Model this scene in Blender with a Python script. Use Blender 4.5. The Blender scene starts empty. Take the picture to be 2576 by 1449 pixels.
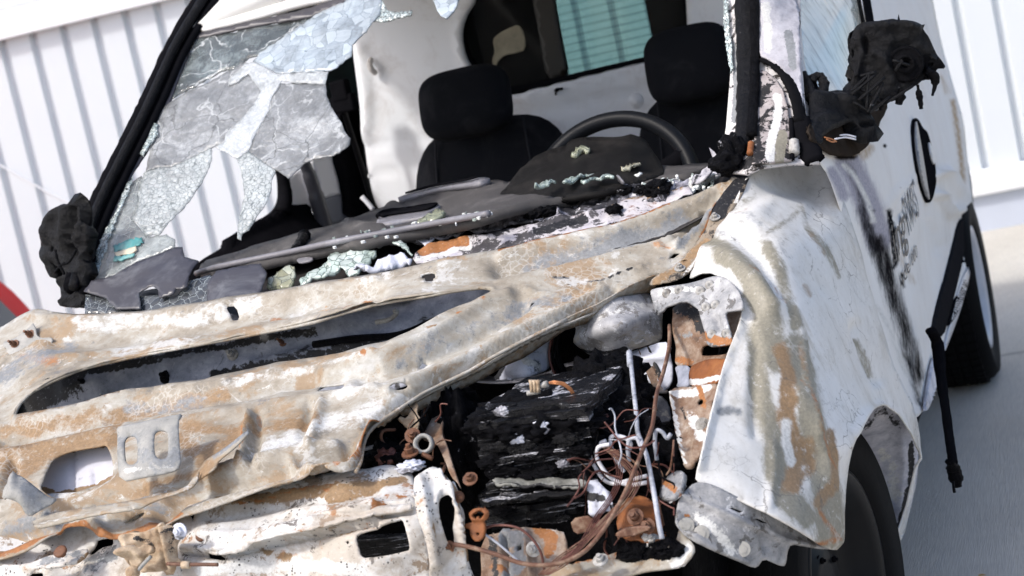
import bpy, bmesh, math, random
import numpy as np
from mathutils import Vector, Matrix, noise as mnoise
from mathutils.geometry import delaunay_2d_cdt
random.seed(7)
SC = bpy.context.scene
COL = SC.collection
R = math.radians

# ------------------------------------------------------------------ camera, sky, sun, exposure
CP = np.array([1.33710738, -2.89028024, 1.28545740])
YAW, PITCH, ROLL, FPX = 0.360221555, 0.120040352, 0.216150492, 4083.88589
PW, PH = 2576.0, 1449.0
FWD = np.array([-math.sin(YAW)*math.cos(PITCH), math.cos(YAW)*math.cos(PITCH), -math.sin(PITCH)])
_r = np.array([math.cos(YAW), math.sin(YAW), 0.0]); _u = np.cross(_r, FWD)
RGT = _r*math.cos(ROLL) - _u*math.sin(ROLL)
UPV = _r*math.sin(ROLL) + _u*math.cos(ROLL)
cam = bpy.data.objects.new('camera', bpy.data.cameras.new('camera'))
COL.objects.link(cam); SC.camera = cam
cam.matrix_world = Matrix(((RGT[0], UPV[0], -FWD[0], CP[0]), (RGT[1], UPV[1], -FWD[1], CP[1]), (RGT[2], UPV[2], -FWD[2], CP[2]), (0, 0, 0, 1)))
cam.data.sensor_width = 36.0; cam.data.lens = FPX*36.0/PW
cam.data.clip_start = 0.05; cam.data.clip_end = 500
cam.data.dof.use_dof = True; cam.data.dof.focus_distance = 2.85; cam.data.dof.aperture_fstop = 6.0

SUN_AZ = R(218)      # compass-like angle of where the sun stands, from +y towards +x
SUN_EL = R(47)
w = bpy.data.worlds.new('World'); SC.world = w; w.use_nodes = True
nt = w.node_tree
bg = nt.nodes['Background']; sky = nt.nodes.new('ShaderNodeTexSky'); sky.sky_type = 'NISHITA'
sky.sun_disc = False; sky.sun_elevation = SUN_EL; sky.sun_rotation = SUN_AZ
sky.air_density = .8; sky.dust_density = 3.0; sky.ozone_density = 0.7
nt.links.new(sky.outputs[0], bg.inputs[0]); bg.inputs[1].default_value = 0.15
sl = bpy.data.lights.new('sun', 'SUN'); sl.energy = 1.4; sl.angle = R(5); sl.color = (1, .975, .935)
sun = bpy.data.objects.new('sun', sl); COL.objects.link(sun)
sdir = Vector((math.sin(SUN_AZ)*math.cos(SUN_EL), math.cos(SUN_AZ)*math.cos(SUN_EL), math.sin(SUN_EL)))
sun.rotation_euler = sdir.to_track_quat('Z', 'Y').to_euler(); sun.location = sdir*20
SC.view_settings.view_transform = 'Standard'; SC.view_settings.look = 'None'
SC.view_settings.exposure = 0.86; SC.view_settings.gamma = 1
SC.cycles.max_bounces = 8; SC.cycles.transparent_max_bounces = 16; SC.cycles.caustics_reflective = False; SC.cycles.caustics_refractive = False

# ------------------------------------------------------------------ picking points of the place
# frames of the close-up views that the outlines were read in: x0, y0 (photo pixels), scale
FR = dict(A=(0, 0, 1.2071), B=(1300, 0, 1.4493), C=(2600, 0, 1.4492), D=(0, 1000, 1.1113), E=(1300, 900, 1.0319), F=(2600, 900, 1.0321),
          G=(3100, 300, 1.4488), H=(3300, 1000, 1.1118), I=(2600, 1000, 2.07), J=(0, 700, 2.07), K=(900, 600, 2.1467), L=(2000, 500, 2.07),
          M=(0, 1800, 2.8622), N=(3440, 800, 3.6233), S=(0, 0, 1/.62891))
def c(f, pts):
    x0, y0, s = FR[f]
    return [((x0+p[0]/s)*.62891, (y0+p[1]/s)*.62891) + tuple(p[2:]) for p in pts]
def c1(f, x, y): return c(f, [(x, y)])[0]
def ray(px, py):
    d = FWD*FPX + RGT*(px-PW/2) - UPV*(py-PH/2)
    return d/FPX                      # unit depth along the view axis
def P(px, py, ax, v):
    d = ray(px, py); i = 'xyz'.index(ax)
    return CP + d*((v-CP[i])/d[i])
def depth(p): return float(np.dot(np.asarray(p)-CP, FWD))
def at(px, py, dep): return CP + ray(px, py)*dep
def onplane(px, py, n, p0):
    d = ray(px, py); n = np.asarray(n, float)
    return CP + d*(np.dot(np.asarray(p0)-CP, n)/np.dot(d, n))

class Surf:
    """smooth surface through a few known points (thin-plate spline of inverse depth: planes stay planes)"""
    def __init__(s, ctrl):
        if isinstance(ctrl[0], str):
            ctrl = [(0, 0, ctrl[0], ctrl[1]), (2576, 0, ctrl[0], ctrl[1]), (1200, 1449, ctrl[0], ctrl[1])]
        xy = []; v = []
        for q in ctrl:
            xy.append((q[0]/1000, q[1]/1000)); v.append(1/depth(P(*q)))
        s.xy = np.array(xy); n = len(xy)
        K = s.k(s.xy); Q = np.c_[np.ones(n), s.xy]
        A = np.block([[K + np.eye(n)*1e-6, Q], [Q.T, np.zeros((3, 3))]])
        s.w = np.linalg.lstsq(A, np.r_[v, 0, 0, 0], rcond=None)[0]; s.n = n
    def k(s, p):
        d2 = ((p[:, None, :]-s.xy[None])**2).sum(2)
        return np.where(d2 > 1e-12, d2*np.log(d2+1e-20)*.5, 0)
    def inv(s, pts):
        p = np.asarray(pts, float)/1000
        return s.k(p)@s.w[:s.n] + s.w[s.n] + p@s.w[s.n+1:]
    def at(s, pts):
        pts = np.asarray(pts, float)
        iv = s.inv(pts)
        d = FWD*FPX + RGT*(pts[:, :1]-PW/2) - UPV*(pts[:, 1:2]-PH/2)
        return CP + d/FPX/iv[:, None]
    def p(s, px, py): return s.at([(px, py)])[0]

def chaikin(p, it=1, closed=True, k=.22):
    p = [np.array(q[:2], float) for q in p]
    for _ in range(it):
        o = []; n = len(p)
        if not closed: o.append(p[0])
        for i in range(n if closed else n-1):
            a, b = p[i], p[(i+1) % n]
            o += [a*(1-k)+b*k, a*k+b*(1-k)]
        if not closed: o.append(p[-1])
        p = o
    return p
def dens(p, step, closed=True):
    o = []; n = len(p)
    for i in range(n if closed else n-1):
        a, b = np.asarray(p[i][:2], float), np.asarray(p[(i+1) % n][:2], float)
        m = max(1, int(round(np.linalg.norm(b-a)/step)))
        for k in range(m): o.append(a+(b-a)*k/m)
    if not closed: o.append(np.asarray(p[-1][:2], float))
    return o
def inside(poly, pts):
    x, y = pts[:, 0], pts[:, 1]; r = np.zeros(len(pts), bool)
    q = np.asarray(poly); n = len(q); j = n-1
    for i in range(n):
        xi, yi = q[i]; xj, yj = q[j]
        if yi != yj:
            m = ((yi > y) != (yj > y)) & (x < (xj-xi)*(y-yi)/(yj-yi)+xi); r ^= m
        j = i
    return r
def dist_poly(pts, line):
    q = np.asarray([l[:2] for l in line], float); best = np.full(len(pts), 1e9)
    if len(q) == 1: return np.hypot(*(pts-q[0]).T)
    for a, b in zip(q[:-1], q[1:]):
        ab = b-a; t = np.clip(((pts-a)@ab)/(ab@ab+1e-9), 0, 1)
        best = np.minimum(best, np.hypot(*(pts-(a+t[:, None]*ab)).T))
    return best

# ------------------------------------------------------------------ linking, tagging
def tag(o, label=None, cat=None, group=None, kind=None):
    if label: o['label'] = label
    if cat: o['category'] = cat
    if group: o['group'] = group
    if kind: o['kind'] = kind
    return o
def empty(name, loc):
    o = bpy.data.objects.new(name, None); COL.objects.link(o); o.location = loc; o.empty_display_size = .2
    return o
def wloc(o):
    v = Vector((0, 0, 0))
    while o: v += o.location; o = o.parent
    return v
def link(name, me, mat, parent=None, smooth=True):
    """vertices come in world metres; parents only carry a translation"""
    o = bpy.data.objects.new(name, me); COL.objects.link(o)
    if mat: me.materials.append(mat)
    if smooth: me.polygons.foreach_set('use_smooth', [True]*len(me.polygons))
    if parent:
        o.parent = parent
        off = wloc(parent); me.transform(Matrix.Translation(-off))
    return o
def settle(o):
    """move a parentless mesh's origin to its base so that it is where it stands"""
    me = o.data; co = np.empty(len(me.vertices)*3); me.vertices.foreach_get('co', co); co = co.reshape(-1, 3)
    b = Vector(((co[:, 0].min()+co[:, 0].max())/2, (co[:, 1].min()+co[:, 1].max())/2, co[:, 2].min()))
    me.transform(Matrix.Translation(-b)); o.location = b
    return o
def bmlink(name, bm, mat, parent=None, smooth=False, bevel=0, sub=0):
    bmesh.ops.recalc_face_normals(bm, faces=bm.faces)
    me = bpy.data.meshes.new(name); bm.to_mesh(me); bm.free()
    o = link(name, me, mat, parent, smooth)
    if bevel:
        m = o.modifiers.new('bevel', 'BEVEL'); m.width = bevel; m.segments = 2; m.limit_method = 'ANGLE'
    if sub:
        m = o.modifiers.new('sub', 'SUBSURF'); m.levels = sub; m.render_levels = sub
    return o

# ------------------------------------------------------------------ sheet metal, glass and trim cut from traced outlines
def sheet(name, parent, outline, surf, mat, holes=(), step=11, thick=.002, relief=(), stains=(), lump=None, ck=1, smooth=True, off=0, rag=0):
    if not isinstance(surf, Surf): surf = Surf(surf)
    loops = [dens(chaikin(outline, ck) if ck else outline, step)] + [dens(chaikin(h, 1) if len(h) > 4 else h, step*.7) for h in holes]
    if rag:
        loops[0] = [q + np.array([random.uniform(-rag, rag), random.uniform(-rag, rag)]) for q in loops[0]]
    O = np.array(loops[0]); lo, hi = O.min(0), O.max(0)
    gx = np.arange(lo[0], hi[0], step); gy = np.arange(lo[1], hi[1], step*.87)
    G = np.array([(x+(step/2 if j % 2 else 0), y) for j, y in enumerate(gy) for x in gx]) if len(gx) and len(gy) else np.zeros((0, 2))
    if len(G):
        ok = inside(loops[0], G)
        for h in loops[1:]: ok &= ~inside(h, G)
        G = G[ok]
    if len(G):
        B = np.concatenate([np.array(l) for l in loops]); keep = np.ones(len(G), bool)
        for i in range(0, len(G), 2000):
            d = ((G[i:i+2000, None]-B[None])**2).sum(2).min(1); keep[i:i+2000] = d > (step*.45)**2
        G = G[keep]
    vs = []; es = []
    for l in loops:
        b = len(vs); vs += [Vector(q) for q in l]; es += [(b+i, b+(i+1) % len(l)) for i in range(len(l))]
    vs += [Vector(q) for q in G]
    cv, _, cf, *_ = delaunay_2d_cdt(vs, es, [], 0, 1e-5)
    V = np.array([(q.x, q.y) for q in cv]); F = np.array([f[:] for f in cf if len(f) == 3])
    cen = V[F].mean(1); ok = inside(loops[0], cen)
    for h in loops[1:]: ok &= ~inside(h, cen)
    F = F[ok]
    X = surf.at(V)
    used = np.unique(F); remap = -np.ones(len(V), int); remap[used] = np.arange(len(used)); F = remap[F]; V = V[used]; X = X[used]
    nrm = np.cross(X[F[:, 1]]-X[F[:, 0]], X[F[:, 2]]-X[F[:, 0]])
    flip = ((CP-X[F[:, 0]])*nrm).sum(1) < 0
    F[flip] = F[flip][:, ::-1]; nrm[flip] *= -1
    vn = np.zeros_like(X)
    for k in range(3): np.add.at(vn, F[:, k], nrm)
    vn /= np.linalg.norm(vn, axis=1)[:, None]+1e-12
    h = np.full(len(V), float(off))
    for line, wd, ht in relief: h += ht*np.exp(-(dist_poly(V, line)/wd)**2)
    if lump:
        a, s = lump
        h += np.array([a*mnoise.fractal(Vector(x*s), 1.0, 2.0, 3) for x in X])
    X = X + vn*h[:, None]
    me = bpy.data.meshes.new(name); me.from_pydata(X.tolist(), [], F.tolist()); me.update()
    for att in {s[0] for s in stains}:
        val = np.zeros(len(V))
        for s in stains:
            if s[0] == att:
                if len(s) > 4 and s[4] == 'fill': f = np.where(inside(s[1], V), s[3], s[3]*np.exp(-(dist_poly(V, list(s[1])+[s[1][0]])/s[2])**2))
                else: f = s[3]*np.exp(-(dist_poly(V, s[1])/s[2])**2)
                val = np.maximum(val, f)
        a = me.attributes.new('st_'+att, 'FLOAT', 'POINT'); a.data.foreach_set('value', val.astype(np.float32))
    o = link(name, me, mat, parent, smooth)
    if thick:
        m = o.modifiers.new('thick', 'SOLIDIFY'); m.thickness = thick; m.offset = -1
    return o

def crm(pts, n=6):
    p = [np.asarray(q, float) for q in pts]
    if len(p) < 3: return [p[0]+(p[-1]-p[0])*i/n for i in range(n+1)]
    q = [2*p[0]-p[1]]+p+[2*p[-1]-p[-2]]; o = []
    for i in range(1, len(q)-2):
        for k in range(n):
            t = k/n; a, b, cc, d = q[i-1:i+3]
            o.append(.5*((2*b)+(-a+cc)*t+(2*a-5*b+4*cc-d)*t*t+(-a+3*b-3*cc+d)*t**3))
    o.append(p[-1]); return o
def sweep(bm, pts, rad, n=7, flat=None, wob=0):
    """round (or flattened) tube along points; rad a number or a list"""
    pts = [Vector(p) for p in pts]; m = len(pts)
    t0 = (pts[1]-pts[0]).normalized(); up = Vector((0, 0, 1)) if abs(t0.z) < .9 else Vector((1, 0, 0))
    a = t0.cross(up).normalized(); rings = []
    for i in range(m):
        t = (pts[min(i+1, m-1)]-pts[max(i-1, 0)]).normalized()
        a = (a - t*a.dot(t)).normalized(); b = t.cross(a)
        r = rad[min(int(i*len(rad)/m), len(rad)-1)] if isinstance(rad, (list, tuple)) else rad
        if wob: r *= 1+wob*random.uniform(-1, 1)
        fl = flat or 1
        rings.append([bm.verts.new(pts[i]+a*(r*math.cos(2*math.pi*k/n))+b*(r*fl*math.sin(2*math.pi*k/n))) for k in range(n)])
    for r0, r1 in zip(rings[:-1], rings[1:]):
        for k in range(n): bm.faces.new((r0[k], r0[(k+1) % n], r1[(k+1) % n], r1[k]))
    bm.faces.new(rings[0]); bm.faces.new(rings[-1][::-1])
def tube(name, parent, pts, rad, mat, n=7, res=6, flat=None, wob=0):
    bm = bmesh.new(); sweep(bm, crm(pts, res), rad, n, flat, wob)
    return bmlink(name, bm, mat, parent, True)
def pp(f, ax, *pts):
    """points of a traced line: (x, y[, value]) in close-up f on the plane ax = value"""
    o = []; v = None
    for q in pts:
        if len(q) > 2: v = q[2]
        s = c1(f, q[0], q[1]); o.append(P(s[0], s[1], ax, v))
    return o
def addbox(bm, cen, size, rot=None, jit=0):
    M = (rot or Matrix.Identity(3)); vs = []
    for x in (-.5, .5):
        for y in (-.5, .5):
            for z in (-.5, .5):
                vs.append(bm.verts.new(Vector(cen)+M@Vector((x*size[0]+random.uniform(-jit, jit), y*size[1]+random.uniform(-jit, jit), z*size[2]+random.uniform(-jit, jit)))))
    for f in ((0, 1, 3, 2), (4, 6, 7, 5), (0, 4, 5, 1), (2, 3, 7, 6), (0, 2, 6, 4), (1, 5, 7, 3)): bm.faces.new([vs[i] for i in f])
def lathe(bm, prof, cen, axis, n=24, close=False):
    """prof: (radius, along axis)"""
    ax = Vector(axis).normalized(); u = ax.cross(Vector((0, 0, 1)) if abs(ax.z) < .9 else Vector((1, 0, 0))).normalized(); v = ax.cross(u)
    rings = []
    for r, h in prof:
        rings.append([bm.verts.new(Vector(cen)+ax*h+(u*math.cos(2*math.pi*k/n)+v*math.sin(2*math.pi*k/n))*max(r, 1e-4)) for k in range(n)])
    pr = list(zip(rings[:-1], rings[1:]))+([(rings[-1], rings[0])] if close else [])
    for a, b in pr:
        for k in range(n): bm.faces.new((a[k], a[(k+1) % n], b[(k+1) % n], b[k]))
    if not close: bm.faces.new(rings[0]); bm.faces.new(rings[-1][::-1])
def bolt(name, parent, p, d, r, mat, l=.012):
    r *= .58; l *= .6
    """flanged hexagon bolt standing on p, along d"""
    bm = bmesh.new(); d = Vector(d).normalized()
    lathe(bm, [(r*1.7, 0), (r*1.7, r*.3), (r*1.1, r*.4)], p, d, 14)
    lathe(bm, [(r, r*.35), (r, r*.35+l*.7), (r*.85, r*.35+l*.8)], p, d, 6)
    lathe(bm, [(r*.5, r*.35+l*.7), (r*.5, l*1.5)], p, d, 8)
    return bmlink(name, bm, mat, parent)
def blob(name, parent, cen, size, mat, amp=.25, sc=3, sub=4, seed=0, rot=None):
    bm = bmesh.new(); bmesh.ops.create_icosphere(bm, subdivisions=sub, radius=1)
    for v in bm.verts:
        q = v.co.copy(); k = 1+amp*mnoise.fractal(q*sc+Vector((seed*7.3, seed*3.1, 0)), .9, 2.0, 4)
        q = Vector((q.x*size[0], q.y*size[1], q.z*size[2]))*k
        v.co = Vector(cen)+((rot@q) if rot else q)
    return bmlink(name, bm, mat, parent, sub > 3)
def superell(bm, cen, size, e=.45, rot=None, nu=28, nv=16):
    """rounded cushion"""
    sg = lambda x, k: math.copysign(abs(x)**k, x)
    M = rot or Matrix.Identity(3); rings = []
    for j in range(nv+1):
        a = -math.pi/2+math.pi*j/nv; rings.append([bm.verts.new(Vector(cen)+M@Vector((size[0]*sg(math.cos(a), e)*sg(math.cos(b), e), size[1]*sg(math.cos(a), e*1.6)*sg(math.sin(b), e*1.6), size[2]*sg(math.sin(a), e))))
                      for b in [2*math.pi*i/nu for i in range(nu)]])
    for r0, r1 in zip(rings[:-1], rings[1:]):
        for k in range(nu): bm.faces.new((r0[k], r0[(k+1) % nu], r1[(k+1) % nu], r1[k]))
    bmesh.ops.remove_doubles(bm, verts=bm.verts, dist=1e-5)

# ------------------------------------------------------------------ materials
class NT:
    def __init__(s, name):
        s.m = bpy.data.materials.new(name); s.m.use_nodes = True; s.t = s.m.node_tree; s.n = s.t.nodes; s.n.clear()
        s.out = s.n.new('ShaderNodeOutputMaterial'); s.co = s.n.new('ShaderNodeTexCoord').outputs['Object']
    def L(s, a, b):
        if isinstance(a, (int, float, tuple, list)):
            b.default_value = (tuple(a)+(1,) if isinstance(a, (tuple, list)) and len(a) == 3 and b.type == 'RGBA' else a)
        else: s.t.links.new(a, b)
    def noise(s, scale, detail=5, rough=.6, dist=0, vec=None):
        n = s.n.new('ShaderNodeTexNoise'); s.L(vec or s.co, n.inputs['Vector']); n.inputs['Scale'].default_value = scale; n.inputs['Detail'].default_value = detail
        n.inputs['Roughness'].default_value = rough; n.inputs['Distortion'].default_value = dist
        return n.outputs[0]
    def vor(s, scale, feat='F1', out=0, vec=None, rnd=1):
        n = s.n.new('ShaderNodeTexVoronoi'); n.feature = feat; s.L(vec or s.co, n.inputs['Vector']); n.inputs['Scale'].default_value = scale; n.inputs['Randomness'].default_value = rnd
        return n.outputs[out]
    def mapping(s, scale=(1, 1, 1), rot=(0, 0, 0), vec=None):
        n = s.n.new('ShaderNodeMapping'); s.L(vec or s.co, n.inputs[0]); n.inputs['Scale'].default_value = scale; n.inputs['Rotation'].default_value = rot
        return n.outputs[0]
    def math(s, op, a, b=0, cl=False):
        n = s.n.new('ShaderNodeMath'); n.operation = op; n.use_clamp = cl; s.L(a, n.inputs[0]); s.L(b, n.inputs[1]); return n.outputs[0]
    def ramp(s, f, st, interp='LINEAR'):
        n = s.n.new('ShaderNodeValToRGB'); s.L(f, n.inputs[0]); e = n.color_ramp.elements; n.color_ramp.interpolation = interp
        for i, (p, col) in enumerate(st):
            if i > 1: e.new(p)
            k = e[i]; k.position = p; k.color = tuple(col)+(1,) if len(col) == 3 else col
        return n.outputs[0]
    def step(s, f, a, b):
        n = s.n.new('ShaderNodeMapRange'); n.interpolation_type = 'SMOOTHSTEP'; s.L(f, n.inputs[0]); n.inputs[1].default_value = a; n.inputs[2].default_value = b
        return n.outputs[0]
    def mix(s, f, a, b, mode='MIX'):
        n = s.n.new('ShaderNodeMix'); n.data_type = 'RGBA'; n.blend_type = mode; s.L(f, n.inputs[0]); s.L(a, n.inputs[6]); s.L(b, n.inputs[7]); return n.outputs[2]
    def attr(s, name):
        n = s.n.new('ShaderNodeAttribute'); n.attribute_name = name; return n.outputs['Fac']
    def bump(s, h, strength=.3, dist=.002):
        n = s.n.new('ShaderNodeBump'); n.inputs['Strength'].default_value = strength; n.inputs['Distance'].default_value = dist; s.L(h, n.inputs['Height']); return n.outputs[0]
    def bsdf(s, col, rough=.6, metal=0, normal=None, spec=.5, coat=0):
        n = s.n.new('ShaderNodeBsdfPrincipled'); s.L(col, n.inputs['Base Color']); s.L(rough, n.inputs['Roughness']); s.L(metal, n.inputs['Metallic'])
        n.inputs['Specular IOR Level'].default_value = spec; n.inputs['Coat Weight'].default_value = coat
        if normal is not None: s.L(normal, n.inputs['Normal'])
        return n.outputs[0]
    def done(s, sh): s.t.links.new(sh, s.out.inputs[0]); return s.m

STC = dict(white=(.68, .675, .65), brown=(.30, .195, .105), tan=(.46, .36, .25), rust=(.36, .15, .05), soot=(.012, .012, .014), grey=(.25, .26, .27), olive=(.27, .25, .195), char=(.016, .014, .014), lav=(.40, .39, .44))
def burnt(name, pal, sc=6, mid=30, rough=.62, rust=.0, flake=None, cracks=0, soot=0, stretch=(1, 1, 1), rot=(0, 0, 0), bump=.35, dist=.6, lo=.32, hi=.68, metal=0, stains=('white', 'brown', 'rust', 'soot', 'grey'), speck=0, spec=.4, soft=0, grit=1, layers=(), lace=None):
    """fire-scoured paint and steel: a palette over cloudy noise, rust blooms, flaked edges, soot, and stains with their own shapes"""
    s = NT(name); v = s.mapping(stretch, rot)
    a = s.noise(sc, 8, .66, dist, v); b = s.noise(mid, 7, .7, .3, v); f = s.noise(180, 4, .7)
    m = s.math('ADD', s.math('MULTIPLY', a, .62), s.math('MULTIPLY', b, .38))
    n = len(pal); col = s.ramp(m, [(lo+(hi-lo)*i/(n-1), q) for i, q in enumerate(pal)])
    edge = s.math('ADD', s.math('MULTIPLY', s.math('SUBTRACT', b, .5), 1.1), s.math('MULTIPLY', s.math('SUBTRACT', s.noise(sc*2.3, 6, .7, .8, v), .5), .9))
    if flake:
        col = s.mix(s.step(s.noise(sc*3.1, 9, .75, .4, v), flake[1], flake[1]+.02), col, flake[0])
    for i_, (lc, ls, lt, lw) in enumerate(layers):
        ln = s.noise(ls, 10, .74, .5, s.mapping(stretch, (i_*1.7+.4, i_*.9, i_*2.3)))
        col = s.mix(s.math('MULTIPLY', s.step(ln, lt, lt+lw), .9), col, s.mix(b, tuple(.7*x for x in lc), tuple(min(1, 1.25*x) for x in lc)))
    fine = s.noise(sc*14, 6, .75, .3)
    edge = s.math('ADD', edge, s.math('MULTIPLY', s.math('SUBTRACT', fine, .5), .9))
    for st in stains:
        k = s.step(s.math('ADD', s.attr('st_'+st), s.math('MULTIPLY', edge, .75-.2*soft)), .44-.24*soft, .56+.26*soft)
        k = s.math('MULTIPLY', k, s.step(s.attr('st_'+st), .03, .12))
        col = s.mix(k, col, s.mix(s.step(f, .3, .7), STC[st], tuple(x*.72 for x in STC[st])))
    if rust:
        rn = s.noise(sc*1.7, 9, .72, 1.2, s.mapping(stretch, rot, None))
        col = s.mix(s.math('MULTIPLY', s.step(rn, .66-rust*.25, .74-rust*.2), .85), col, s.ramp(b, [(.35, (.16, .06, .025)), (.5, (.38, .17, .06)), (.65, (.52, .27, .11))]))
    if soot:
        col = s.mix(s.step(s.noise(sc*1.3, 8, .7, .7), .62-soot*.3, .7-soot*.28), col, (.014, .014, .016))
    if speck:
        col = s.mix(s.math('MULTIPLY', s.step(s.vor(150, 'F1'), .30, .22), s.step(s.noise(sc*2, 4), .52, .6)), col, (.05, .045, .042))
    if lace:
        d_ = s.n.new('ShaderNodeVectorMath'); d_.operation = 'ADD'; n_ = s.n.new('ShaderNodeTexNoise'); n_.inputs['Scale'].default_value = lace*.8; n_.inputs['Detail'].default_value = 4; s.L(s.co, n_.inputs['Vector'])
        c_ = s.n.new('ShaderNodeVectorMath'); c_.operation = 'SCALE'; s.L(n_.outputs['Color'], c_.inputs[0]); c_.inputs[3].default_value = 1.1/lace; s.L(s.co, d_.inputs[0]); s.L(c_.outputs[0], d_.inputs[1])
        col = s.mix(s.math('MULTIPLY', s.math('MULTIPLY', s.step(s.vor(lace, 'DISTANCE_TO_EDGE', 0, d_.outputs[0]), .11, .03), s.step(s.noise(5.5, 4, .6), .52, .60)), .32), col, (.60, .59, .56))
    col = s.mix(s.math('MULTIPLY', s.step(fine, .56, .70), .45*grit), col, tuple(.45*x for x in pal[0])); col = s.mix(s.math('MULTIPLY', s.step(fine, .43, .31), .4*grit), col, pal[-1])
    hgt = s.math('ADD', s.math('MULTIPLY', b, .6), s.math('MULTIPLY', f, .4))
    if cracks:
        wv = s.n.new('ShaderNodeVectorMath'); wv.operation = 'ADD'; s.L(s.co, wv.inputs[0])
        nn = s.n.new('ShaderNodeTexNoise'); nn.inputs['Scale'].default_value = 22; nn.inputs['Detail'].default_value = 5; s.L(s.co, nn.inputs['Vector'])
        sc2 = s.n.new('ShaderNodeVectorMath'); sc2.operation = 'SCALE'; s.L(nn.outputs['Color'], sc2.inputs[0]); sc2.inputs[3].default_value = .055; s.L(sc2.outputs[0], wv.inputs[1])
        ck = s.vor(cracks, 'DISTANCE_TO_EDGE', 0, wv.outputs[0]); ck2 = s.vor(cracks*3.1, 'DISTANCE_TO_EDGE', 0, wv.outputs[0])
        k1 = s.math('MULTIPLY', s.step(ck, .012, .003), s.step(s.noise(7, 3), .5, .56)); k2 = s.math('MULTIPLY', s.step(ck2, .03, .008), s.step(s.noise(9, 3, .5, 0, s.mapping((1, 1, 1), (1, 2, 0))), .56, .64))
        k = s.math('MAXIMUM', k1, s.math('MULTIPLY', k2, .4)); col = s.mix(s.math('MULTIPLY', k, .6), col, (.10, .09, .08))
    rg = s.math('ADD', rough-.12, s.math('MULTIPLY', b, .26))
    return s.done(s.bsdf(col, rg, metal, s.bump(hgt, bump, .004), spec))
def plain(name, col, rough=.5, var=.25, sc=30, bump=.1, metal=0, spec=.5, coat=0, dust=None):
    s = NT(name); b = s.noise(sc, 6, .65, .3); cc = s.mix(b, tuple(x*(1-var) for x in col), tuple(min(1, x*(1+var)) for x in col))
    if dust: cc = s.mix(s.math('MULTIPLY', s.step(s.noise(9, 8, .7, .5), .48, .72), dust[1]), cc, dust[0])
    return s.done(s.bsdf(cc, s.math('ADD', rough-.1, s.math('MULTIPLY', b, .2)), metal, s.bump(s.noise(sc*6, 4, .6), bump, .003), spec, coat))
def charred(name='char', ash=.2, gloss=.35, sc=60, st=None, spec=.05):
    """burnt plastic and carbon: black, glinting, with flecks of ash"""
    s = NT(name); vv = s.mapping(st) if st else None; b = s.noise(sc, 8, .75, .6, vv); col = s.ramp(b, [(.3, (.0015, .0015, .0018)), (.6, (.006, .006, .0075)), (.75, (.022, .022, .027))])
    col = s.mix(s.step(s.noise(sc*.55, 9, .75, .8, vv), .70-ash*.3, .74-ash*.28), col, s.ramp(s.noise(90, 3), [(.4, (.22, .22, .24)), (.6, (.62, .62, .66))]))
    return s.done(s.bsdf(col, s.math('ADD', gloss-.15, s.math('MULTIPLY', s.noise(sc*2, 5), .5)), 0, s.bump(s.math('ADD', b, s.noise(sc*3, 5, .7)), .8, .006), spec))
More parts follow.
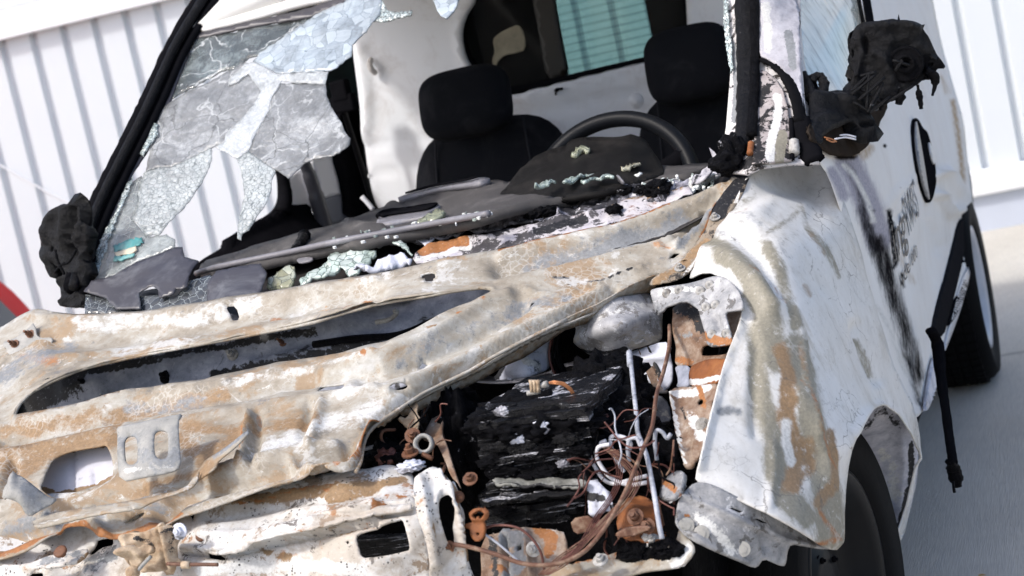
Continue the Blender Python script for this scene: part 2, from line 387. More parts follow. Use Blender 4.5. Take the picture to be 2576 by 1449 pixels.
def glass(name, tint, alpha, cell=0, line=(.03, .04, .04), lw=.05, cellmix=0, spots=0, rough=.15, grime=.3, cellcol=None, var=1.35, crack=0, spec=.7):
    """broken laminated glass: part see-through, part crazed"""
    s = NT(name); col = s.ramp(s.math('ADD', s.math('MULTIPLY', s.noise(7, 8, .72, .6), .7), s.math('MULTIPLY', s.noise(60, 6, .7), .3)), [(.34, tuple(x*.45 for x in tint)), (.5, tint), (.66, tuple(min(1, x*var) for x in tint))]); al = s.math('ADD', alpha-grime*.5, s.math('MULTIPLY', s.noise(11, 8, .7, .6), grime))
    if crack:
        cv_ = s.n.new('ShaderNodeVectorMath'); cv_.operation = 'ADD'; cn_ = s.n.new('ShaderNodeTexNoise'); cn_.inputs['Scale'].default_value = 9; cn_.inputs['Detail'].default_value = 6; s.L(s.co, cn_.inputs['Vector'])
        cs_ = s.n.new('ShaderNodeVectorMath'); cs_.operation = 'SCALE'; s.L(cn_.outputs['Color'], cs_.inputs[0]); cs_.inputs[3].default_value = .16; s.L(s.co, cv_.inputs[0]); s.L(cs_.outputs[0], cv_.inputs[1])
        ck_ = s.math('MULTIPLY', s.step(s.vor(crack, 'DISTANCE_TO_EDGE', 0, cv_.outputs[0]), .022, .006), s.step(s.noise(13, 4), .42, .55)); col = s.mix(s.math('MULTIPLY', ck_, .8), col, (.62, .64, .64)); dk_ = s.math('MULTIPLY', s.step(s.vor(crack*.7, 'DISTANCE_TO_EDGE', 0, cv_.outputs[0]), .012, .003), .8); col = s.mix(dk_, col, (.05, .055, .055))
    nrm = s.noise(160, 3)
    if cell:
        d = s.n.new('ShaderNodeVectorMath'); d.operation = 'ADD'; nn = s.n.new('ShaderNodeTexNoise'); nn.inputs['Scale'].default_value = cell*.5; s.L(s.co, nn.inputs['Vector'])
        sc2 = s.n.new('ShaderNodeVectorMath'); sc2.operation = 'SCALE'; s.L(nn.outputs['Color'], sc2.inputs[0]); sc2.inputs[3].default_value = .9/cell; s.L(s.co, d.inputs[0]); s.L(sc2.outputs[0], d.inputs[1])
        e = s.vor(cell, 'DISTANCE_TO_EDGE', 0, d.outputs[0]); r = s.vor(cell, 'F1', 1, d.outputs[0]); sep = s.n.new('ShaderNodeSeparateColor'); s.L(r, sep.inputs[0])
        if cellcol: col = s.mix(s.math('MULTIPLY', s.step(sep.outputs[0], .35, .8), cellmix), col, cellcol)
        al = s.math('ADD', al, s.math('MULTIPLY', s.math('SUBTRACT', sep.outputs[1], .5), cellmix*.5))
        k = s.step(e, lw, lw*.3); col = s.mix(k, col, line); al = s.math('MAXIMUM', al, s.math('MULTIPLY', k, .85)); nrm = s.math('ADD', s.math('MULTIPLY', sep.outputs[2], 1.0), s.math('MULTIPLY', e, 2))
    if spots:
        k = s.step(s.vor(spots, 'F1'), .38, .30); col = s.mix(s.math('MULTIPLY', k, .8), col, (.75, .8, .84)); al = s.math('MAXIMUM', al, s.math('MULTIPLY', k, .9))
    al = s.math('MINIMUM', s.math('MAXIMUM', al, .02), 1)
    b = s.bsdf(col, rough, 0, s.bump(nrm, .35, .003), spec); t = s.n.new('ShaderNodeBsdfTransparent'); m = s.n.new('ShaderNodeMixShader')
    s.L(al, m.inputs[0]); s.t.links.new(t.outputs[0], m.inputs[1]); s.t.links.new(b, m.inputs[2])
    return s.done(m.outputs[0])

# ------------------------------------------------------------------ palette of materials
M_hood = burnt('hood_steel', [(.16, .15, .135), (.26, .225, .175), (.335, .30, .245), (.40, .38, .335), (.53, .525, .505)], sc=6, mid=30, rust=.10, lo=.36, hi=.64, bump=.4, lace=75, soft=.25, layers=[((.30, .21, .125), 5, .515, .07), ((.54, .53, .505), 9, .575, .05), ((.21, .20, .19), 13, .625, .03), ((.56, .545, .51), 26, .62, .03), ((.36, .24, .14), 17, .63, .02)], stretch=(.85, 1.1, 1.1))
M_bracket = burnt('grey_bracket_steel', [(.15, .15, .145), (.26, .26, .25), (.35, .34, .315), (.46, .455, .44)], sc=9, mid=40, rust=.05, bump=.25)
M_beam = burnt('ash_white_steel', [(.24, .19, .14), (.48, .44, .39), (.60, .585, .56), (.66, .655, .64)], sc=9, mid=45, rust=.12, speck=1, lo=.34, hi=.6, bump=.4, layers=[((.44, .39, .33), 6, .50, .08), ((.26, .19, .13), 10, .565, .03), ((.11, .095, .085), 22, .60, .02), ((.33, .17, .08), 14, .60, .03)])
M_fender = burnt('fender_ash_paint', [(.42, .40, .36), (.60, .59, .565), (.68, .675, .66)], sc=5, mid=28, cracks=11, lo=.35, hi=.6, bump=.18, rough=.5, soft=.55, lace=40, stretch=(1.5, 1.1, .55), layers=[((.50, .48, .435), 7, .56, .10), ((.36, .34, .30), 18, .64, .03)], stains=('grey', 'olive', 'brown', 'white', 'rust', 'soot'))
M_rustpanel = burnt('rust_panel', [(.05, .035, .028), (.17, .095, .055), (.30, .23, .175), (.50, .475, .45)], sc=14, mid=50, rust=.12, stains=('white', 'rust', 'soot', 'grey'))
M_orange = burnt('orange_rust', [(.07, .025, .012), (.22, .075, .022), (.34, .14, .045)], sc=14, mid=40, stains=('white', 'soot'))
M_flange = burnt('flange_steel', [(.09, .075, .06), (.20, .155, .11), (.30, .25, .19), (.44, .41, .37)], sc=10, mid=45, rust=.12, layers=[((.02, .018, .017), 16, .56, .02)])
M_greyspeck = burnt('speckled_zinc', [(.11, .115, .125), (.22, .225, .235), (.32, .32, .325), (.46, .46, .465)], sc=14, mid=70, rust=.04, lo=.36, hi=.64, stains=('white', 'soot', 'rust'), layers=[((.52, .52, .53), 20, .60, .02), ((.10, .095, .09), 28, .57, .02)])
M_cover = burnt('cover_zinc', [(.14, .14, .145), (.28, .28, .29), (.42, .42, .43), (.54, .54, .55)], sc=12, mid=60, stains=('white', 'soot'), layers=[((.16, .15, .14), 24, .545, .02), ((.30, .27, .22), 9, .55, .05), ((.62, .62, .63), 40, .58, .02)])
M_blue = burnt('blue_grey_steel', [(.09, .10, .125), (.20, .22, .27), (.34, .36, .43), (.50, .52, .58)], sc=7, mid=40, rust=0, soot=.12, stains=('soot', 'white', 'rust'))
M_bluepale = burnt('pale_blue_ash', [(.36, .38, .45), (.55, .57, .65), (.70, .71, .77)], sc=9, mid=50, soot=.08, stains=('soot', 'white'))
M_liner = burnt('wheelhouse_ash', [(.20, .21, .26), (.36, .37, .43), (.55, .55, .60), (.7, .7, .73)], sc=10, mid=40, stains=('soot', 'white'))
M_pillar = burnt('pillar_mottle', [(.34, .32, .31), (.55, .53, .53), (.66, .65, .66)], sc=10, mid=45, flake=((.03, .025, .024), .535), stains=('soot', 'grey', 'brown', 'white', 'olive'))
M_pillar2 = burnt('pillar_scorched', [(.20, .19, .21), (.42, .41, .44), (.60, .59, .62)], sc=11, mid=50, stains=('soot', 'grey', 'white', 'olive'))
M_body = burnt('van_white_paint', [(.60, .58, .55), (.70, .685, .66), (.73, .725, .71)], sc=2.2, mid=7, rough=.4, bump=.02, lo=.3, hi=.6, soft=.95, grit=0, stains=('lav', 'char', 'tan', 'soot', 'white'), spec=0)
M_ash = burnt('ash_debris', [(.02, .02, .025), (.14, .135, .16), (.34, .335, .39), (.56, .555, .61)], sc=16, mid=60, lo=.38, hi=.62, layers=[((.008, .008, .010), 14, .475, .025), ((.62, .62, .66), 30, .60, .02)], stains=('white', 'rust', 'soot', 'brown'), bump=.8)
M_scuttle = burnt('scuttle_steel', [(.30, .28, .32), (.48, .455, .47), (.60, .58, .57)], sc=12, mid=50, layers=[((.19, .11, .085), 9, .58, .05), ((.42, .40, .47), 12, .55, .04), ((.013, .011, .012), 13, .515, .015)], stains=('white', 'rust', 'soot', 'brown'))
M_char = charred('char', .05, .4); M_charash = charred('char_ash', .28, .35, 70)
M_battery = charred('char_layers', .48, .2, 30, (.45, .45, 11), .25); M_mirror = charred('char_mirror', .12, .36, 50, None, .2)
M_black = plain('black_trim', (.007, .007, .0085), .5, .4, spec=0); M_rubber = plain('rubber', (.006, .006, .007), .62, .3, 60, .3, spec=.02)
M_seal = charred('seal', .16, .4, 40, None, .15)
M_dash = plain('dash_plastic', (.075, .071, .070), .55, .2, 120, .35, dust=((.17, .16, .155), .8), spec=.1); M_dashl = plain('dash_lip', (.17, .165, .18), .45, .35, 40, .3, dust=((.4, .4, .44), .6))
M_dome = plain('dash_dome', (.011, .0105, .0105), .45, .3, 90, .4, dust=((.045, .04, .036), .6), spec=.06)
M_seat = plain('seat_cloth', (.0065, .0072, .0098), .85, .25, 200, .5, spec=.1, dust=((.022, .022, .025), .7)); M_bulk = plain('bulkhead_paint', (.76, .78, .81), .5, .05, 3, .03, dust=((.42, .38, .36), .4))
M_cream = plain('bounce_cream', (.52, .49, .47), .55, .08, 3, .03)
M_wall = plain('wall_sheet', (.60, .635, .665), .5, .05, 1.2, .02); M_walltrim = plain('wall_trim', (.74, .75, .77), .5, .04, 2, .03)
M_plinth = plain('plinth', (.50, .54, .62), .6, .06, 3, .05)
M_tyre = plain('tyre_rubber', (.005, .005, .0055), .7, .3, 40, .3, spec=.08); M_rim = plain('black_rim', (.008, .0085, .0095), .38, .3, 20, .05, spec=.1); M_hub = plain('hubcap_grey', (.38, .40, .44), .35, .35, 8, .05)
M_copper = plain('burnt_copper', (.13, .05, .038), .45, .45, 70, .2, .35); M_copperb = plain('bright_copper', (.50, .21, .09), .4, .3, 90, .2, .5)
M_rustrod = burnt('rust_rod', [(.06, .03, .022), (.14, .065, .04), (.36, .27, .19)], sc=25, mid=80, stains=())
M_pipe = burnt('grey_pipe', [(.16, .17, .19), (.36, .38, .43), (.6, .61, .66)], sc=30, mid=90, stains=())
M_wpipe = burnt('white_pipe', [(.45, .45, .48), (.66, .66, .70), (.74, .74, .78)], sc=30, mid=80, stains=())
M_bolt = burnt('bolt_steel', [(.14, .12, .10), (.34, .33, .31), (.55, .54, .52)], sc=60, mid=120, stains=()); M_rbolt = burnt('rust_bolt', [(.07, .032, .02), (.20, .085, .04)], sc=60, mid=120, stains=())
M_red = plain('red_car_paint', (.52, .012, .015), .4, .1, 5, 0, spec=.2); M_carglass = plain('car_glass', (.05, .055, .065), .12, .1, 3, 0, spec=.7)
M_shard = glass('shard_glass', (.50, .60, .55), .72, 55, (.12, .16, .14), .06, .6, rough=.25, grime=.3, cellcol=(.75, .82, .78))
M_wchip = plain('paint_flake', (.72, .74, .72), .5, .15, 30, .2)

# ------------------------------------------------------------------ ground
def ground_mat():
    s = NT('brushed_concrete')
    v = s.mapping((70, 1.6, 1), (0, 0, R(-8))); br = s.noise(6, 4, .65, .1, v); big = s.noise(.9, 7, .65, .5); sp = s.noise(5, 8, .7, .4)
    col = s.ramp(big, [(.3, (.50, .47, .41)), (.5, (.58, .55, .485)), (.7, (.66, .63, .57))])
    col = s.mix(s.math('MULTIPLY', s.step(br, .42, .62), .45), col, (.36, .35, .335))
    col = s.mix(s.math('MULTIPLY', s.step(sp, .61, .72), .5), col, (.30, .25, .22))
    col = s.mix(s.step(s.noise(8, 3, .4, 0, s.mapping((1, 1, 1), (0, 0, 2))), .775, .785), col, (.45, .28, .08))
    # a sawn joint parallel to the wall
    wv = s.n.new('ShaderNodeSeparateXYZ'); s.L(s.mapping((1, 1, 1), (0, 0, R(-8.5))), wv.inputs[0])
    j = s.math('ABSOLUTE', s.math('SUBTRACT', wv.outputs[1], 2.78)); col = s.mix(s.math('MULTIPLY', s.step(j, .03, .008), .45), col, (.12, .12, .12))
    return s.done(s.bsdf(col, .78, 0, s.bump(s.math('ADD', br, s.math('MULTIPLY', sp, .4)), .6, .006), .3))
bm = bmesh.new(); bmesh.ops.create_grid(bm, x_segments=2, y_segments=2, size=60)
tag(bmlink('ground', bm, ground_mat()), 'pale brushed concrete yard under the burnt van', 'ground', kind='structure')

# ------------------------------------------------------------------ ribbed metal building behind
WY = .148606956
wd = np.array([math.cos(WY), math.sin(WY), 0]); wn = np.array([math.sin(WY), -math.cos(WY), 0])
W0 = P(2500, 577, 'z', 0.0)         # foot of the wall
def wpt(s, o, z): return W0 + wd*s + wn*o + np.array([0, 0, z])
wall = empty('ribbed_metal_wall', wpt(-2.5, 0, 0)); tag(wall, 'white ribbed sheet metal wall of the building behind the van', 'wall')
def wbox(name, s0, s1, o0, o1, z0, z1, mat, bev=.004):
    bm = bmesh.new(); vs = [bm.verts.new(wpt(s, o, z)) for s in (s0, s1) for o in (o0, o1) for z in (z0, z1)]
    for f in ((0, 1, 3, 2), (4, 6, 7, 5), (0, 4, 5, 1), (2, 3, 7, 6), (0, 2, 6, 4), (1, 5, 7, 3)): bm.faces.new([vs[i] for i in f])
    return bmlink(name, bm, mat, wall, False, bev)
zb = .40; zt = onplane(130, 72, wn, W0)[2]
def rib_sheet(z0, z1):
    bm = bmesh.new(); pitch = RIB; 
    lo = []; hi = []; n = int(9/pitch)+40
    s = -6.9 + RIBO - 40*pitch
    pts = []
    for i in range(n):
        for a, o in ((0, 0), (pitch-.055, 0), (pitch-.040, -.034), (pitch-.014, -.034)): pts.append((s+i*pitch+a, o))
    for s_, o in pts: lo.append(bm.verts.new(wpt(s_, o, z0))); hi.append(bm.verts.new(wpt(s_, o, z1)))
    for i in range(len(lo)-1): bm.faces.new((lo[i], lo[i+1], hi[i+1], hi[i]))
    return bm
_a = onplane(2462, 300, wn, W0); _b = onplane(2565, 300-30, wn, W0)
RIB = abs(float(np.dot(_b-_a, wd)))*.92
RIBO = (float(np.dot(_a-W0, wd))+6.9) % RIB + .025 - RIB
print('RIB pitch', RIB, 'W0', W0, 'trim z', zt, 'ledge', onplane(2462, 418, wn, W0), onplane(2470, 492, wn, W0))
zl1 = onplane(2500, 420, wn, W0)[2]; zl0 = onplane(2500, 485, wn, W0)[2]
bmlink('cladding', rib_sheet(zl1-.02, 4.2), M_wall, wall)
wbox('top_trim', -16, 2.4, .005, .07, zt, zt+.16, M_walltrim); wbox('upper_band', -16, 2.4, .003, .05, zt+.165, 4.3, M_wall)
wbox('base_rail', -16, 2.4, -.02, .055, zl0, zl1, M_walltrim, .012); wbox('plinth', -16, 2.4, -.3, .01, -.02, zl0-.004, M_plinth)
_e1 = onplane(0, 415, wn, W0+wn*.01); _e2 = onplane(232, 540, wn, W0+wn*.01)
tube('cable', wall, [_e1-(_e2-_e1)*1.5, _e1, (_e1+_e2)/2-np.array([0, 0, .01]), _e2, _e2+(_e2-_e1)*1.2], .006, M_walltrim, 6)

# ------------------------------------------------------------------ red car beyond the far corner
CY = 1.50; FAR = CY+1.58
_a, _b = P(0, 690, 'y', FAR), P(93, 786, 'y', FAR)      # its sloping tail pillar
car = empty('parked_red_car', (_b[0]-1.9, CY+.8, 0)); tag(car, 'red car with grey window behind the burnt van, cut off by the photo edge', 'car')
_t = np.array([_b[0]-_a[0], _b[2]-_a[2]]); _t /= np.linalg.norm(_t)
tx = lambda z: _b[0]+_t[0]/_t[1]*(z-_b[2])            # tail line
prof = [(tx(.8)-3.75, .34), (tx(.8)-3.8, .6), (tx(.8)-3.5, .80), (tx(.8)-2.7, .92), (tx(.8)-1.75, 1.36), (tx(.8)-1.0, 1.42), (tx(1.36)-.12, 1.38), (tx(1.30), 1.30), (tx(1.0), 1.0), (tx(.8), .80), (tx(.8)+.10, .62), (tx(.8)+.10, .40), (tx(.8), .30)]
def car_body():
    pr = crm([(a, 0, b) for a, b in prof], 4); bm = bmesh.new(); rows = []
    for yy, ins in ((0, .05), (.03, .012), (.2, 0), (1.4, 0), (1.57, .012), (1.6, .05)):
        rows.append([bm.verts.new((q[0]-ins*(1 if q[0] > prof[5][0] else -1)*.5, CY+yy+(.14*max(0, (q[2]-.9)/.5) if yy < .8 else -.14*max(0, (q[2]-.9)/.5)), q[2]-ins*.4)) for q in pr])
    for r0, r1 in zip(rows[:-1], rows[1:]):
        for i in range(len(pr)-1): bm.faces.new((r0[i], r0[i+1], r1[i+1], r1[i]))
    bm.faces.new(rows[0][::-1]); bm.faces.new(rows[-1]); return bm
bmlink('body', car_body(), M_red, car, False, .012)
def car_win(pts):
    bm = bmesh.new(); a = [bm.verts.new((x, CY-.012+.14*max(0, (z-.9)/.5), z)) for x, z in pts]; b = [bm.verts.new(v.co+Vector((0, .03, 0))) for v in a]
    bm.faces.new(a); bm.faces.new(b[::-1]); n = len(a)
    for i in range(n): bm.faces.new((a[i], a[(i+1) % n], b[(i+1) % n], b[i]))
    return bm
tw = bmesh.new(); q_ = []
for z, y in ((.70, CY+.16), (.70, FAR-.15), (1.0, FAR-.165), (1.27, FAR-.23), (1.27, CY+.24)): q_.append((tx(z)+.012, y, z+.006))
a_ = [tw.verts.new(q) for q in q_]; b_ = [tw.verts.new((q[0]-.05, q[1], q[2]-.03)) for q in q_]; tw.faces.new(a_); tw.faces.new(b_[::-1])
for i in range(5): tw.faces.new((a_[i], a_[(i+1) % 5], b_[(i+1) % 5], b_[i]))
bmlink('rear_window', tw, M_carglass, car)
bmlink('side_window', car_win([(tx(.72)-.055, .72), (tx(.86)-.05, .86), (tx(1.0)-.05, 1.0), (tx(1.26)-.06, 1.26), (tx(1.3)-.3, 1.31), (tx(1.3)-.9, 1.33), (tx(1.3)-1.5, 1.28), (tx(1.3)-1.9, .9), (tx(.9)-1.6, .74)]), M_carglass, car)
for wx in (-.75, -3.1):
    cw = (tx(.8)+wx, CY+.10, .31); bm = bmesh.new(); lathe(bm, [(.2, -.1), (.29, -.1), (.31, -.06), (.31, .06), (.29, .1), (.2, .1)], cw, (0, 1, 0), 28); wh = bmlink('wheel', bm, M_tyre, car, True)
    bm = bmesh.new(); lathe(bm, [(.02, -.115), (.19, -.112), (.205, -.1), (.2, -.05)], cw, (0, 1, 0), 24); bmlink('rim', bm, M_hub, wh, True)

# ================================================================== THE VAN
van = empty('burnt_van', (0, 1.0, 0)); tag(van, 'white panel van with its whole front burnt out and windscreen broken', 'van')
# ------------------------------------------------------------------ bonnet: what is left of its inner panel
hood_ctrl = [(-60, 850, 'y', -.12), (102, 777, 'y', -.10), (340, 778, 'y', -.13), (600, 755, 'y', -.145), (943, 683, 'y', -.15), (1258, 629, 'y', -.12), (1531, 567, 'y', -.06), (1840, 446, 'y', .02), (1780, 560, 'y', -.05),
    (85, 991, 'y', -.40), (340, 903, 'y', -.30), (656, 844, 'y', -.28), (939, 773, 'y', -.26), (1208, 731, 'y', -.25), (1430, 690, 'y', -.19), (1640, 692, 'y', -.17),
    (40, 1055, 'y', -.46), (300, 1010, 'y', -.45), (566, 952, 'y', -.43), (943, 878, 'y', -.42), (1074, 822, 'y', -.37), (1400, 790, 'y', -.30), (1427, 806, 'y', -.31),
    (0, 1180, 'y', -.62), (340, 1138, 'y', -.61), (792, 1053, 'y', -.58), (1122, 962, 'y', -.47), (1244, 898, 'y', -.41),
    (0, 1408, 'y', -.80), (44, 1399, 'y', -.80), (260, 1357, 'y', -.81), (428, 1319, 'y', -.80), (700, 1225, 'y', -.76), (897, 1191, 'y', -.72), (952, 1066, 'y', -.60), (-60, 1100, 'y', -.5)]
HOOD = Surf(hood_ctrl)
print('hood z', [tuple(round(float(x), 2) for x in HOOD.p(*q[:2])) for q in hood_ctrl[::4]])
hood_out = [(-70, 870), (-50, 845), (0, 824)] + c('D', [(60, 300), (130, 265), (180, 260), (250, 276), (340, 292), (450, 284), (650, 268), (800, 245), (1000, 215), (1200, 180), (1400, 145), (1667, 95)]) + c('L', [(0, 1035), (400, 925), (900, 830), (1200, 730), (1500, 610), (1700, 545), (1880, 455), (1930, 420), (1968, 435), (1960, 465), (1890, 530), (1810, 600), (1760, 700), (1730, 800), (1655, 950), (1550, 1080), (1450, 1170), (1330, 1240), (1200, 1262)]) + \
    c('E', [(1400, 195), (1300, 235), (1230, 265), (1150, 310), (1080, 350), (1000, 392), (900, 442), (800, 492), (700, 545), (600, 605), (500, 652), (400, 702), (300, 770), (220, 822), (180, 862), (160, 912), (150, 980), (128, 1026), (60, 1040), (0, 1036)]) + \
    [(838, 1189), (792, 1198), (680, 1222), (594, 1250)] + c('D', [(900, 1165), (800, 1195), (740, 1225), (650, 1260), (560, 1262), (500, 1285), (460, 1290), (430, 1270), (410, 1245), (370, 1225), (300, 1225), (250, 1245), (200, 1280), (150, 1320), (100, 1345), (0, 1377)]) + [(-60, 1425), (-80, 1200)]
slot = c('D', [(68, 752), (82, 712), (110, 675), (150, 640), (230, 597), (300, 567), (400, 530), (600, 485), (900, 428), (1160, 380), (1400, 332)]) + c('E', [(200, 340), (400, 308), (530, 284), (640, 270), (686, 274), (694, 288), (650, 315), (560, 347), (480, 382), (420, 421), (340, 466), (280, 496), (200, 512)]) + c('D', [(1300, 512), (1000, 570), (700, 626), (400, 690), (170, 736)])
torn = c('D', [(228, 935), (280, 905), (330, 888), (400, 876), (470, 865), (492, 905), (500, 950), (500, 1000), (488, 1022), (400, 1052), (330, 1078), (290, 1100), (240, 1106), (205, 1085), (178, 1060), (195, 1020), (205, 980)])
holes = [slot, torn, c('D', [(1003, 256), (1050, 250), (1056, 284), (1020, 287), (1016, 270)]), c('E', [(398, 205), (452, 196), (456, 218), (446, 221), (448, 231), (414, 234), (412, 220), (400, 222)]), c('D', [(75, 892), (90, 862), (176, 845), (160, 872)]), c('D', [(1415, 632), (1425, 606), (1530, 590), (1522, 615)]),
    c('E', [(266, 690), (290, 675), (325, 670), (345, 673), (330, 685), (295, 692)]), c('D', [(546, 1213), (570, 1192), (610, 1170), (642, 1160), (630, 1180), (590, 1205)]), c('M', [(193, 1030), (205, 995), (235, 965), (310, 938), (366, 944), (366, 985), (320, 1025), (240, 1066), (200, 1068)]),
    c('L', [(1633, 722), (1660, 692), (1690, 690), (1662, 724)]), c('L', [(1392, 1108), (1440, 1062), (1495, 1058), (1440, 1104)]), c('E', [(385, 560), (400, 545), (420, 547), (405, 562)]), c('E', [(836, 325), (850, 318), (868, 318), (855, 328)]), c('D', [(190, 575), (210, 568), (238, 570), (220, 582)]), c('D', [(776, 706), (795, 698), (820, 697), (800, 708)])]
r_ = []
def rel(f, pts, wd, ht): r_.append((c(f, pts), wd, ht))
r_.append(([(q[0], q[1]) for q in slot]+[slot[0]], 14, .007))
rel('D', [(150, 300), (340, 318), (650, 295), (1000, 245), (1400, 175), (1667, 125)], 9, .008)
rel('D', [(250, 400), (450, 400), (800, 350), (1200, 275), (1667, 190)], 26, -.012)
rel('D', [(150, 480), (350, 470), (700, 420), (1200, 340), (1667, 255)], 9, .006)
rel('L', [(0, 1085), (400, 975), (900, 880), (1250, 770), (1600, 640), (1850, 500)], 10, .009)
rel('L', [(0, 1190), (500, 1070), (1000, 960), (1400, 830), (1600, 750)], 26, -.014)
rel('L', [(0, 1300), (450, 1190), (1000, 1060), (1400, 940)], 12, .006)
rel('L', [(1500, 900), (1600, 780), (1750, 640), (1880, 500)], 12, -.012); rel('L', [(1450, 1000), (1620, 860), (1740, 700), (1900, 500)], 8, .009)
rel('E', [(0, 620), (200, 560), (420, 470), (640, 340), (760, 290)], 13, .012); rel('E', [(150, 640), (400, 560), (640, 440), (820, 330)], 16, -.014); rel('E', [(250, 690), (500, 590), (720, 480), (950, 370), (1150, 270)], 10, .009)
rel('E', [(170, 830), (330, 720), (600, 580), (900, 420), (1200, 280)], 9, -.016)
rel('D', [(0, 800), (250, 745), (600, 660), (1000, 600), (1400, 530), (1667, 470)], 9, .008); rel('D', [(0, 850), (300, 790), (700, 700), (1000, 660), (1400, 585), (1667, 520)], 12, -.010)
rel('D', [(0, 910), (200, 870), (500, 800)], 8, .007); rel('D', [(830, 760), (1100, 700), (1400, 660), (1667, 600)], 9, .006)
rel('D', [(1110, 740), (1090, 830), (1085, 950)], 11, .013); rel('D', [(1430, 690), (1400, 790), (1380, 900)], 12, .010); rel('D', [(1380, 690), (1340, 820)], 8, -.008); rel('D', [(1150, 740), (1140, 860), (1120, 960)], 10, -.010)
rel('D', [(60, 950), (30, 1030), (0, 1080)], 10, -.02); rel('D', [(920, 1010), (1100, 960), (1300, 910), (1500, 880)], 14, .014); rel('D', [(950, 1060), (1150, 1010), (1350, 960), (1560, 900)], 14, -.016); rel('D', [(1300, 960), (1420, 1000), (1560, 980), (1620, 860), (1667, 770)], 12, .014)
rel('D', [(720, 1170), (800, 1100), (960, 1040)], 22, -.018); rel('D', [(470, 1270), (430, 1210), (350, 1180)], 14, .012); rel('D', [(500, 1190), (600, 1140), (720, 1100)], 12, .010); rel('D', [(230, 1165), (420, 1110), (620, 1065)], 20, -.016); rel('D', [(0, 1290), (120, 1240), (230, 1210)], 22, -.02)
rel('D', [(380, 680), (440, 620), (600, 560)], 6, .0); rel('D', [(560, 760), (470, 860)], 7, .004)
st = []
def sn(a, f, pts, wd, k=1): st.append((a, c(f, pts), wd, k))
for a in ([(0, 905), (300, 830), (520, 780)], [(820, 790), (1100, 800), (1400, 760)]): sn('brown', 'D', a, 26, .62)
sn('brown', 'D', [(0, 880), (60, 1000), (200, 900), (500, 840)], 40, .72); sn('brown', 'D', [(800, 850), (900, 930), (1040, 850), (1100, 780)], 34, .7); sn('brown', 'D', [(560, 640), (300, 700), (100, 760)], 18, .6)
sn('rust', 'D', [(0, 1350), (120, 1310), (230, 1235), (380, 1225), (430, 1270), (500, 1280), (600, 1250), (720, 1210), (800, 1175)], 11, .95); sn('rust', 'D', [(1500, 985), (1600, 930), (1630, 850), (1700, 760)], 9, .8)
sn('brown', 'D', [(0, 820), (300, 760), (700, 690), (1000, 640)], 20, .6); sn('brown', 'D', [(560, 1060), (820, 1010), (1100, 960)], 20, .6); sn('rust', 'D', [(1060, 950), (1085, 880), (1080, 780)], 8, .75); sn('rust', 'D', [(1200, 290), (1400, 290), (1667, 250)], 10, .6); sn('rust', 'D', [(100, 470), (250, 500)], 22, .55)
sn('rust', 'L', [(0, 1040), (400, 935), (900, 838), (1200, 738), (1400, 660)], 5, .9); sn('rust', 'L', [(1660, 930), (1740, 780), (1800, 620)], 8, .9); sn('rust', 'E', [(200, 840), (180, 920), (150, 1020)], 9, .8)
sn('grey', 'L', [(200, 1120), (700, 1000), (1200, 880), (1500, 760)], 30, .62); sn('grey', 'L', [(1480, 1020), (1640, 840), (1800, 600)], 14, .6); sn('grey', 'D', [(0, 560), (130, 480), (300, 420)], 40, .58); sn('grey', 'D', [(620, 740), (900, 660), (560, 700)], 18, .5); sn('grey', 'D', [(0, 1230), (200, 1180), (480, 1150), (700, 1120)], 30, .6)
sn('white', 'D', [(1200, 880), (1400, 800), (1600, 740), (1667, 700)], 38, .62); sn('white', 'D', [(350, 340), (800, 300), (1150, 235)], 22, .55); sn('white', 'D', [(1000, 600), (1300, 560), (1650, 480)], 16, .5); sn('white', 'E', [(60, 700), (250, 640), (420, 570)], 30, .5); sn('grey', 'E', [(300, 560), (600, 420), (800, 330), (1000, 300)], 26, .52)
sn('soot', 'L', [(560, 1312), (740, 1302), (860, 1290), (1000, 1232), (1150, 1192)], 3.5, .95); sn('soot', 'L', [(425, 1255), (520, 1268), (610, 1280)], 4, .85); sn('brown', 'L', [(1000, 950), (1050, 1000)], 5, .7); sn('rust', 'E', [(640, 335), (665, 330)], 5, .9); sn('rust', 'E', [(540, 385), (560, 378)], 5, .9); sn('rust', 'E', [(170, 550), (180, 560)], 7, .9); sn('brown', 'E', [(430, 440), (460, 430)], 6, .9)  # thin soot strokes paint the shade in open gaps of the plate
for k_ in (0, 1): rel('L', [(1400+(86-k_*10)*math.cos(a_/10), 985+(68-k_*8)*math.sin(a_/10)) for a_ in range(20, 84)], 3, (.004, -.003)[k_])
rel('L', [(200, 1330), (230, 1370), (360, 1400), (520, 1390), (680, 1360), (860, 1300), (1000, 1240), (1170, 1190)], 4, .006)
hood = sheet('bonnet_panel', van, hood_out, HOOD, M_hood, holes, 9.5, .0025, [(l_, w_*.9, h_*1.35) for l_, w_, h_ in r_], st, (.005, 9), 1)
def rim(name, par, px, S_, rad, mat, up=.003): return tube(name, par, [S_.p(*q)+np.array([0, -.2, 1])*up for q in px], rad, mat, 6, 2, None, .15)
rim('slot_rim', hood, slot[:22], HOOD, .0032, M_hood, .004); rim('front_hem', hood, c('E', [(128, 1024), (150, 980), (160, 914), (180, 864), (220, 824), (300, 772), (400, 704), (500, 654), (600, 607), (700, 547), (800, 494), (900, 444), (1000, 394)]), HOOD, .0032, M_hood, .002)
